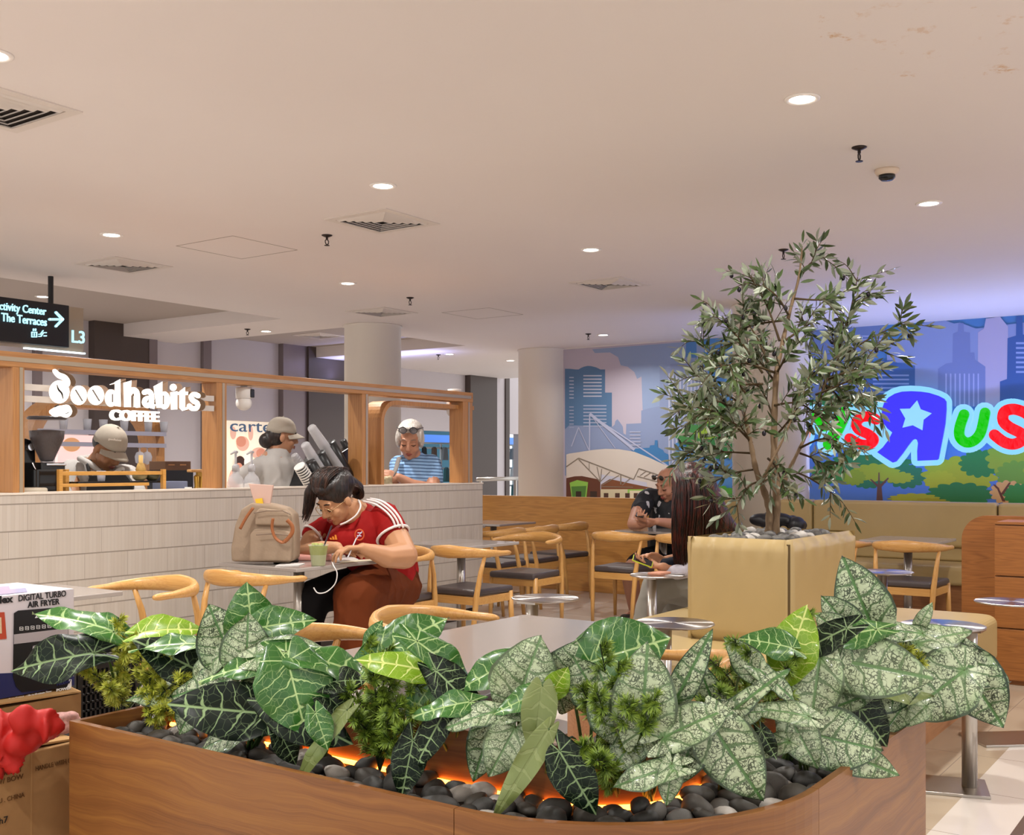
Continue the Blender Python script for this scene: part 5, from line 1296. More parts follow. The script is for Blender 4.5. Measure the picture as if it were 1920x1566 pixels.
for n_, (pk, ty, px, py, lp, wp, ang, face, ds) in enumerate(LV):
    root = plants[pk]; s = sdef(px) + ds; base = root.location
    L = lp / FPX * s * 1.2; Wd = wp / FPX * s * 1.3
    back = -ray(px).normalized(); r_ = random.Random(n_)
    a = math.radians(ang); T2 = (RV * math.cos(a) + UP * math.sin(a))
    T2 = (T2 + back * (.25 if face > .6 else .0)).normalized()
    N = back * face + UP * (1.05 - face) * (1 if math.sin(a) < .7 else .6); N = (N - T2 * N.dot(T2)).normalized()
    X_ = T2.cross(N).normalized()
    droop = .12 + r_.uniform(0, .16); mbx = leaf_mb(L, Wd, droop, r_.uniform(.1, .4), r_.uniform(.05, .14), n_, .30 if ty != 'O' else .12)
    ctr = W(px, py, s); O = ctr - T2 * L * .36 + N * droop * L * .25
    M = Matrix((X_, T2, N)).transposed().to_4x4(); M.translation = O
    mbx.xf(M)
    lf = obj('leaf', mbx, LMAT[ty], root, world=True, smooth=True)
    # petiole from the plant foot to the leaf
    foot = Vector(base) + Vector((r_.uniform(-.012, .012), r_.uniform(-.012, .012), -.01))
    if ty == 'L': lf['label'] = 'bright lime green leaf'
    mid = foot.lerp(O, .55) + UP * (abs(O.z - foot.z) * .25 + .03) - N * .02
    q = MB().tube(catmull([foot, mid, O], 6), [.0042] * 6 + [.0028] * 7, 7)
    obj('stalk', q, stalk_m['C' if ty == 'C' else 'D'], lf, world=True, smooth=True)

# ---------------------------------------------------------------- needle sprigs
ndl = []
for nme, c1_, c2_ in (('needle_green', '#4A6A1C', '#93AE3A'), ('needle_yellow', '#8E9E2C', '#C6C648')):
    t = NT(nme); z = t.n('ShaderNodeAttribute'); z.attribute_name = 'UVMap'
    uvn = t.n('ShaderNodeUVMap', uv_map='UVMap').outputs[0]; _, v_, _ = t.sep(uvn)
    t.put(t.b.inputs['Base Color'], t.mix(v_, lin(c1_), lin(c2_))); t.b.inputs['Roughness'].default_value = .5; ndl.append(t.m)
twig_m = mat('twig_dark', '#23301A', .6)
def spray(root, pts, width, m, seed, n_tw=27, nl=.023):
    r_ = random.Random(seed); P = catmull(pts, 8); q = MB(); st = MB().tube(P, [.0035 * (1 - .6 * i / len(P)) for i in range(len(P))], 6)
    def needles(a, b, n, L):
        d = (b - a); dl = d.length; d.normalize(); x, y = basis(d)
        for i in range(n):
            f = i / n; p = a.lerp(b, f); th = r_.uniform(0, 2 * PI); o_ = x * math.cos(th) + y * math.sin(th)
            v = (d * .75 + o_ * .8).normalized() * L * r_.uniform(.75, 1.15); sd = v.cross(o_ + d * .3).normalized() * L * .065
            k = len(q.v); tip = (.35 + .65 * f)
            q.v += [p - sd * .5, p + v * .5 - sd, p + v, p + v * .5 + sd]; q.uvs += [(0, 0, 0, 0), (0, tip * .6, 0, 0), (0, tip, 0, 0), (0, tip * .6, 0, 0)]
            q.f.append([k, k + 1, k + 2, k + 3]); q.mi.append(0)
    n = len(P)
    for i in range(n_tw):
        f = .28 + .72 * (i + r_.random() * .5) / n_tw; idx = min(n - 2, int(f * (n - 1))); p = P[idx]; d = (P[idx + 1] - P[idx]).normalized(); x, y = basis(d)
        th = r_.uniform(0, 2 * PI); o_ = (x * math.cos(th) + y * math.sin(th)); e = p + (d * .8 + o_).normalized() * width * .82 * (1.15 - f * .7) * r_.uniform(.7, 1.1)
        st.tube([p, e], [.0016, .0008], 4, cap=False); needles(p, e, int(30 * (width / .05) ** .5), nl); needles(p.lerp(e, .4), e, 16, nl)
    needles(P[int(n * .35)], P[-1], 42, nl)
    fo = obj('needle_foliage', q, m, root, world=True, kind='stuff'); obj('stem', st, twig_m, root, world=True)
def sprig(px, py, lb, tips, m=0, wd=.05):
    b = gplant(px, py); root = thing('needle_sprig', lb, 'plant', tuple(b), group='needle leaved artificial sprigs in the planter')
    for i, (tx, ty, ds) in enumerate(tips):
        e = W(tx, ty, sdef(tx) + ds); h = (e - b); mid = b + Vector((h.x * .35, h.y * .35, h.z * .55)); spray(root, [b - UP * .01, mid, e], wd, ndl[m], int(px + i * 7))
sprig(228, 1336, 'yellow green needle sprig at the left end of the planter, spread low over the crate', [(150, 1248, 0), (222, 1158, .02), (205, 1290, -.04), (240, 1205, .0)], 1, .045)
sprig(276, 1360, 'needle sprig leaning right at the left end of the planter', [(255, 1190, .0), (318, 1228, .02), (345, 1270, -.04), (365, 1325, -.06), (290, 1225, -.02)], 1, .05)
sprig(712, 1438, 'bushy dark green needle sprig left of the planter middle', [(690, 1200, .02), (650, 1290, .0), (700, 1260, -.05), (740, 1250, .0), (790, 1275, .03), (665, 1345, -.05), (745, 1320, -.06), (800, 1330, .0), (725, 1215, .04), (760, 1370, -.06)], 0, .055)
sprig(845, 1440, 'tiny needle sprig tips showing above the leaves in front of the large table', [(848, 1230, .1), (818, 1222, .12)], 1, .03)
sprig(1158, 1494, 'tall bushy needle sprig at the curved front corner of the planter', [(1125, 1208, .0), (1160, 1240, -.03), (1090, 1290, .02), (1230, 1310, -.08), (1120, 1300, -.06), (1180, 1320, -.08), (1090, 1400, -.08), (1120, 1425, -.1), (1215, 1350, -.06)], 0, .052)
sprig(1400, 1385, 'needle sprig with several spires right of the planter corner', [(1330, 1235, .04), (1378, 1198, .05), (1408, 1220, .02), (1345, 1300, .0), (1440, 1290, .03), (1480, 1305, .0), (1320, 1320, .02)], 0, .045)
sprig(1500, 1372, 'dark needle sprig standing behind the lime green leaf', [(1512, 1145, .1), (1490, 1225, -.02), (1530, 1190, .08), (1470, 1250, .0)], 0, .04)
sprig(1665, 1362, 'small yellow needle sprig among the caladiums at the right end', [(1700, 1215, -.02), (1725, 1235, -.04), (1685, 1250, .0), (1790, 1330, .1)], 1, .045)
# ================================================================ olive tree in the cream box
TS = 5.62   # depth of the trunk
tr_base = W(1447, 1000, TS)
tree = thing('olive_tree', 'slender artificial olive tree with narrow silvery leaves rising from the cream box', 'tree', (tr_base.x, tr_base.y, BZ1 - .03))
bark = NT('olive_bark'); co = bark.coord(); nb = bark.noise(bark.mapping(co, (14, 14, 4)), 3, 5, .6)
bark.put(bark.b.inputs['Base Color'], bark.mix(nb, lin('#5B4633'), lin('#9A8062'))); bark.b.inputs['Roughness'].default_value = .8; bark.bump(nb, .5, .01); bark = bark.m
r6 = random.Random(11)
def tp(x, y, d=0): return W(x, y, TS + d)
TR = [
 ([(1440, 1006, 0), (1443, 960, 0), (1434, 925, -.02), (1418, 882, -.04), (1409, 838, -.05), (1400, 795, -.08), (1392, 765, -.1)], .021, .008),
 ([(1453, 1006, 0), (1456, 930, .02), (1452, 860, .03), (1452, 790, .02), (1456, 700, .0), (1468, 640, .02), (1482, 580, .02), (1498, 520, .0), (1504, 462, .0)], .024, .004),
 ([(1455, 945, .02), (1476, 890, .08), (1500, 840, .14), (1528, 780, .18), (1545, 720, .2)], .013, .005),
 ([(1438, 935, -.01), (1430, 905, -.05), (1445, 870, -.12), (1470, 820, -.16), (1490, 770, -.2)], .010, .004)]
BR = [(1392, 790, 1262, 805, -.1), (1400, 765, 1300, 700, .05), (1405, 745, 1298, 632, .1), (1395, 770, 1292, 738, -.15), (1430, 700, 1335, 588, -.05), (1462, 640, 1404, 512, .05), (1440, 680, 1390, 590, .15),
      (1478, 590, 1430, 535, -.1), (1500, 520, 1548, 482, .1), (1490, 560, 1560, 560, -.08), (1545, 720, 1608, 520, .1), (1540, 700, 1700, 602, .05), (1545, 715, 1655, 690, -.1), (1528, 780, 1640, 752, .15),
      (1528, 770, 1590, 640, -.05), (1500, 840, 1602, 842, -.2), (1480, 880, 1560, 925, .05), (1410, 850, 1300, 842, .1), (1418, 880, 1335, 905, -.1), (1405, 800, 1320, 860, .15), (1456, 700, 1500, 640, -.2), (1452, 760, 1560, 800, -.25),
      (1456, 720, 1395, 660, .2), (1452, 790, 1420, 720, .25), (1470, 640, 1545, 590, .2), (1409, 838, 1370, 790, -.25), (1545, 720, 1600, 790, .05), (1440, 900, 1380, 950, -.2), (1500, 850, 1555, 880, -.1), (1452, 820, 1500, 740, -.3), (1480, 600, 1350, 640, .2), (1456, 700, 1340, 690, -.28), (1485, 790, 1520, 700, -.3),
      (1430, 720, 1310, 770, .25), (1440, 860, 1480, 940, -.25), (1530, 760, 1650, 640, .25), (1410, 830, 1280, 760, -.3), (1530, 740, 1615, 700, -.25)]
q = MB()
for pts, a, b in TR:
    P = catmull([tp(*p) for p in pts], 6); n = len(P); q.tube(P, [(a + (b - a) * i / (n - 1)) * (1 + .12 * math.sin(i * 1.7)) for i in range(n)], 9)
LF = MB(); TW = MB(); olives = []
def oleaf(p, d, L):
    d = d.normalized(); n_ = Vector((r6.uniform(-1, 1), r6.uniform(-1, 1), r6.uniform(-.2, 1))); sd = d.cross(n_)
    if sd.length < 1e-3: return
    sd.normalize(); up = sd.cross(d); w_ = L * r6.uniform(.11, .16); k = len(LF.v); bend = r6.uniform(-.18, .18) * L
    for f, ww, z in ((0, .15, 0), (.25, .85, .1), (.55, 1.0, .5), (.8, .6, 1.1), (1, .05, 2.0)):
        c = p + d * (L * f) + up * (bend * z * .5)
        LF.v += [c - sd * w_ * ww + up * w_ * .35 * ww, c, c + sd * w_ * ww + up * w_ * .35 * ww]
    for i in range(4):
        for j in range(2):
            a = k + i * 3 + j; LF.f.append([a, a + 1, a + 4, a + 3]); LF.mi.append(0)
def twig(P, L0, dens=1.0):
    n = len(P); acc = 0
    for i in range(1, n):
        seg = P[i] - P[i - 1]; f = i / (n - 1)
        if f < .18: continue
        m = max(1, int(seg.length / .0125 * dens))
        for k in range(m):
            p = P[i - 1] + seg * (k / m); d = seg.normalized(); x, y = basis(d); th = r6.uniform(0, 2 * PI)
            o_ = x * math.cos(th) + y * math.sin(th)
            oleaf(p, d * r6.uniform(.5, 1.1) + o_ * r6.uniform(.6, 1.1) + UP * r6.uniform(-.3, .2), L0 * r6.uniform(.75, 1.2))
    oleaf(P[-1], P[-1] - P[-2], L0)
for (x0, y0, x1, y1, dz) in BR:
    a = tp(x0, y0, 0); b = tp(x1, y1, dz); v = b - a; mid = a + v * .5 + UP * v.length * r6.uniform(.02, .14) + Vector((r6.uniform(-.03, .03),) * 3)
    P = catmull([a, mid, b], 9); TW.tube(P, [.0068 - .0048 * i / len(P) for i in range(len(P))], 6)
    twig(P[4:], .078)
    for k in range(max(3, int(v.length / .055))):
        i = r6.randrange(3, len(P) - 1); d = (P[i + 1] - P[i]).normalized(); x, y = basis(d); th = r6.uniform(0, 2 * PI)
        dd = (d * .8 + x * math.cos(th) + y * math.sin(th) + UP * r6.uniform(-.4, .5)).normalized(); Lt = r6.uniform(.09, .20)
        e = P[i] + dd * Lt; Q = catmull([P[i], P[i] + dd * Lt * .5 + UP * .01, e - UP * r6.uniform(-.02, .03)], 4)
        TW.tube(Q, [.0028 - .0016 * j / len(Q) for j in range(len(Q))], 5); twig(Q, .072)
        if r6.random() < .28: olives.append(Q[-3] - UP * .02)
for (x, y) in [(1270, 812), (1305, 628), (1298, 690), (1292, 695), (1418, 500), (1415, 520), (1598, 812), (1626, 888), (1458, 585), (1452, 590), (1492, 488), (1310, 860), (1590, 605), (1495, 755), (1505, 757), (1705, 595), (1640, 745), (1535, 530), (1400, 755)]: olives.append(tp(x, y, -.05))
# a leaf cluster at the very top
P = catmull([tp(1500, 540), tp(1503, 500), tp(1505, 455)], 6); twig(P, .07, 1.3)
obj('trunk', q, bark, tree, world=True, smooth=True); obj('branches', TW, mat('twig_brown', '#4E3F2C', .8), tree, world=True, smooth=True)
t = NT('olive_leaf'); g = t.n('ShaderNodeNewGeometry'); co = t.coord(); f = t.noise(co, 9, 3)
t.put(t.b.inputs['Base Color'], t.mix(g.outputs['Backfacing'], t.mix(f, lin('#2B381B'), lin('#4F6434')), t.mix(f, lin('#828C74'), lin('#A9AF9C')))); t.b.inputs['Roughness'].default_value = .38; t.b.inputs['Coat Weight'].default_value = .2
o = obj('foliage', LF, t.m, tree, world=True, smooth=True, kind='stuff')
om = mat('olive_black', '#16101A', .25)
for p in olives[:60]:
    obj('olive', MB().ell(p, (.0105, .0105, .014), nu=10, nv=7), om, tree, world=True, smooth=True)
# ================================================================ small things on the kiosk counter
def px3(x, y, Y): return GY(x, y, Y)
def upp(px, Y): return sx(px, Y=Y) / FPX       # metres per photo pixel at plane Y
WT = 1.10
# espresso grinder
Yg = 6.2; u = upp(88, Yg); g0 = px3(88, 925, Yg)
t = thing('coffee_grinder', 'black coffee grinder with a clear hopper of dark beans beside the left post', 'coffee grinder', (g0.x, Yg, WT))
zc = lambda y: px3(88, y, Yg).z
bl = mat('appliance_black', '#141315', .25, coat=.3); chrome = mat('chrome', '#D8D8DC', .12, metal=1.0)
obj('grinder_body', MB().prism([(a, b, WT) for a, b in rrect(g0.x - 42 * u, Yg - .1, g0.x + 30 * u, Yg + .14, .03)], (0, 0, zc(880) - WT)).cbox((g0.x, Yg, zc(875)), (.16, .14, .05)), bl, t, world=True, bevel=.006)
obj('bean_hopper', MB().lathe([(.035, zc(868)), (.045, zc(862)), (31 * u, zc(822)), (33 * u, zc(800)), (33 * u, zc(785))], 28, (g0.x, Yg, 0)), mat('hopper_glass', '#CFCBD0', .05, alpha=.14), t, world=True, smooth=True)
obj('coffee_beans', MB().lathe([(.0001, zc(866)), (.034, zc(865)), (.043, zc(861)), (30 * u, zc(822)), (31 * u, zc(808)), (.03, zc(806)), (.0001, zc(806))], 28, (g0.x, Yg, 0)), mat('beans_brown', '#24130D', .3, noise=.6, nscale=60, bump=.6), t, world=True, smooth=True)
obj('hopper_lid', MB().lathe([(.0001, zc(781)), (32 * u, zc(781)), (36 * u, zc(785)), (33 * u, zc(787)), (.0001, zc(787))], 28, (g0.x, Yg, 0)), mat('lid_grey', '#4A4548', .3), t, world=True, smooth=True)
obj('chrome_collar', MB().cbox((g0.x + .01, Yg - .04, zc(871)), (.13, .1, .016)), chrome, t, world=True, bevel=.004)
# espresso machine at the far left
Ye = 6.25; e0 = px3(30, 925, Ye); u = upp(30, Ye)
t = thing('espresso_machine', 'black espresso machine with chrome steam wands at the left end of the counter', 'espresso machine', (e0.x, Ye, WT))
ze = lambda y: px3(30, y, Ye).z; xe_ = lambda x: px3(x, 800, Ye).x
obj('machine_body', MB().prism([(xe_(-120), Ye, WT), (xe_(70), Ye, WT), (xe_(66), Ye, ze(828)), (xe_(50), Ye, ze(822)), (xe_(-120), Ye, ze(822))], (0, .25, 0)), bl, t, world=True, bevel=.008)
obj('cup_rail', MB().tube([(xe_(-120), Ye, ze(812)), (xe_(20), Ye, ze(812))], .006, 8).tube([(xe_(10), Ye, ze(824)), (xe_(10), Ye, ze(812))], .005, 8), chrome, t, world=True)
kx, kz = xe_(54), ze(838); obj('steam_knob', MB().lathe([(.0001, 0), (.022, 0), (.022, .03), (.0001, .03)], 20, (kx, Ye, kz), Matrix.Rotation(PI / 2, 3, 'X')), chrome, t, world=True)
obj('steam_wand', MB().tube([(kx, Ye - .04, ze(868)), (kx + .012, Ye - .07, ze(885)), (kx, Ye - .07, ze(915))], .006, 8), chrome, t, world=True)
for x in (2, -30): obj('group_head', MB().lathe([(.035, ze(858)), (.04, ze(850)), (.04, ze(836))], 20, (xe_(x), Ye - .05, 0)).tube([(xe_(x), Ye - .06, ze(856)), (xe_(x) - .02, Ye - .2, ze(860))], .012, 8), chrome, t, world=True, smooth=True)
# wooden rack on the ledge
Yr = 5.955; zr = lambda y, x=200: px3(x, y, Yr).z; xr_ = lambda x: px3(x, 900, Yr).x
t = thing('wooden_rack', 'low honey coloured wooden rack with a black tray standing in front of the first barista', 'rack', (xr_(210), Yr, 1.19))
rk = wood('rack_wood', '#B88238', '#CF9A4C', '#A87430', 'X', 3)
for (x, d) in ((113, 0), (143, .10), (307, 0)): obj('rack_post', MB().box((xr_(x) - .012, Yr + d - .01, 1.10), (xr_(x) + .012, Yr + d + .02, zr(880, x))), rk, t, world=True, bevel=.002)
for (a, b, x0, x1, d) in ((884, 891, 113, 310, 0), (906, 912, 113, 280, 0), (884, 890, 143, 300, .1)): obj('rack_rail', MB().box((xr_(x0), Yr + d, zr(b)), (xr_(x1), Yr + d + .016, zr(a))), rk, t, world=True, bevel=.002)
obj('black_tray', MB().box((xr_(150), Yr + .02, zr(907)), (xr_(305), Yr + .12, zr(903))), bl, t, world=True)
zt_ = zr(903) + .001; Yt = Yr + .07
def on_tray(nm, px, prof, m, lb, ct, sm_=True, n=18):
    x = px3(px, 900, Yt).x; return obj(nm, MB().lathe(prof, n, (x, Yt, zt_)), m, label=lb, cat=ct, smooth=sm_)
on_tray('drinking_glass', 190, [(.022, 0), (.028, .065), (.026, .065), (.020, .004), (.0001, .004)], mat('shelf_glass', '#C9CBD6'), 'short empty tumbler on the black tray of the wooden rack', 'glass')
on_tray('matcha_bowl', 285, [(.025, 0), (.048, .018), (.055, .055), (.05, .055), (.04, .02), (.0001, .012)], mat('bowl_green', '#4A4A34', .3), 'dark olive ceramic bowl at the right end of the wooden rack', 'bowl')
on_tray('matcha_bowl', 262, [(.025, 0), (.045, .018), (.05, .05), (.045, .05), (.035, .02), (.0001, .012)], mat('bowl_cream', '#8C8460', .3), 'pale olive bowl under the upright bamboo whisk', 'bowl')
on_tray('bamboo_whisk', 264, [(.02, .05), (.034, .07), (.02, .11), (.014, .115), (.014, .165), (.0001, .165)], mat('bamboo', '#C9A35E', .5, noise=.2, nscale=80), 'upright bamboo tea whisk standing in a bowl on the rack', 'whisk')
# crate and boxes behind
Yk = 6.35
a, b = px3(310, 865, Yk), px3(358, 882, Yk)
t = thing('wooden_caddy', 'small brown wooden caddy on a dark box behind the rack', 'caddy', ((a.x + b.x) / 2, Yk, WT))
obj('dark_box', MB().box((a.x, Yk, WT), (b.x + .02, Yk + .2, b.z)), mat('navy_black', '#14161F', .4), t, world=True)
obj('caddy_body', MB().box((a.x, Yk, b.z), (b.x, Yk + .18, a.z)), mat('caddy_brown', '#5F4028', .5), t, world=True, bevel=.003)
for x in (a.x + .05, b.x - .07): obj('caddy_slot', MB().cbox((x, Yk - .002, a.z - .025), (.05, .006, .008)), mat('caddy_tan', '#A9794A', .5), t, world=True)
a, b = px3(312, 903, 6.1), px3(352, 920, 6.1)
obj('ice_tub', MB().box((a.x, 6.1, WT), (b.x, 6.25, a.z)), mat('tub_blue', '#77809A', .3), label='grey blue plastic tub between the rack and the gold stand', cat='tub', bevel=.004)
x = px3(373, 900, 6.1).x; gold = mat('gold_metal', '#B58D3C', .3, metal=.7); ug = upp(373, 6.1)
t = thing('tea_press_stand', 'gold stand with a flat wooden top on a red brown disc by the second post', 'stand', (x, 6.1, WT))
obj('base_disc', MB().lathe([(.0001, 0), (.065, 0), (.065, .03), (.0001, .03)], 24, (x, 6.1, WT)), mat('disc_red', '#6E2A17', .3), t, world=True)
obj('column_leg', MB().lathe([(.03, .03), (.018, .05), (.022, .09), (.014, .1), (.02, .17), (.012, .18)], 16, (x - .02, 6.1, WT)), gold, t, world=True, smooth=True)
obj('column_leg', MB().lathe([(.03, .03), (.018, .05), (.022, .09), (.014, .1), (.02, .17), (.012, .18)], 16, (x + .035, 6.13, WT)), gold, t, world=True, smooth=True)
zz = px3(373, 883, 6.1).z; obj('top_bar', MB().cbox((x, 6.11, zz), (42 * ug, .05, .02)), mat('bar_tan', '#C2935A', .5), t, world=True, bevel=.006)
obj('column_leg', MB().box((x - .01, 6.1, WT + .17), (x + .03, 6.12, zz)), gold, t, world=True)
obj('white_tamper', MB().lathe([(.02, 0), (.009, .02), (.009, .08), (.024, .09), (.024, .1), (.0001, .1)], 16, (px3(353, 900, 6.02).x, 6.02, WT)), mat('plastic_white', '#E8E4E0', .35), smooth=True, label='small white knob handled tool standing left of the gold stand', cat='tool')
obj('folded_towel', MB().box((px3(-60, 925, 6.05).x, 6.0, WT + .0), (px3(82, 925, 6.05).x, 6.2, 1.215)), mat('towel_cream', '#DDD2BF', .8), bevel=.012, label='cream folded cloth lying on the counter in front of the espresso machine', cat='cloth')
# pump bottles
clear = mat('bottle_clear', '#D5D5DA', .08, alpha=.45); pump = mat('pump_clear', '#C2C0C4', .2, alpha=.8)
Yp2 = 6.02
for px, lb in ((442, 'clear pump bottle by the second post, left one of two'), (472, 'clear pump bottle in front of the second barista, right one of two')):
    c = px3(px, 900, Yp2); z2 = lambda y: px3(px, y, Yp2).z; u = upp(px, Yp2)
    t = thing('pump_bottle', lb, 'bottle', (c.x, Yp2, WT), group='clear pump bottles')
    obj('bottle', MB().lathe([(.0001, WT), (15 * u, WT), (16 * u, z2(905)), (13 * u, z2(895)), (6 * u, z2(888)), (6 * u, z2(882))], 22, (c.x, Yp2, 0)), clear, t, world=True, smooth=True)
    obj('pump_head', MB().tube([(c.x, Yp2, z2(886)), (c.x, Yp2, z2(850))], .008, 8).lathe([(7 * u, z2(884)), (7 * u, z2(874)), (3 * u, z2(870))], 14, (c.x, Yp2, 0)).tube([(c.x + 4 * u, Yp2, z2(848)), (c.x - 2 * u, Yp2, z2(847)), (c.x - 12 * u, Yp2, z2(852))], [.009, .01, .006], 8), pump, t, world=True, smooth=True)
# cup dispenser + cup stacks
Yd = 6.0
def dd(x, y): return px3(x, y, Yd)
t = thing('cup_dispenser', 'black slanted cup and lid dispenser behind the woman in the red shirt', 'dispenser', tuple(dd(620, 925)))
blm = mat('dispenser_black', '#1B1A1C', .35); q = MB()
q.prism([dd(662, 835), (dd(662, 990)), dd(590, 990), dd(575, 920), dd(592, 880)], (0, .3, 0))
obj('dispenser_body', q, blm, t, world=True, bevel=.006)
def tube_px(nm, pts, wpx, m, dy, parent=None, **kw):
    u = upp(600, Yd + dy); q = MB().tube([px3(x, y, Yd + dy) for x, y in pts], [w_ * u / 2 for w_ in wpx], 18)
    return obj(nm, q, m, parent, world=parent is not None, smooth=True, **kw)
for (p0, p1, w_, dy) in (((617, 832), (662, 912), 27, -.06), ((643, 826), (668, 876), 13, .06), ((628, 836), (655, 885), 10, .02), ((597, 852), (632, 915), 27, -.11), ((581, 868), (612, 920), 24, -.15)):
    tube_px('dispenser_tube', [p0, p1], [w_, w_], blm, dy, t)
cupc = mat('cup_clear', '#E4E3E6', .1, alpha=.5); cupg = mat('lid_grey_plastic', '#9C999B', .3); cupw = mat('cup_paper', '#E7E2DC', .5)
def stack(p0, p1, w0, w1, m, dy, lb, nm='cup_stack', ribs=8, lip=True):
    u = upp(600, Yd + dy); a = px3(*p0, Yd + dy); b = px3(*p1, Yd + dy); n = ribs * 4; pts = [a.lerp(b, i / n) for i in range(n + 1)]
    rs = [((w0 + (w1 - w0) * i / n) * (1 - (.10 if i % 4 in (1, 2) and lip else 0))) * u / 2 for i in range(n + 1)]; rs[0] *= .8
    q_ = MB().tube(pts, rs, 20); mm_ = m
    if m is cupw:
        q_ = MB(); mm_ = [cupw, blm]
        for i in range(8):
            c0, c1 = a.lerp(b, i / 8), a.lerp(b, (i + .45) / 8); c2 = a.lerp(b, (i + 1) / 8); w_ = (w0 + (w1 - w0) * i / 8) * u / 2
            q_.m(0).tube([c0, c1], [w_, w_], 20).m(1).tube([c1, c2], [w_ * .88, w_ * .88], 20)
    obj(nm, q_, mm_, smooth=m is not cupw, label=lb, cat='cup stack', group='cup stacks in the dispenser')
stack((583, 800), (636, 878), 17, 25, cupc, -.06, 'topmost stack of clear plastic cups sticking out of the black dispenser', lip=False)
stack((571, 832), (606, 892), 17, 25, cupc, -.11, 'second stack of clear plastic cups in the dispenser, below the topmost', lip=False)
stack((551, 853), (572, 884), 14, 22, cupg, -.13, 'short stack of grey lids sticking out of the dispenser')
stack((561, 874), (582, 906), 22, 27, cupw, -.2, 'ribbed stack of white rimmed paper cups just left of her hair')
stack((612, 870), (640, 880), 10, 10, cupg, .0, 'thin grey rod of stacked lids on the dispenser right side') if False else None
# dome cameras
for (px, py, lb, Yc) in ((457, 738, 'white dome security camera under the beam by the second post', 5.9), (852, 752, 'white security camera in the right corner of the rounded frame', 5.98)):
    c = px3(px, py, Yc); u = upp(px, Yc); z = lambda y: px3(px, y, Yc).z
    t = thing('security_camera', lb, 'camera', (c.x, Yc, z(py - 20)))
    obj('mount', MB().lathe([(13 * u, z(py - 22)), (13 * u, z(py - 18)), (6 * u, z(py - 14)), (6 * u, z(py - 10))], 20, (c.x, Yc, 0)), mat('plastic_white', '#E8E4E0'), t, world=True, smooth=True)
    obj('housing', MB().lathe([(14 * u, z(py - 11)), (15 * u, z(py - 9)), (15 * u, z(py + 9)), (13 * u, z(py + 10))], 24, (c.x, Yc, 0)), mat('plastic_white', '#E8E4E0'), t, world=True, smooth=True)
    obj('lens_plate', MB().cbox((c.x + 8 * u, Yc - 12 * u, z(py)), (10 * u, 8 * u, 16 * u)), bl, t, world=True, bevel=.006)
    obj('ball', MB().ell((c.x, Yc, z(py + 18)), (15 * u, 15 * u, 14 * u)), mat('plastic_white', '#E8E4E0'), t, world=True, smooth=True)

# ================================================================ on the table of the woman in red
TZ = .75
bp0 = GZ(488, 1052, TZ); bs = 6.62
def bw(x, y, d=0): return W(x, y, bs + d)
bagm = mat('bag_fabric', '#9A8672', .65, noise=.08, nscale=25, bump=.25); tan = mat('strap_tan', '#93572F', .5)
t = thing('backpack', 'taupe fabric backpack with tan leather handles standing on the cafe table', 'backpack', (bw(488, 1057).x, bw(488, 1057).y, TZ))
def slab_v(q, pts, d0, d1): q.prism([bw(x, y, d0) for x, y in pts], tuple(FV * (d1 - d0)))
q = MB(); slab_v(q, [(434, 1054), (432, 1030), (440, 985), (452, 955), (470, 943), (505, 945), (535, 953), (549, 965), (553, 1000), (552, 1050), (540, 1056)], -.02, .17)
obj('bag_body', q, bagm, t, world=True, voxel=.010, sm=9)
q = MB(); slab_v(q, [(466, 1054), (468, 1002), (476, 992), (540, 996), (546, 1004), (545, 1052)], -.06, .05)
obj('front_pocket', q, bagm, t, world=True, voxel=.008, sm=7)
q = MB(); slab_v(q, [(478, 985), (478, 962), (486, 953), (536, 958), (544, 966), (543, 988)], -.045, .05)
obj('top_pocket', q, bagm, t, world=True, voxel=.008, sm=6)
q = MB().tube([bw(x, y, -.085) for x, y in ((476, 962), (500, 958), (530, 958), (545, 965))], .004, 6).tube([bw(x, y, -.105) for x, y in ((480, 1003), (510, 1001), (543, 1004))], .004, 6)
obj('zip_line', q, mat('zip_brown', '#7A6656', .5), t, world=True)
for pts in ([(512, 972), (510, 990), (516, 1008), (528, 1017), (534, 1015)], [(538, 975), (547, 985), (548, 998), (540, 1010), (532, 1017)]):
    obj('leather_handle', MB().tube(catmull([bw(x, y, -.11) for x, y in pts], 5), [(.006, .012)] * (5 * 4 + 1), 8), tan, t, world=True, smooth=True)
obj('leather_handle', MB().tube(catmull([bw(x, y, -.09) for x, y in ((450, 992), (462, 970), (475, 952))], 5), [(.005, .009)] * 11, 8), tan, t, world=True, smooth=True)
# plastic pouch on top
q = MB().prism([bw(x, y, .03) for x, y in ((466, 907), (512, 910), (505, 952), (480, 955))], tuple(FV * .03))
obj('plastic_pouch', q, mat('pouch_pink', '#D9B5A6', .25, alpha=.75), label='pinkish translucent plastic pouch standing on top of the backpack', cat='pouch', bevel=.004)
obj('yellow_packet', MB().prism([bw(x, y, -.0) for x, y in ((478, 936), (491, 934), (494, 951), (482, 953))], tuple(FV * .015)), mat('packet_yellow', '#E3B82A', .5), label='small yellow packet tucked before the plastic pouch', cat='packet')
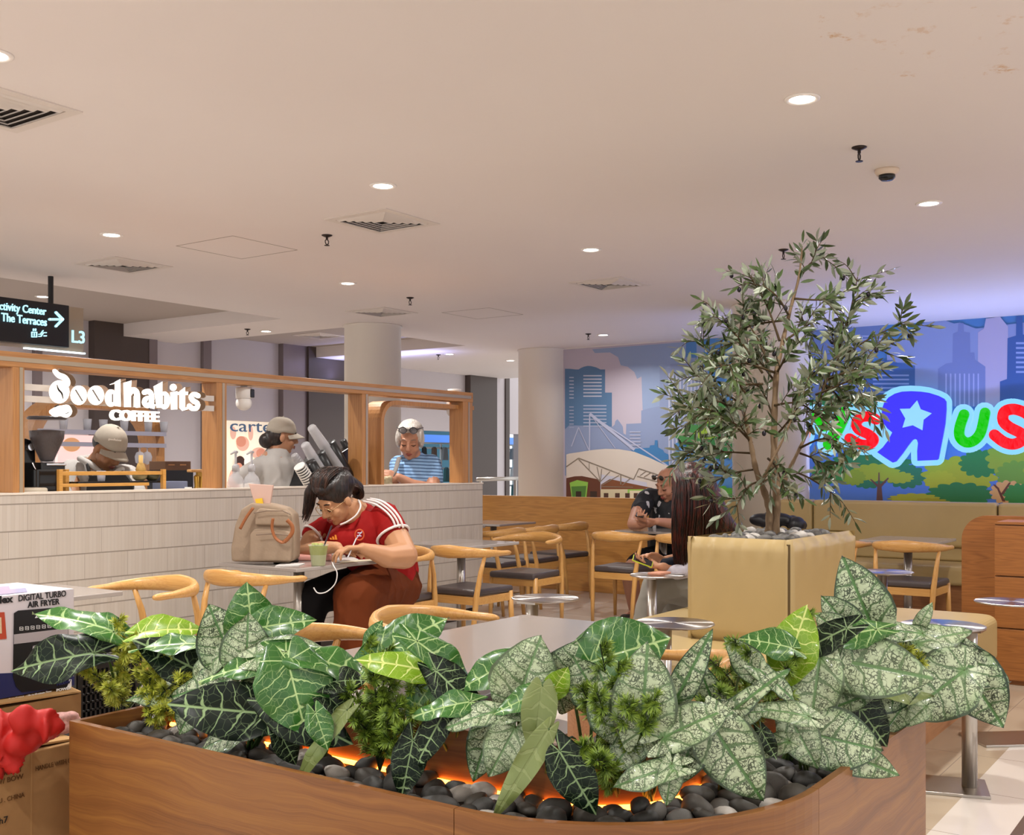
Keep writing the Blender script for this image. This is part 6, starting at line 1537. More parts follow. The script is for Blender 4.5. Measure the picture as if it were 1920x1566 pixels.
# drink
c = GZ(597, 1061, TZ); u = (c - cam.location).dot(FV) / FPX
t = thing('iced_drink', 'clear plastic cup of layered green iced drink with a slanting straw', 'drink', (c.x, c.y, TZ))
h = 40 * u
def mk(nm, r0, z0, r1, z1, m): return obj(nm, MB().lathe([(.0001, z0 * h), (r0 * u, z0 * h), (r1 * u, z1 * h), (.0001, z1 * h)], 24, (0, 0, 0)), m, t, smooth=False)
mk('milk_layer', 12.5, .02, 15, .52, mat('drink_pale', '#A4A97C', .3)); mk('matcha_layer', 15, .52, 17.4, .92, mat('drink_green', '#8C952A', .3))
obj('cup', MB().lathe([(13 * u, 0), (17.8 * u, .95 * h), (19.5 * u, .96 * h), (19.5 * u, 1.0 * h), (17.5 * u, 1.0 * h)], 28), mat('cup_film', '#E6EAD8', .08, alpha=.25), t, smooth=True)
q = MB()
for i in range(9): q.cbox((rnd.uniform(-.03, .03), rnd.uniform(-.03, .03), h * rnd.uniform(.9, 1.04)), (.018, .018, .016))
obj('ice', q, mat('ice_green', '#B9BF78', .2), t, bevel=.003, kind='stuff')
tp_ = W(622, 986, (c - cam.location).dot(FV)); tp_ = tp_ - c
obj('straw', MB().tube([(.005, 0, h * .3), tuple(Vector((tp_.x, tp_.y, tp_.z)))], .005, 8), mat('straw_dark', '#3A2E38', .3), t)
def tz(x, y, z=TZ): return GZ(x, y, z)
def slab_px(nm, pts, z, th, m, lb, ct, bev=.002, **kw):
    return obj(nm, MB().prism([tuple(GZ(x, y, z))[:2] + (z,) for x, y in pts], (0, 0, th)), m, label=lb, cat=ct, bevel=bev, **kw)
slab_px('pencil_case', [(556, 1052), (622, 1052), (622, 1046), (556, 1046)], TZ + .001, .035, mat('case_pink', '#D99C92', .5), 'pink pencil case lying behind the green drink', 'pencil case', .012)
slab_px('black_wallet', [(512, 1056), (560, 1054), (556, 1048), (516, 1050)], TZ + .001, .018, mat('wallet_black', '#1B1718', .4), 'flat black wallet beside the backpack', 'wallet', .004)
slab_px('notebook', [(627, 1055), (672, 1052), (660, 1047), (630, 1049)], TZ + .001, .012, mat('paper_white', '#DAD5D2', .6), 'spiral notebook the woman in red is writing in', 'notebook')
slab_px('sheet_of_paper', [(636, 1056), (711, 1051), (700, 1049), (650, 1052)], TZ + .001, .003, mat('paper_cream', '#E6DFC4', .6), 'cream sheet of paper under her writing arm', 'paper', 0)
slab_px('napkin', [(516, 1062), (560, 1061), (572, 1057), (530, 1056)], TZ + .001, .003, mat('paper_white', '#DAD5D2'), 'white paper napkin at the near table edge', 'napkin', 0)
cbl = [W(625, 1060, 6.3), W(632, 1075, 6.25), W(628, 1095, 6.25), W(612, 1110, 6.25), W(596, 1112, 6.25), W(588, 1102, 6.25)]
obj('charging_cable', MB().tube(catmull([GZ(622, 1053, TZ + .01)] + cbl, 6), .0035, 6), mat('cable_white', '#D8D3D0', .4), smooth=True, label='white charging cable looping down from the table with the backpack', cat='cable')
# black bag on the bench side table
c = W(1410, 985, 9.55); r7 = random.Random(5); q = MB()
for i in range(12): q.ell((9.1 + r7.uniform(-.1, .1), 3.5 + r7.uniform(-.17, .2), TZ + .09 + r7.uniform(-.01, .05)), (r7.uniform(.05, .09), r7.uniform(.06, .12), r7.uniform(.05, .08)))
obj('black_bag', q, mat('bag_black', '#16161B', .4, bump=.4, nscale=14), voxel=.014, sm=2, label='crumpled black bag lying on the cafe table beside the bench', cat='bag')
# ================================================================ people
def imv(r, u, b, x=960):
    bk = -ray(x).normalized(); return (RV * r + UP * u + bk * b).normalized()
class Person:
    def __init__(s, name, label, base, k=1.2, skin='#B98462', voxel=.007):
        s.t = thing(name, label, 'person', tuple(base)); s.k = k; s.sk = MB(); s.skin = mat('skin_' + skin[1:], skin, .5, noise=.06, nscale=18); s.vx = voxel; s.later = []
        s.t['group'] = 'people in the cafe'
    def head(s, c, f, u):
        f = f.normalized(); u = (u - f * u.dot(f)).normalized(); x = f.cross(u)
        M = Matrix((x, f, u)).transposed().to_4x4() @ Matrix.Scale(s.k, 4); M.translation = c; s.M = M; s.R = M.to_3x3()
        h = MB()
        h.ell((0, -.012, .035), (.074, .092, .082)); h.ell((0, .022, -.03), (.061, .068, .085)); h.ell((0, .032, -.078), (.044, .042, .034)); h.ell((0, .060, -.096), (.021, .018, .018))
        for sg in (-1, 1):
            h.ell((sg * .036, .056, -.036), (.025, .026, .028)); h.ell((sg * .011, .097, -.034), .0085); h.ell((sg * .076, -.006, -.012), (.010, .020, .031)); h.ell((sg * .031, .074, .0), (.017, .013, .011))
        h.cap((0, .086, .012), (0, .106, -.028), .0085, .0125); h.cap((-.034, .074, .024), (.034, .074, .024), .013)
        h.cap((-.017, .083, -.060), (.017, .083, -.060), .0075); h.cap((-.013, .083, -.069), (.013, .083, -.069), .0075)
        h.cap((0, -.02, -.06), (0, -.035, -.13), .052, .055)
        h.xf(M); s.sk.add(h.v, h.f)
        return s
    def L(s, p): return s.M @ Vector(p)
    def face(s, lip='#8A4A42', brow='#1E1512', look='down'):
        q = MB().tube([(-.022, .0855, -.0645), (-.01, .0925, -.0615), (0, .0925, -.063), (.01, .0925, -.0615), (.022, .0855, -.0645)], [.002, .006, .006, .006, .002], 8).tube([(-.017, .086, -.068), (0, .0925, -.0715), (.017, .086, -.068)], [.003, .0068, .003], 8)
        q.xf(s.M); obj('lips', q, mat('lips_' + lip[1:], lip, .4), s.t, world=True, smooth=True)
        for sg in (-1, 1):
            q = MB().tube([(sg * .048, .079, .030), (sg * .034, .0885, .035), (sg * .017, .0895, .031)], [.0022, .0035, .0026], 6); q.xf(s.M); obj('eyebrow', q, mat('brow_' + brow[1:], brow, .7), s.t, world=True, smooth=True)
            q = MB().tube([(sg * .047, .075, -.005), (sg * .032, .0888, -.009), (sg * .017, .085, -.004)], [.0018, .0026, .0016], 6); q.xf(s.M); obj('eyelashes', q, mat('brow_1E1512', '#1E1512', .7), s.t, world=True, smooth=True)
    def limb(s, pts, rs, mb=None): (mb or s.sk).chain([W(*p) if len(p) == 3 and p[0] > 20 else Vector(p) for p in pts], rs); return s
    def hand(s, w_, d, n, thumb=1, curl=.6, k=None):
        k = k or s.k; d = Vector(d).normalized(); n = Vector(n); n = (n - d * n.dot(d)).normalized(); sd = d.cross(n) * thumb
        w_ = W(*w_) if w_[0] > 20 else Vector(w_)
        for i, o_ in enumerate((.028, .0095, -.0095, -.027)):
            kn = w_ + d * (.078 - .004 * abs(i - 1)) * k + sd * o_ * k; s.sk.cap(w_ + sd * o_ * .5 * k + d * .01 * k, kn, .0135 * k, .0115 * k, 8)
            a = curl * (.55 + .12 * i); p = kn; L_ = (.042, .047, .044, .034)[i]
            for j in range(3):
                dr = d * math.cos(a) + n * math.sin(a); e = p + (dr + sd * (.06 - .04 * i)).normalized() * L_ * (1, .68, .5)[j] * k; s.sk.cap(p, e, (.0092, .0085, .0078)[j] * k, (.0085, .0078, .007)[j] * k, 8); p = e; a += curl * .8
        p = w_ + d * .022 * k + sd * .022 * k; e = p + (sd * .8 + d * .65 + n * .35).normalized() * .042 * k; s.sk.cap(p, e, .0135 * k, .0105 * k, 8)
        e2 = e + (d * .85 + n * .45 + sd * .1).normalized() * .032 * k; s.sk.cap(e, e2, .0105 * k, .0085 * k, 8)
    def done(s): s.body = obj('body', s.sk, s.skin, s.t, world=True, voxel=s.vx, sm=2); return s
    def cloth(s, nm, mb, m, vx=.011, sm=3): return obj(nm, mb, m, s.t, world=True, voxel=vx, sm=sm, wr=(.008, 9, .6) if nm in ('shirt', 'trousers', 'polo_shirt', 'navy_top', 'shorts') else None)
def hair_mat(n, a, b):
    t = NT(n); co = t.coord(); nn = t.noise(t.mapping(co, (60, 60, 5)), 1.0, 3, .6)
    t.put(t.b.inputs['Base Color'], t.mix(t.smooth(nn, .4, .7), lin(a), lin(b))); t.b.inputs['Roughness'].default_value = .36; t.bump(nn, .7, .01); return t.m
def strands(mb, paths, n, r, jit, seed):
    r_ = random.Random(seed)
    for i in range(n):
        a = r_.random(); k = int(a * (len(paths) - 1)); f = a * (len(paths) - 1) - k; P0, P1 = paths[k], paths[min(k + 1, len(paths) - 1)]
        j = Vector((r_.uniform(-jit, jit), r_.uniform(-jit, jit), r_.uniform(-jit, jit))); pts = [p.lerp(q_, f) + j * (.3 + .7 * m / len(P0)) for m, (p, q_) in enumerate(zip(P0, P1))]
        P = catmull(pts, 4); mb.tube(P, [r * (1 - .6 * m / len(P)) for m in range(len(P))], 4, cap=False)
def cap_hat(P, mat_, brim_dir=1, low=.03):
    q = MB(); n = 28; rows = 9
    for i in range(rows + 1):
        th = PI / 2 * i / rows
        for j in range(n):
            a = 2 * PI * j / n; q.v.append(Vector((.086 * math.cos(a) * math.cos(th) ** .8, -.010 + .104 * math.sin(a) * math.cos(th) ** .8, low + .105 * math.sin(th) + (.012 if i == 0 and math.sin(a) < 0 else 0) * -1)))
    for i in range(rows):
        for j in range(n): a = i * n + j; b = i * n + (j + 1) % n; q.f.append([a, b, b + n, a + n]); q.mi.append(0)
    q.ell((0, -.01, low + .106), .006)
    q.xf(P.M); c = obj('cap', q, mat_, P.t, world=True, smooth=True); s_ = c.modifiers.new('t', 'SOLIDIFY'); s_.thickness = .004
    b = MB(); m = 14
    for i in range(6):
        for j in range(m + 1):
            a = PI * (.12 + .76 * j / m); rr = 1 + i / 5 * .62 * math.sin(a) ** .7
            b.v.append(Vector((.084 * math.cos(a) * (1 + .02 * i), -.01 + .102 * math.sin(a) * rr, low + .004 - .024 * (i / 5) * 1.0 - .028 * abs(math.cos(a)) ** 2)))
    for i in range(5):
        for j in range(m): a = i * (m + 1) + j; b.f.append([a, a + 1, a + m + 2, a + m + 1]); b.mi.append(0)
    b.xf(P.M); o = obj('brim', b, mat_, c, world=True, smooth=True); s_ = o.modifiers.new('t', 'SOLIDIFY'); s_.thickness = .005
    return c
HAIR_D = hair_mat('hair_dark', '#120B0A', '#2E1B16'); HAIR_W = hair_mat('hair_white', '#B9B0A8', '#E6E0DA'); HAIR_R = hair_mat('hair_auburn', '#170A08', '#5A1D12')
capm = mat('cap_beige', '#A39A8E', .75, noise=.05, nscale=60); polo = mat('polo_grey', '#ADA9A6', .75, noise=.07, nscale=12); apron = mat('apron_black', '#17171B', .6)

# ---- woman in the red shirt
P = Person('person', 'woman in a red striped sleeve shirt and glasses, bent over writing at the table', W(700, 1330, 6.9), 1.28, '#B58460')
P.head(W(630, 936, 6.92), imv(-.60, -.55, .58, 640), imv(-.22, .92, .30, 640))
P.limb([(648, 950, 7.0), (672, 962, 7.12), (690, 985, 7.2)], [.072, .085, .12])
P.limb([(724, 975, 7.06), (742, 1008, 6.98), (758, 1042, 6.86)], [.085, .088, .085]); P.limb([(758, 1042, 6.86), (725, 1044, 6.74), (690, 1032, 6.64), (680, 1028, 6.62)], [.086, .07, .042, .034])
P.limb([(610, 988, 7.22), (585, 1012, 7.12), (572, 1036, 6.98)], [.07, .066, .06]); P.limb([(572, 1036, 6.98), (605, 1028, 6.82), (632, 1026, 6.70)], [.058, .046, .034])
P.hand((682, 1027, 6.62), imv(-.95, .02, .22, 660), imv(-.1, -.9, .05, 660), thumb=-1, curl=.62)
P.hand((626, 1030, 6.72), imv(.88, .0, .35, 640), imv(0, -.95, .1, 640), thumb=1, curl=.3)
P.limb([(720, 1080, 7.25), (705, 1040, 7.2), (690, 1000, 7.2)], [.17, .17, .13])
P.done(); P.face('#8E4038')
red = mat('shirt_red', '#8E1414', .75, noise=.12, nscale=9, bump=.3); wht = mat('trim_white', '#E3D9D6', .7)
q = MB(); q.chain([W(722, 1068, 7.25), W(706, 1035, 7.18), W(684, 1000, 7.12), W(676, 975, 7.14)], [.205, .205, .175, .12]); q.cap(W(722, 972, 7.08), W(612, 988, 7.24), .088, .07); q.cap(W(690, 1075, 7.1), W(740, 1070, 7.4), .15, .17)
q.chain([W(722, 970, 7.06), W(735, 1000, 7.0)], [.096, .104]); q.chain([W(612, 988, 7.22), W(590, 1004, 7.16)], [.08, .08]); q.ell(W(650, 1012, 7.02), (.14, .12, .1))
P.cloth('shirt', q, red, .011, 2)
def ring(c, ax, R0, r0, sq=1, u0=UP):
    x, y = basis(ax, u0); return [c + x * (R0 * math.cos(a)) + y * (R0 * sq * math.sin(a)) for a in [2 * PI * i / 24 for i in range(25)]]
ax = (W(742, 1012, 6.98) - W(722, 970, 7.06)); obj('sleeve_cuff', MB().tube(ring(W(737, 1004, 6.99), ax, .108, .01), .009, 8), wht, P.t, world=True, smooth=True)
ax = (W(585, 1010, 7.14) - W(612, 988, 7.22)); obj('sleeve_cuff', MB().tube(ring(W(587, 1006, 7.15), ax, .084, .01), .008, 8), wht, P.t, world=True, smooth=True)
obj('collar_trim', MB().tube(catmull([W(672, 939, 7.02), W(676, 950, 6.95), W(668, 966, 6.92), W(652, 978, 6.90), W(638, 984, 6.9)], 5), [(.006, .010)] * 21, 8), wht, P.t, world=True, smooth=True)
for dx, dy in ((0, 0), (7, -3), (14, -5)):
    pts = [W(680 + dx, 940 + dy, 7.04), W(702 + dx, 945 + dy * 1.0, 6.99), W(722 + dx, 958 + dy * .7, 6.95), W(736 + dx, 974 + dy * .2, 6.92), W(742 + dx, 990, 6.92)]
    obj('shoulder_stripe', MB().tube(catmull(pts, 5), [(.006, .0075)] * 21, 6), wht, P.t, world=True, smooth=True)
cr = W(674, 1003, 6.90); fx_ = imv(1, 0, 0, 674); fy = imv(0, 1, .1, 674)
q = MB().tube([cr + fx_ * (.028 * math.cos(a)) + fy * (.034 * math.sin(a)) for a in [2 * PI * i / 20 for i in range(21)]], .0045, 6)
obj('crest', q, mat('crest_orange', '#C8562A', .6), P.t, world=True)
q = MB(); [q.tube([cr + fx_ * a + fy * b, cr + fx_ * c + fy * d], .0035, 6) for a, b, c, d in ((-.02, -.025, .02, .025), (-.012, .012, .016, .012), (-.015, -.005, .012, -.008))]
obj('crest_lines', q, mat('crest_blue', '#C9C7DE', .6), P.t, world=True)
lg = W(626, 1012, 6.885); q = MB()
for i, (x, hh_) in enumerate(((-.018, .012), (-.002, .020), (.014, .030))): q.prism([lg + fx_ * (x - .006) + fy * 0, lg + fx_ * (x + .008), lg + fx_ * (x + .001) + fy * hh_, lg + fx_ * (x - .009) + fy * hh_], tuple(-FV * .003))
obj('chest_logo', q, mat('logo_gold', '#E08A2E', .6), P.t, world=True)
q = MB(); q.ell((0, -.022, .050), (.088, .100, .092)); q.ell((0, .03, .10), (.066, .058, .036)); q.ell((-.060, -.015, .045), (.028, .05, .05)); q.ell((.060, -.015, .045), (.028, .05, .05)); q.ell((0,-.055,.06),(.086,.078,.085)); q.xf(P.M)
q.chain([W(598, 905, 6.9), W(583, 925, 6.92), (W(578, 948, 6.95)), W(571, 962, 6.95)], [.05, .045, .035, .018]); q.chain([W(650, 905, 7.05), W(668, 915, 7.12), W(674, 928, 7.14), W(664, 935, 7.14)], [.06, .05, .035, .02])
h = P.cloth('hair', q, HAIR_D, .007, 7)
q = MB(); paths = []
for ang in (-1.0, -.6, -.2, .2, .6, 1.0):
    paths.append([P.L((.04 * ang, .085 - abs(ang) * .02, .105 - abs(ang) * .01)), P.L((.06 * ang, .03, .150)), P.L((.05 * ang, -.06, .140)), P.L((.03 * ang, -.12, .09))])
strands(q, paths, 260, .0026, .020, 4); paths = [[P.L((.078 * sg, .045, .06)), P.L((.092 * sg, -.02, .07)), P.L((.06 * sg, -.10, .05)), P.L((.02 * sg, -.13, .03))] for sg in (1, .9)]
strands(q, [[W(605, 900, 6.85), W(585, 918, 6.86), W(580, 940, 6.9), W(568, 968, 6.92)], [W(600, 905, 6.9), W(592, 925, 6.88), W(588, 950, 6.9), W(576, 978, 6.92)]], 60, .0028, .02, 6)
strands(q, [[W(655, 910, 7.0), W(672, 914, 7.05), W(680, 926, 7.08), W(668, 938, 7.1)], [W(652, 900, 7.0), W(668, 908, 7.05), W(678, 920, 7.08), W(672, 930, 7.1)]], 50, .003, .015, 8)
obj('hair_strands', q, hair_mat('hair_brown_strands', '#1C110E', '#4A2E22'), P.t, world=True, smooth=True, kind='stuff')
q = MB(); wire = mat('glasses_gold', '#D9B98C', .2, metal=.8)
for sg in (-1, 1): q.tube([P.L((sg * .033 + .025 * math.cos(a), .100 - .006 * abs(math.cos(a)) , -.004 + .022 * math.sin(a))) for a in [2 * PI * i / 20 for i in range(21)]], .0022, 6); q.tube([P.L((sg * .057, .096, .004)), P.L((sg * .078, .03, .008)), P.L((sg * .08, -.01, .0))], .002, 6)
q.tube([P.L((-.009, .103, .0)), P.L((0, .108, .004)), P.L((.009, .103, .0))], .002, 6); obj('glasses', q, wire, P.t, world=True, smooth=True)
brn = mat('trousers_brown', '#5E2A0E', .8, noise=.12, nscale=7, bump=.3)
q = MB(); q.chain([W(738, 1098, 7.35), W(700, 1104, 7.0), W(668, 1120, 6.72), W(662, 1180, 6.66), W(668, 1260, 6.66), W(672, 1330, 6.66)], [.19, .17, .145, .12, .11, .10]); q.chain([W(730, 1100, 7.4), W(720, 1180, 7.1), W(720, 1250, 7.0)], [.18, .16, .12])
P.cloth('trousers', q, brn, .014, 3)
blks = mat('legging_black', '#0E0C0E', .7)
q = MB(); q.chain([W(690, 1100, 7.2), W(630, 1108, 6.95), W(590, 1118, 6.85), W(578, 1180, 6.85), W(580, 1260, 6.85), W(572, 1320, 6.8)], [.16, .13, .11, .085, .07, .06])
P.cloth('dark_skirt_layer', q, blks, .014, 3)
obj('pen', MB().tube([W(652, 1046, 6.55), W(668, 1010, 6.62)], .004, 8), mat('pen_white', '#C9C4C8', .3), label='thin pen held by the woman in the red shirt', cat='pen')

# ---- barista looking down
P = Person('person', 'barista in a beige cap and pale polo looking down behind the glowing cafe sign', W(195, 1250, 7.35), 1.18, '#A0704F')
P.head(W(203, 842, 7.35), imv(.62, -.62, .46, 200), imv(.50, .82, .30, 200))
P.limb([(192, 858, 7.4), (180, 880, 7.5)], [.065, .085]); P.limb([(180, 890, 7.5), (180, 950, 7.5)], [.14, .15]); P.limb([(135, 885, 7.4), (135, 960, 7.2)], [.06, .05]); P.limb([(235, 895, 7.4), (245, 960, 7.2)], [.06, .05])
P.done(); P.face('#8A4A42')
q = MB(); q.chain([W(180, 1000, 7.5), W(182, 940, 7.5), W(182, 900, 7.5), W(178, 880, 7.5)], [.20, .20, .17, .11]); q.cap(W(135, 885, 7.42), W(238, 893, 7.46), .085, .08); q.chain([W(132, 888, 7.4), W(122, 925, 7.3), W(135, 970, 7.15)], [.085, .08, .07]); q.chain([W(240, 895, 7.42), W(256, 930, 7.3), W(250, 970, 7.15)], [.08, .075, .07]); P.cloth('polo_shirt', q, polo, .012, 3)
q = MB(); q.chain([W(150, 860, 7.36), W(172, 872, 7.28), W(192, 888, 7.26)], [.022, .022, .012]); q.chain([W(150, 860, 7.42), W(165, 858, 7.48)], [.02, .02]); q.chain([W(228, 880, 7.28), W(212, 888, 7.25)], [.022, .012]); P.cloth('collar', q, polo, .007, 1)
q = MB().prism([W(x, y, 7.22) for x, y in ((168, 892), (235, 890), (248, 905), (250, 960), (160, 960), (162, 910))], tuple(FV * .04)); q.tube([W(170, 895, 7.25), W(164, 872, 7.27), W(172, 862, 7.36)], .012, 8); q.tube([W(232, 893, 7.24), (W(228, 882, 7.28))], .012, 8)
obj('apron', q, apron, P.t, world=True, bevel=.01)
q = MB(); q.ell((0, -.03, .015), (.079, .084, .062)); q.xf(P.M); P.cloth('hair', q, HAIR_D, .007, 1)
c = cap_hat(P, capm, low=.035)
n_ = P.M.to_3x3() @ Vector((-.0, 1, 0)); pos = P.L((-.086, .045, .085)) 
try:
    a_ = W(203, 826, 7.23); text_mb('goodhabits', a_, imv(.97, -.12, 0, 205), imv(.12, .97, .15, 205), width=.085, height=.017, depth=.003, mb=(qq := MB())); obj('cap_lettering', qq, mat('thread_white', '#E6E0D8', .7), c, world=True)
except Exception: pass
# ---- barista seen from behind
P = Person('person', 'barista in a beige cap with a dark hair bun, turned away towards the cups', W(525, 1250, 8.5), 1.12, '#B28062')
P.head(W(529, 818, 8.5), imv(.93, -.12, -.32, 525), imv(.08, .98, .02, 525))
P.limb([(522, 840, 8.5), (517, 860, 8.5)], [.06, .075]); P.limb([(517, 870, 8.5), (515, 940, 8.5)], [.13, .14]); P.limb([(485, 880, 8.45), (455, 890, 8.3)], [.06, .04]); P.done(); P.face('#8A4A42')
q = MB(); q.chain([W(518, 990, 8.5), W(518, 930, 8.5), W(516, 885, 8.5), W(519, 862, 8.5)], [.19, .18, .17, .115]); q.cap(W(488, 876, 8.42), W(545, 882, 8.6), .08, .08); q.chain([W(484, 880, 8.4), W(462, 890, 8.3), W(450, 893, 8.25)], [.08, .07, .06]); q.chain([W(548, 885, 8.6), W(556, 925, 8.5), W(560, 960, 8.5)], [.08, .075, .07]); P.cloth('polo_shirt', q, polo, .012, 3)
q = MB().tube(ring(W(520, 853, 8.5), UP, .078, .02), .018, 8); obj('collar', q, polo, P.t, world=True, smooth=True)
q = MB(); q.ell((0, -.040, -.005), (.080, .080, .082)); q.ell((0, -.100, -.045), (.062, .055, .055)); q.xf(P.M); P.cloth('hair', q, HAIR_D, .007, 1)
cap_hat(P, capm, low=.028)
# ---- old lady
P = Person('person', 'white haired woman in a blue striped shirt standing beyond the rounded wooden frame', W(770, 1170, 9.75), 1.36, '#B98469')
P.head(W(769, 826, 9.7), imv(-.12, -.34, .93, 769), imv(-.02, .95, .32, 769))
P.limb([(773, 850, 9.75), (778, 875, 9.8)], [.075, .10]); P.limb([(780, 890, 9.8), (778, 960, 9.8)], [.16, .17]); P.limb([(745, 880, 9.75), (742, 915, 9.6)], [.07, .055])
P.limb([(812, 880, 9.75), (812, 918, 9.6)], [.075, .06]); P.limb([(812, 918, 9.6), (775, 910, 9.45), (748, 895, 9.4)], [.06, .05, .034]); P.hand((748, 895, 9.4), imv(-.9, .25, .2, 740), imv(-.1, -.3, -.9, 740), thumb=1, curl=.6, k=1.2)
P.limb([(742, 915, 9.6), (738, 902, 9.45), (737, 895, 9.42)], [.05, .045, .035]); P.hand((738, 896, 9.42), imv(-.8, .1, .3, 740), imv(.1, -.3, -.9, 740), thumb=1, curl=.9, k=1.1)
P.done(); P.face('#8E4A40', '#8A7568')
t_ = NT('shirt_blue_stripes'); x, y, z = t_.sep(t_.coord()); st = t_.math('LESS_THAN', t_.math('FRACT', t_.math('MULTIPLY', t_.math('ADD', z, t_.math('MULTIPLY', x, .06)), 34.0)), .32)
t_.put(t_.b.inputs['Base Color'], t_.mix(st, lin('#8DB4DE'), lin('#3F5E8C'))); t_.b.inputs['Roughness'].default_value = .8
q = MB(); q.chain([W(778, 980, 9.8), W(778, 930, 9.8), W(780, 890, 9.8), W(777, 868, 9.8)], [.22, .21, .19, .12]); q.cap(W(748, 872, 9.8), W(806, 870, 9.8), .09, .09); q.chain([W(808, 872, 9.78), W(812, 898, 9.7)], [.095, .095]); q.chain([W(748, 874, 9.78), W(744, 900, 9.65)], [.085, .08]); P.cloth('shirt', q, t_.m, .012, 3)
q = MB(); q.ell((0, -.028, .045), (.089, .098, .090)); q.ell((-.074, .005, .015), (.022, .04, .062)); q.ell((.074, .005, .015), (.022, .04, .062)); q.ell((0, .048, .098), (.058, .035, .026)); q.xf(P.M); P.cloth('hair', q, HAIR_W, .009, 1)
q = MB(); dk = mat('glasses_dark', '#1E1C22', .3)
for sg in (-1, 1): q.tube([P.L((sg * .034 + .025 * math.cos(a), .088 + .004 * math.sin(a), .098 + .021 * math.sin(a))) for a in [2 * PI * i / 20 for i in range(21)]], .0035, 6); q.tube([P.L((sg * .058, .084, .105)), P.L((sg * .088, .0, .09))], .0035, 6)
q.tube([P.L((-.01, .092, .104)), P.L((.01, .092, .104))], .003, 6); obj('glasses', q, dk, P.t, world=True, smooth=True)
q = MB()
for sg in (-1, 1): q.lathe([(.0001, 0), (.024, 0), (.024, .001), (.0001, .001)], 20, P.L((sg * .034, .089, .098)), P.R @ Matrix.Rotation(-PI / 2 * .85, 3, 'X'))
obj('lenses', q, mat('lens_grey', '#77767C', .05, alpha=.5), P.t, world=True)
q = MB().tube(catmull([W(749, 858, 9.66), W(746, 866, 9.58), W(742, 880, 9.42), W(735, 893, 9.38)], 5), [(.02, .006)] * 16, 8); q2 = MB()
t = thing('shoulder_bag', 'clear bag with a grey strap held by the white haired woman', 'bag', tuple(W(727, 912, 9.35)))
obj('strap', q, mat('strap_grey', '#77706C', .6), t, world=True, smooth=True)
for i in range(7): q2.ell(W(727 + rnd.uniform(-6, 6), 905 + rnd.uniform(-8, 6), 9.36), (.03, .02, .03))
obj('bag_body', q2, mat('bag_clear', '#B3A483', .2, noise=.5, nscale=40), t, world=True, voxel=.009, sm=1)
# ---- bald man
P = Person('person', 'bald man in a black floral shirt with sunglasses on his head, looking at a phone', W(1225, 1165, 10.3), 1.34, '#B98469')
P.head(W(1254, 908, 10.35), imv(-.72, -.42, .55, 1250), imv(-.25, .9, .25, 1250))
P.limb([(1262, 930, 10.45), (1258, 950, 10.5)], [.075, .1]); P.limb([(1255, 960, 10.5), (1255, 1040, 10.55)], [.16, .17])
P.limb([(1210, 935, 10.4), (1195, 962, 10.2), (1187, 983, 9.95)], [.075, .065, .055]); P.limb([(1187, 983, 9.95), (1200, 984, 9.7), (1212, 980, 9.6)], [.052, .045, .034]); P.limb([(1290, 945, 10.4), (1295, 980, 10.0)], [.07, .06]); P.limb([(1295, 980, 10.0), (1258, 982, 9.75), (1232, 978, 9.62)], [.055, .048, .034])
P.hand((1210, 981, 9.6), imv(-.3, .35, .8, 1210), imv(.3, .7, -.3, 1210), thumb=1, curl=.7, k=1.1); P.hand((1232, 978, 9.62), imv(-.95, -.05, .3, 1210), imv(0, .5, -.8, 1210), thumb=1, curl=.5, k=1.15)
P.limb([(1240, 1065, 10.5), (1195, 1062, 9.9), (1180, 1072, 9.78)], [.13, .1, .085]); P.limb([(1180, 1072, 9.78), (1186, 1110, 9.8), (1190, 1148, 9.85)], [.08, .072, .048]); P.limb([(1250, 1070, 10.4), (1232, 1075, 9.9), (1236, 1150, 9.9)], [.12, .09, .05]); P.limb([(1190, 1152, 9.85), (1172, 1158, 9.7)], [.045, .035])
P.done(); P.face('#9A5045', '#6A5148')
t_ = NT('shirt_floral'); co = t_.coord(); v1 = t_.voro(t_.mapping(co, (1, 1, .55)), 11.0); m1 = t_.math('MULTIPLY', t_.math('LESS_THAN', t_.math('ADD', v1, t_.math('MULTIPLY', t_.noise(co, 30, 3), .35)), .40), 1.0)
t_.put(t_.b.inputs['Base Color'], t_.mix(m1, lin('#14161C'), lin('#C4C2C4'))); t_.b.inputs['Roughness'].default_value = .7
q = MB(); q.chain([W(1256, 1040, 10.55), W(1256, 990, 10.5), W(1255, 955, 10.5), W(1260, 938, 10.5)], [.22, .21, .19, .12]); q.cap(W(1215, 934, 10.42), W(1292, 940, 10.5), .095, .095); q.chain([W(1212, 936, 10.4), W(1200, 958, 10.25)], [.095, .09]); q.chain([W(1292, 942, 10.4), W(1294, 968, 10.15)], [.09, .085]); P.cloth('shirt', q, t_.m, .012, 3)
q = MB(); q.chain([W(1256, 1055, 10.5), W(1212, 1055, 10.05), W(1196, 1060, 9.9)], [.19, .14, .115]); q.chain([W(1262, 1060, 10.5), W(1240, 1068, 10.0)], [.17, .125]); P.cloth('shorts', q, mat('shorts_black', '#131214', .8), .013, 3)
q = MB()
for sg in (-1, 1): q.ell(P.L((sg * .036, .082, .085)), (.03, .014, .026), P.R.normalized()); q.tube([P.L((sg * .066, .074, .09)), P.L((sg * .084, -.01, .06))], .005, 6)
q.tube([P.L((-.015, .092, .09)), P.L((.015, .092, .09))], .005, 6); obj('sunglasses', q, mat('sunglass_lens', '#26241C', .1, coat=.6), P.t, world=True, smooth=True)
q = MB(); q.chain([W(1192, 1158, 9.85), W(1170, 1161, 9.68)], [.055, .045]); P.cloth('shoe', q, mat('shoe_grey', '#4A443C', .7), .009, 1)
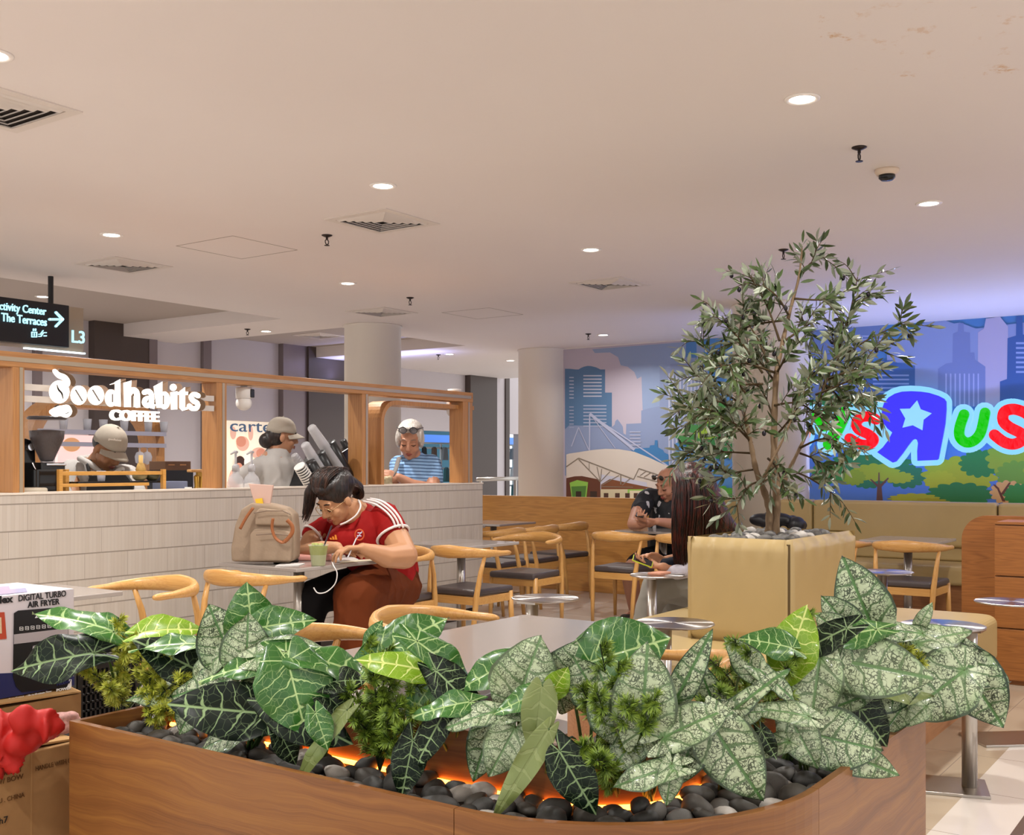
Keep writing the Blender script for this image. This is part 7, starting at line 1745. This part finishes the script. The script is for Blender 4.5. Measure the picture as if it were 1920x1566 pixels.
q = MB().prism([W(1191, 969, 9.55), W(1206, 972, 9.45), W(1208, 968, 9.5), W(1194, 962, 9.62)], tuple(UP * .012)); obj('phone', q, mat('phone_black', '#121216', .2), bevel=.003, label='black phone in the hands of the bald man', cat='phone')
# ---- long haired woman
P = Person('person', 'woman with very long auburn hair in a navy top, bent over a yellow phone', W(1300, 1170, 6.95), 1.22, '#C08C6C')
P.head(W(1296, 918, 7.0), imv(-.80, -.50, .22, 1296), imv(-.35, .92, .05, 1296))
P.limb([(1306, 945, 7.05), (1322, 965, 7.1)], [.062, .08]); P.limb([(1330, 980, 7.12), (1335, 1060, 7.1)], [.13, .14])
P.limb([(1310, 985, 7.0), (1300, 1045, 6.95)], [.06, .05]); P.limb([(1300, 1050, 6.95), (1262, 1064, 6.85), (1240, 1064, 6.8)], [.05, .042, .03]); P.limb([(1320, 1050, 7.1), (1265, 1050, 7.0), (1245, 1052, 6.9)], [.05, .04, .03])
P.hand((1240, 1062, 6.8), imv(-.92, .1, .1, 1240), imv(.1, .8, .2, 1240), thumb=1, curl=.5, k=1.1); P.hand((1246, 1052, 6.9), imv(-.85, .42, .1, 1240), imv(-.2, -.6, .5, 1240), thumb=-1, curl=.55, k=1.1)
P.done(); P.face('#9A5045')
nav = mat('top_navy', '#10131F', .7, noise=.2, nscale=9); q = MB(); q.chain([W(1336, 1080, 7.12), W(1334, 1020, 7.12), W(1326, 985, 7.1)], [.19, .18, .13]); q.chain([W(1312, 990, 7.0), W(1302, 1045, 6.95), W(1280, 1060, 6.9), W(1250, 1062, 6.84)], [.08, .075, .065, .05]); q.cap(W(1310, 985, 7.0), W(1350, 985, 7.2), .08, .08); P.cloth('navy_top', q, nav, .011, 2)
q = MB(); q.chain([W(1252, 1072, 6.82), W(1270, 1073, 6.8), W(1290, 1068, 6.85)], [.035, .05, .055]); P.cloth('printed_sleeve', q, mat('print_white', '#B9B4BE', .8, noise=.35, nscale=22), .009, 1)
gr = mat('trousers_grey', '#8A867E', .85, noise=.12, nscale=9, bump=.4); q = MB(); q.chain([W(1325, 1100, 7.05), W(1270, 1098, 6.95), W(1232, 1100, 6.9), W(1216, 1140, 6.95), W(1206, 1185, 7.0)], [.16, .125, .10, .085, .08]); q.chain([W(1325, 1105, 7.1), W(1270, 1112, 7.15), W(1258, 1150, 7.2), W(1256, 1190, 7.2)], [.15, .12, .09, .08]); P.cloth('trousers', q, gr, .013, 2)
q = MB(); q.ell((0, -.022, .045), (.090, .105, .096)); q.ell((-.07, .02, .0), (.03, .06, .08)); q.ell((.07, .02, .0), (.03, .06, .08)); q.xf(P.M)
q.chain([W(1283, 905, 6.86), W(1275, 950, 6.82), W(1276, 1000, 6.84), W(1278, 1050, 6.86)], [.07, .055, .045, .02]); q.chain([W(1300, 905, 6.85), W(1305, 950, 6.82), W(1300, 1000, 6.86), W(1292, 1040, 6.9)], [.09, .08, .06, .03])
q.chain([W(1312, 905, 6.95), W(1328, 945, 6.93), W(1350, 980, 6.95), W(1380, 1000, 7.0)], [.10, .10, .085, .04]); q.chain([W(1318, 930, 7.0), W(1330, 980, 6.98), W(1335, 1010, 7.0)], [.12, .12, .08]); h = P.cloth('hair', q, HAIR_R, .008, 2)
q = MB(); top = P.L((0, .01, .15))
def hp(*a): return [top] + [W(*p) for p in a]
ps = [hp((1268, 905, 6.82), (1262, 960, 6.76), (1262, 1010, 6.78), (1268, 1062, 6.82)), hp((1278, 900, 6.78), (1280, 955, 6.72), (1276, 1010, 6.75), (1280, 1060, 6.8)), hp((1300, 900, 6.76), (1305, 950, 6.72), (1300, 1000, 6.76), (1290, 1050, 6.82)),
      hp((1318, 905, 6.8), (1328, 950, 6.78), (1335, 990, 6.82), (1330, 1020, 6.9)), hp((1326, 905, 6.88), (1345, 950, 6.86), (1365, 980, 6.9), (1385, 1002, 6.95))]
strands(q, ps, 520, .0028, .018, 9); obj('hair_strands', q, HAIR_R, P.t, world=True, smooth=True, kind='stuff')
t = thing('phone', 'yellow green edged phone held by the long haired woman', 'phone', tuple(W(1200, 1062, 6.75)))
a, b = W(1185, 1052, 6.78), W(1222, 1066, 6.72); d = (b - a); up_ = imv(.2, .7, .5, 1200) * .012
obj('phone_case', MB().prism([a, b, b + imv(.1, .35, -.9, 1200) * .075, a + imv(.1, .35, -.9, 1200) * .075], tuple(up_)), mat('case_lime', '#C6D22E', .4), t, world=True, bevel=.003)
obj('phone_screen', MB().prism([a + up_ + d * .04, b + up_ - d * .04, b + up_ - d * .04 + imv(.1, .35, -.9, 1200) * .07, a + up_ + d * .04 + imv(.1, .35, -.9, 1200) * .07], tuple(up_ * .12)), mat('phone_black', '#121216'), t, world=True)
slabm = mat('pouch_peach', '#C58A70', .6); c = W(1250, 1084, 6.72)
obj('peach_pouch', MB().cbox((5.98 + .02, 3.10, .688), (.14, .09, .014)), slabm, bevel=.004, label='flat peach coloured pouch lying on the side table by her knees', cat='pouch')
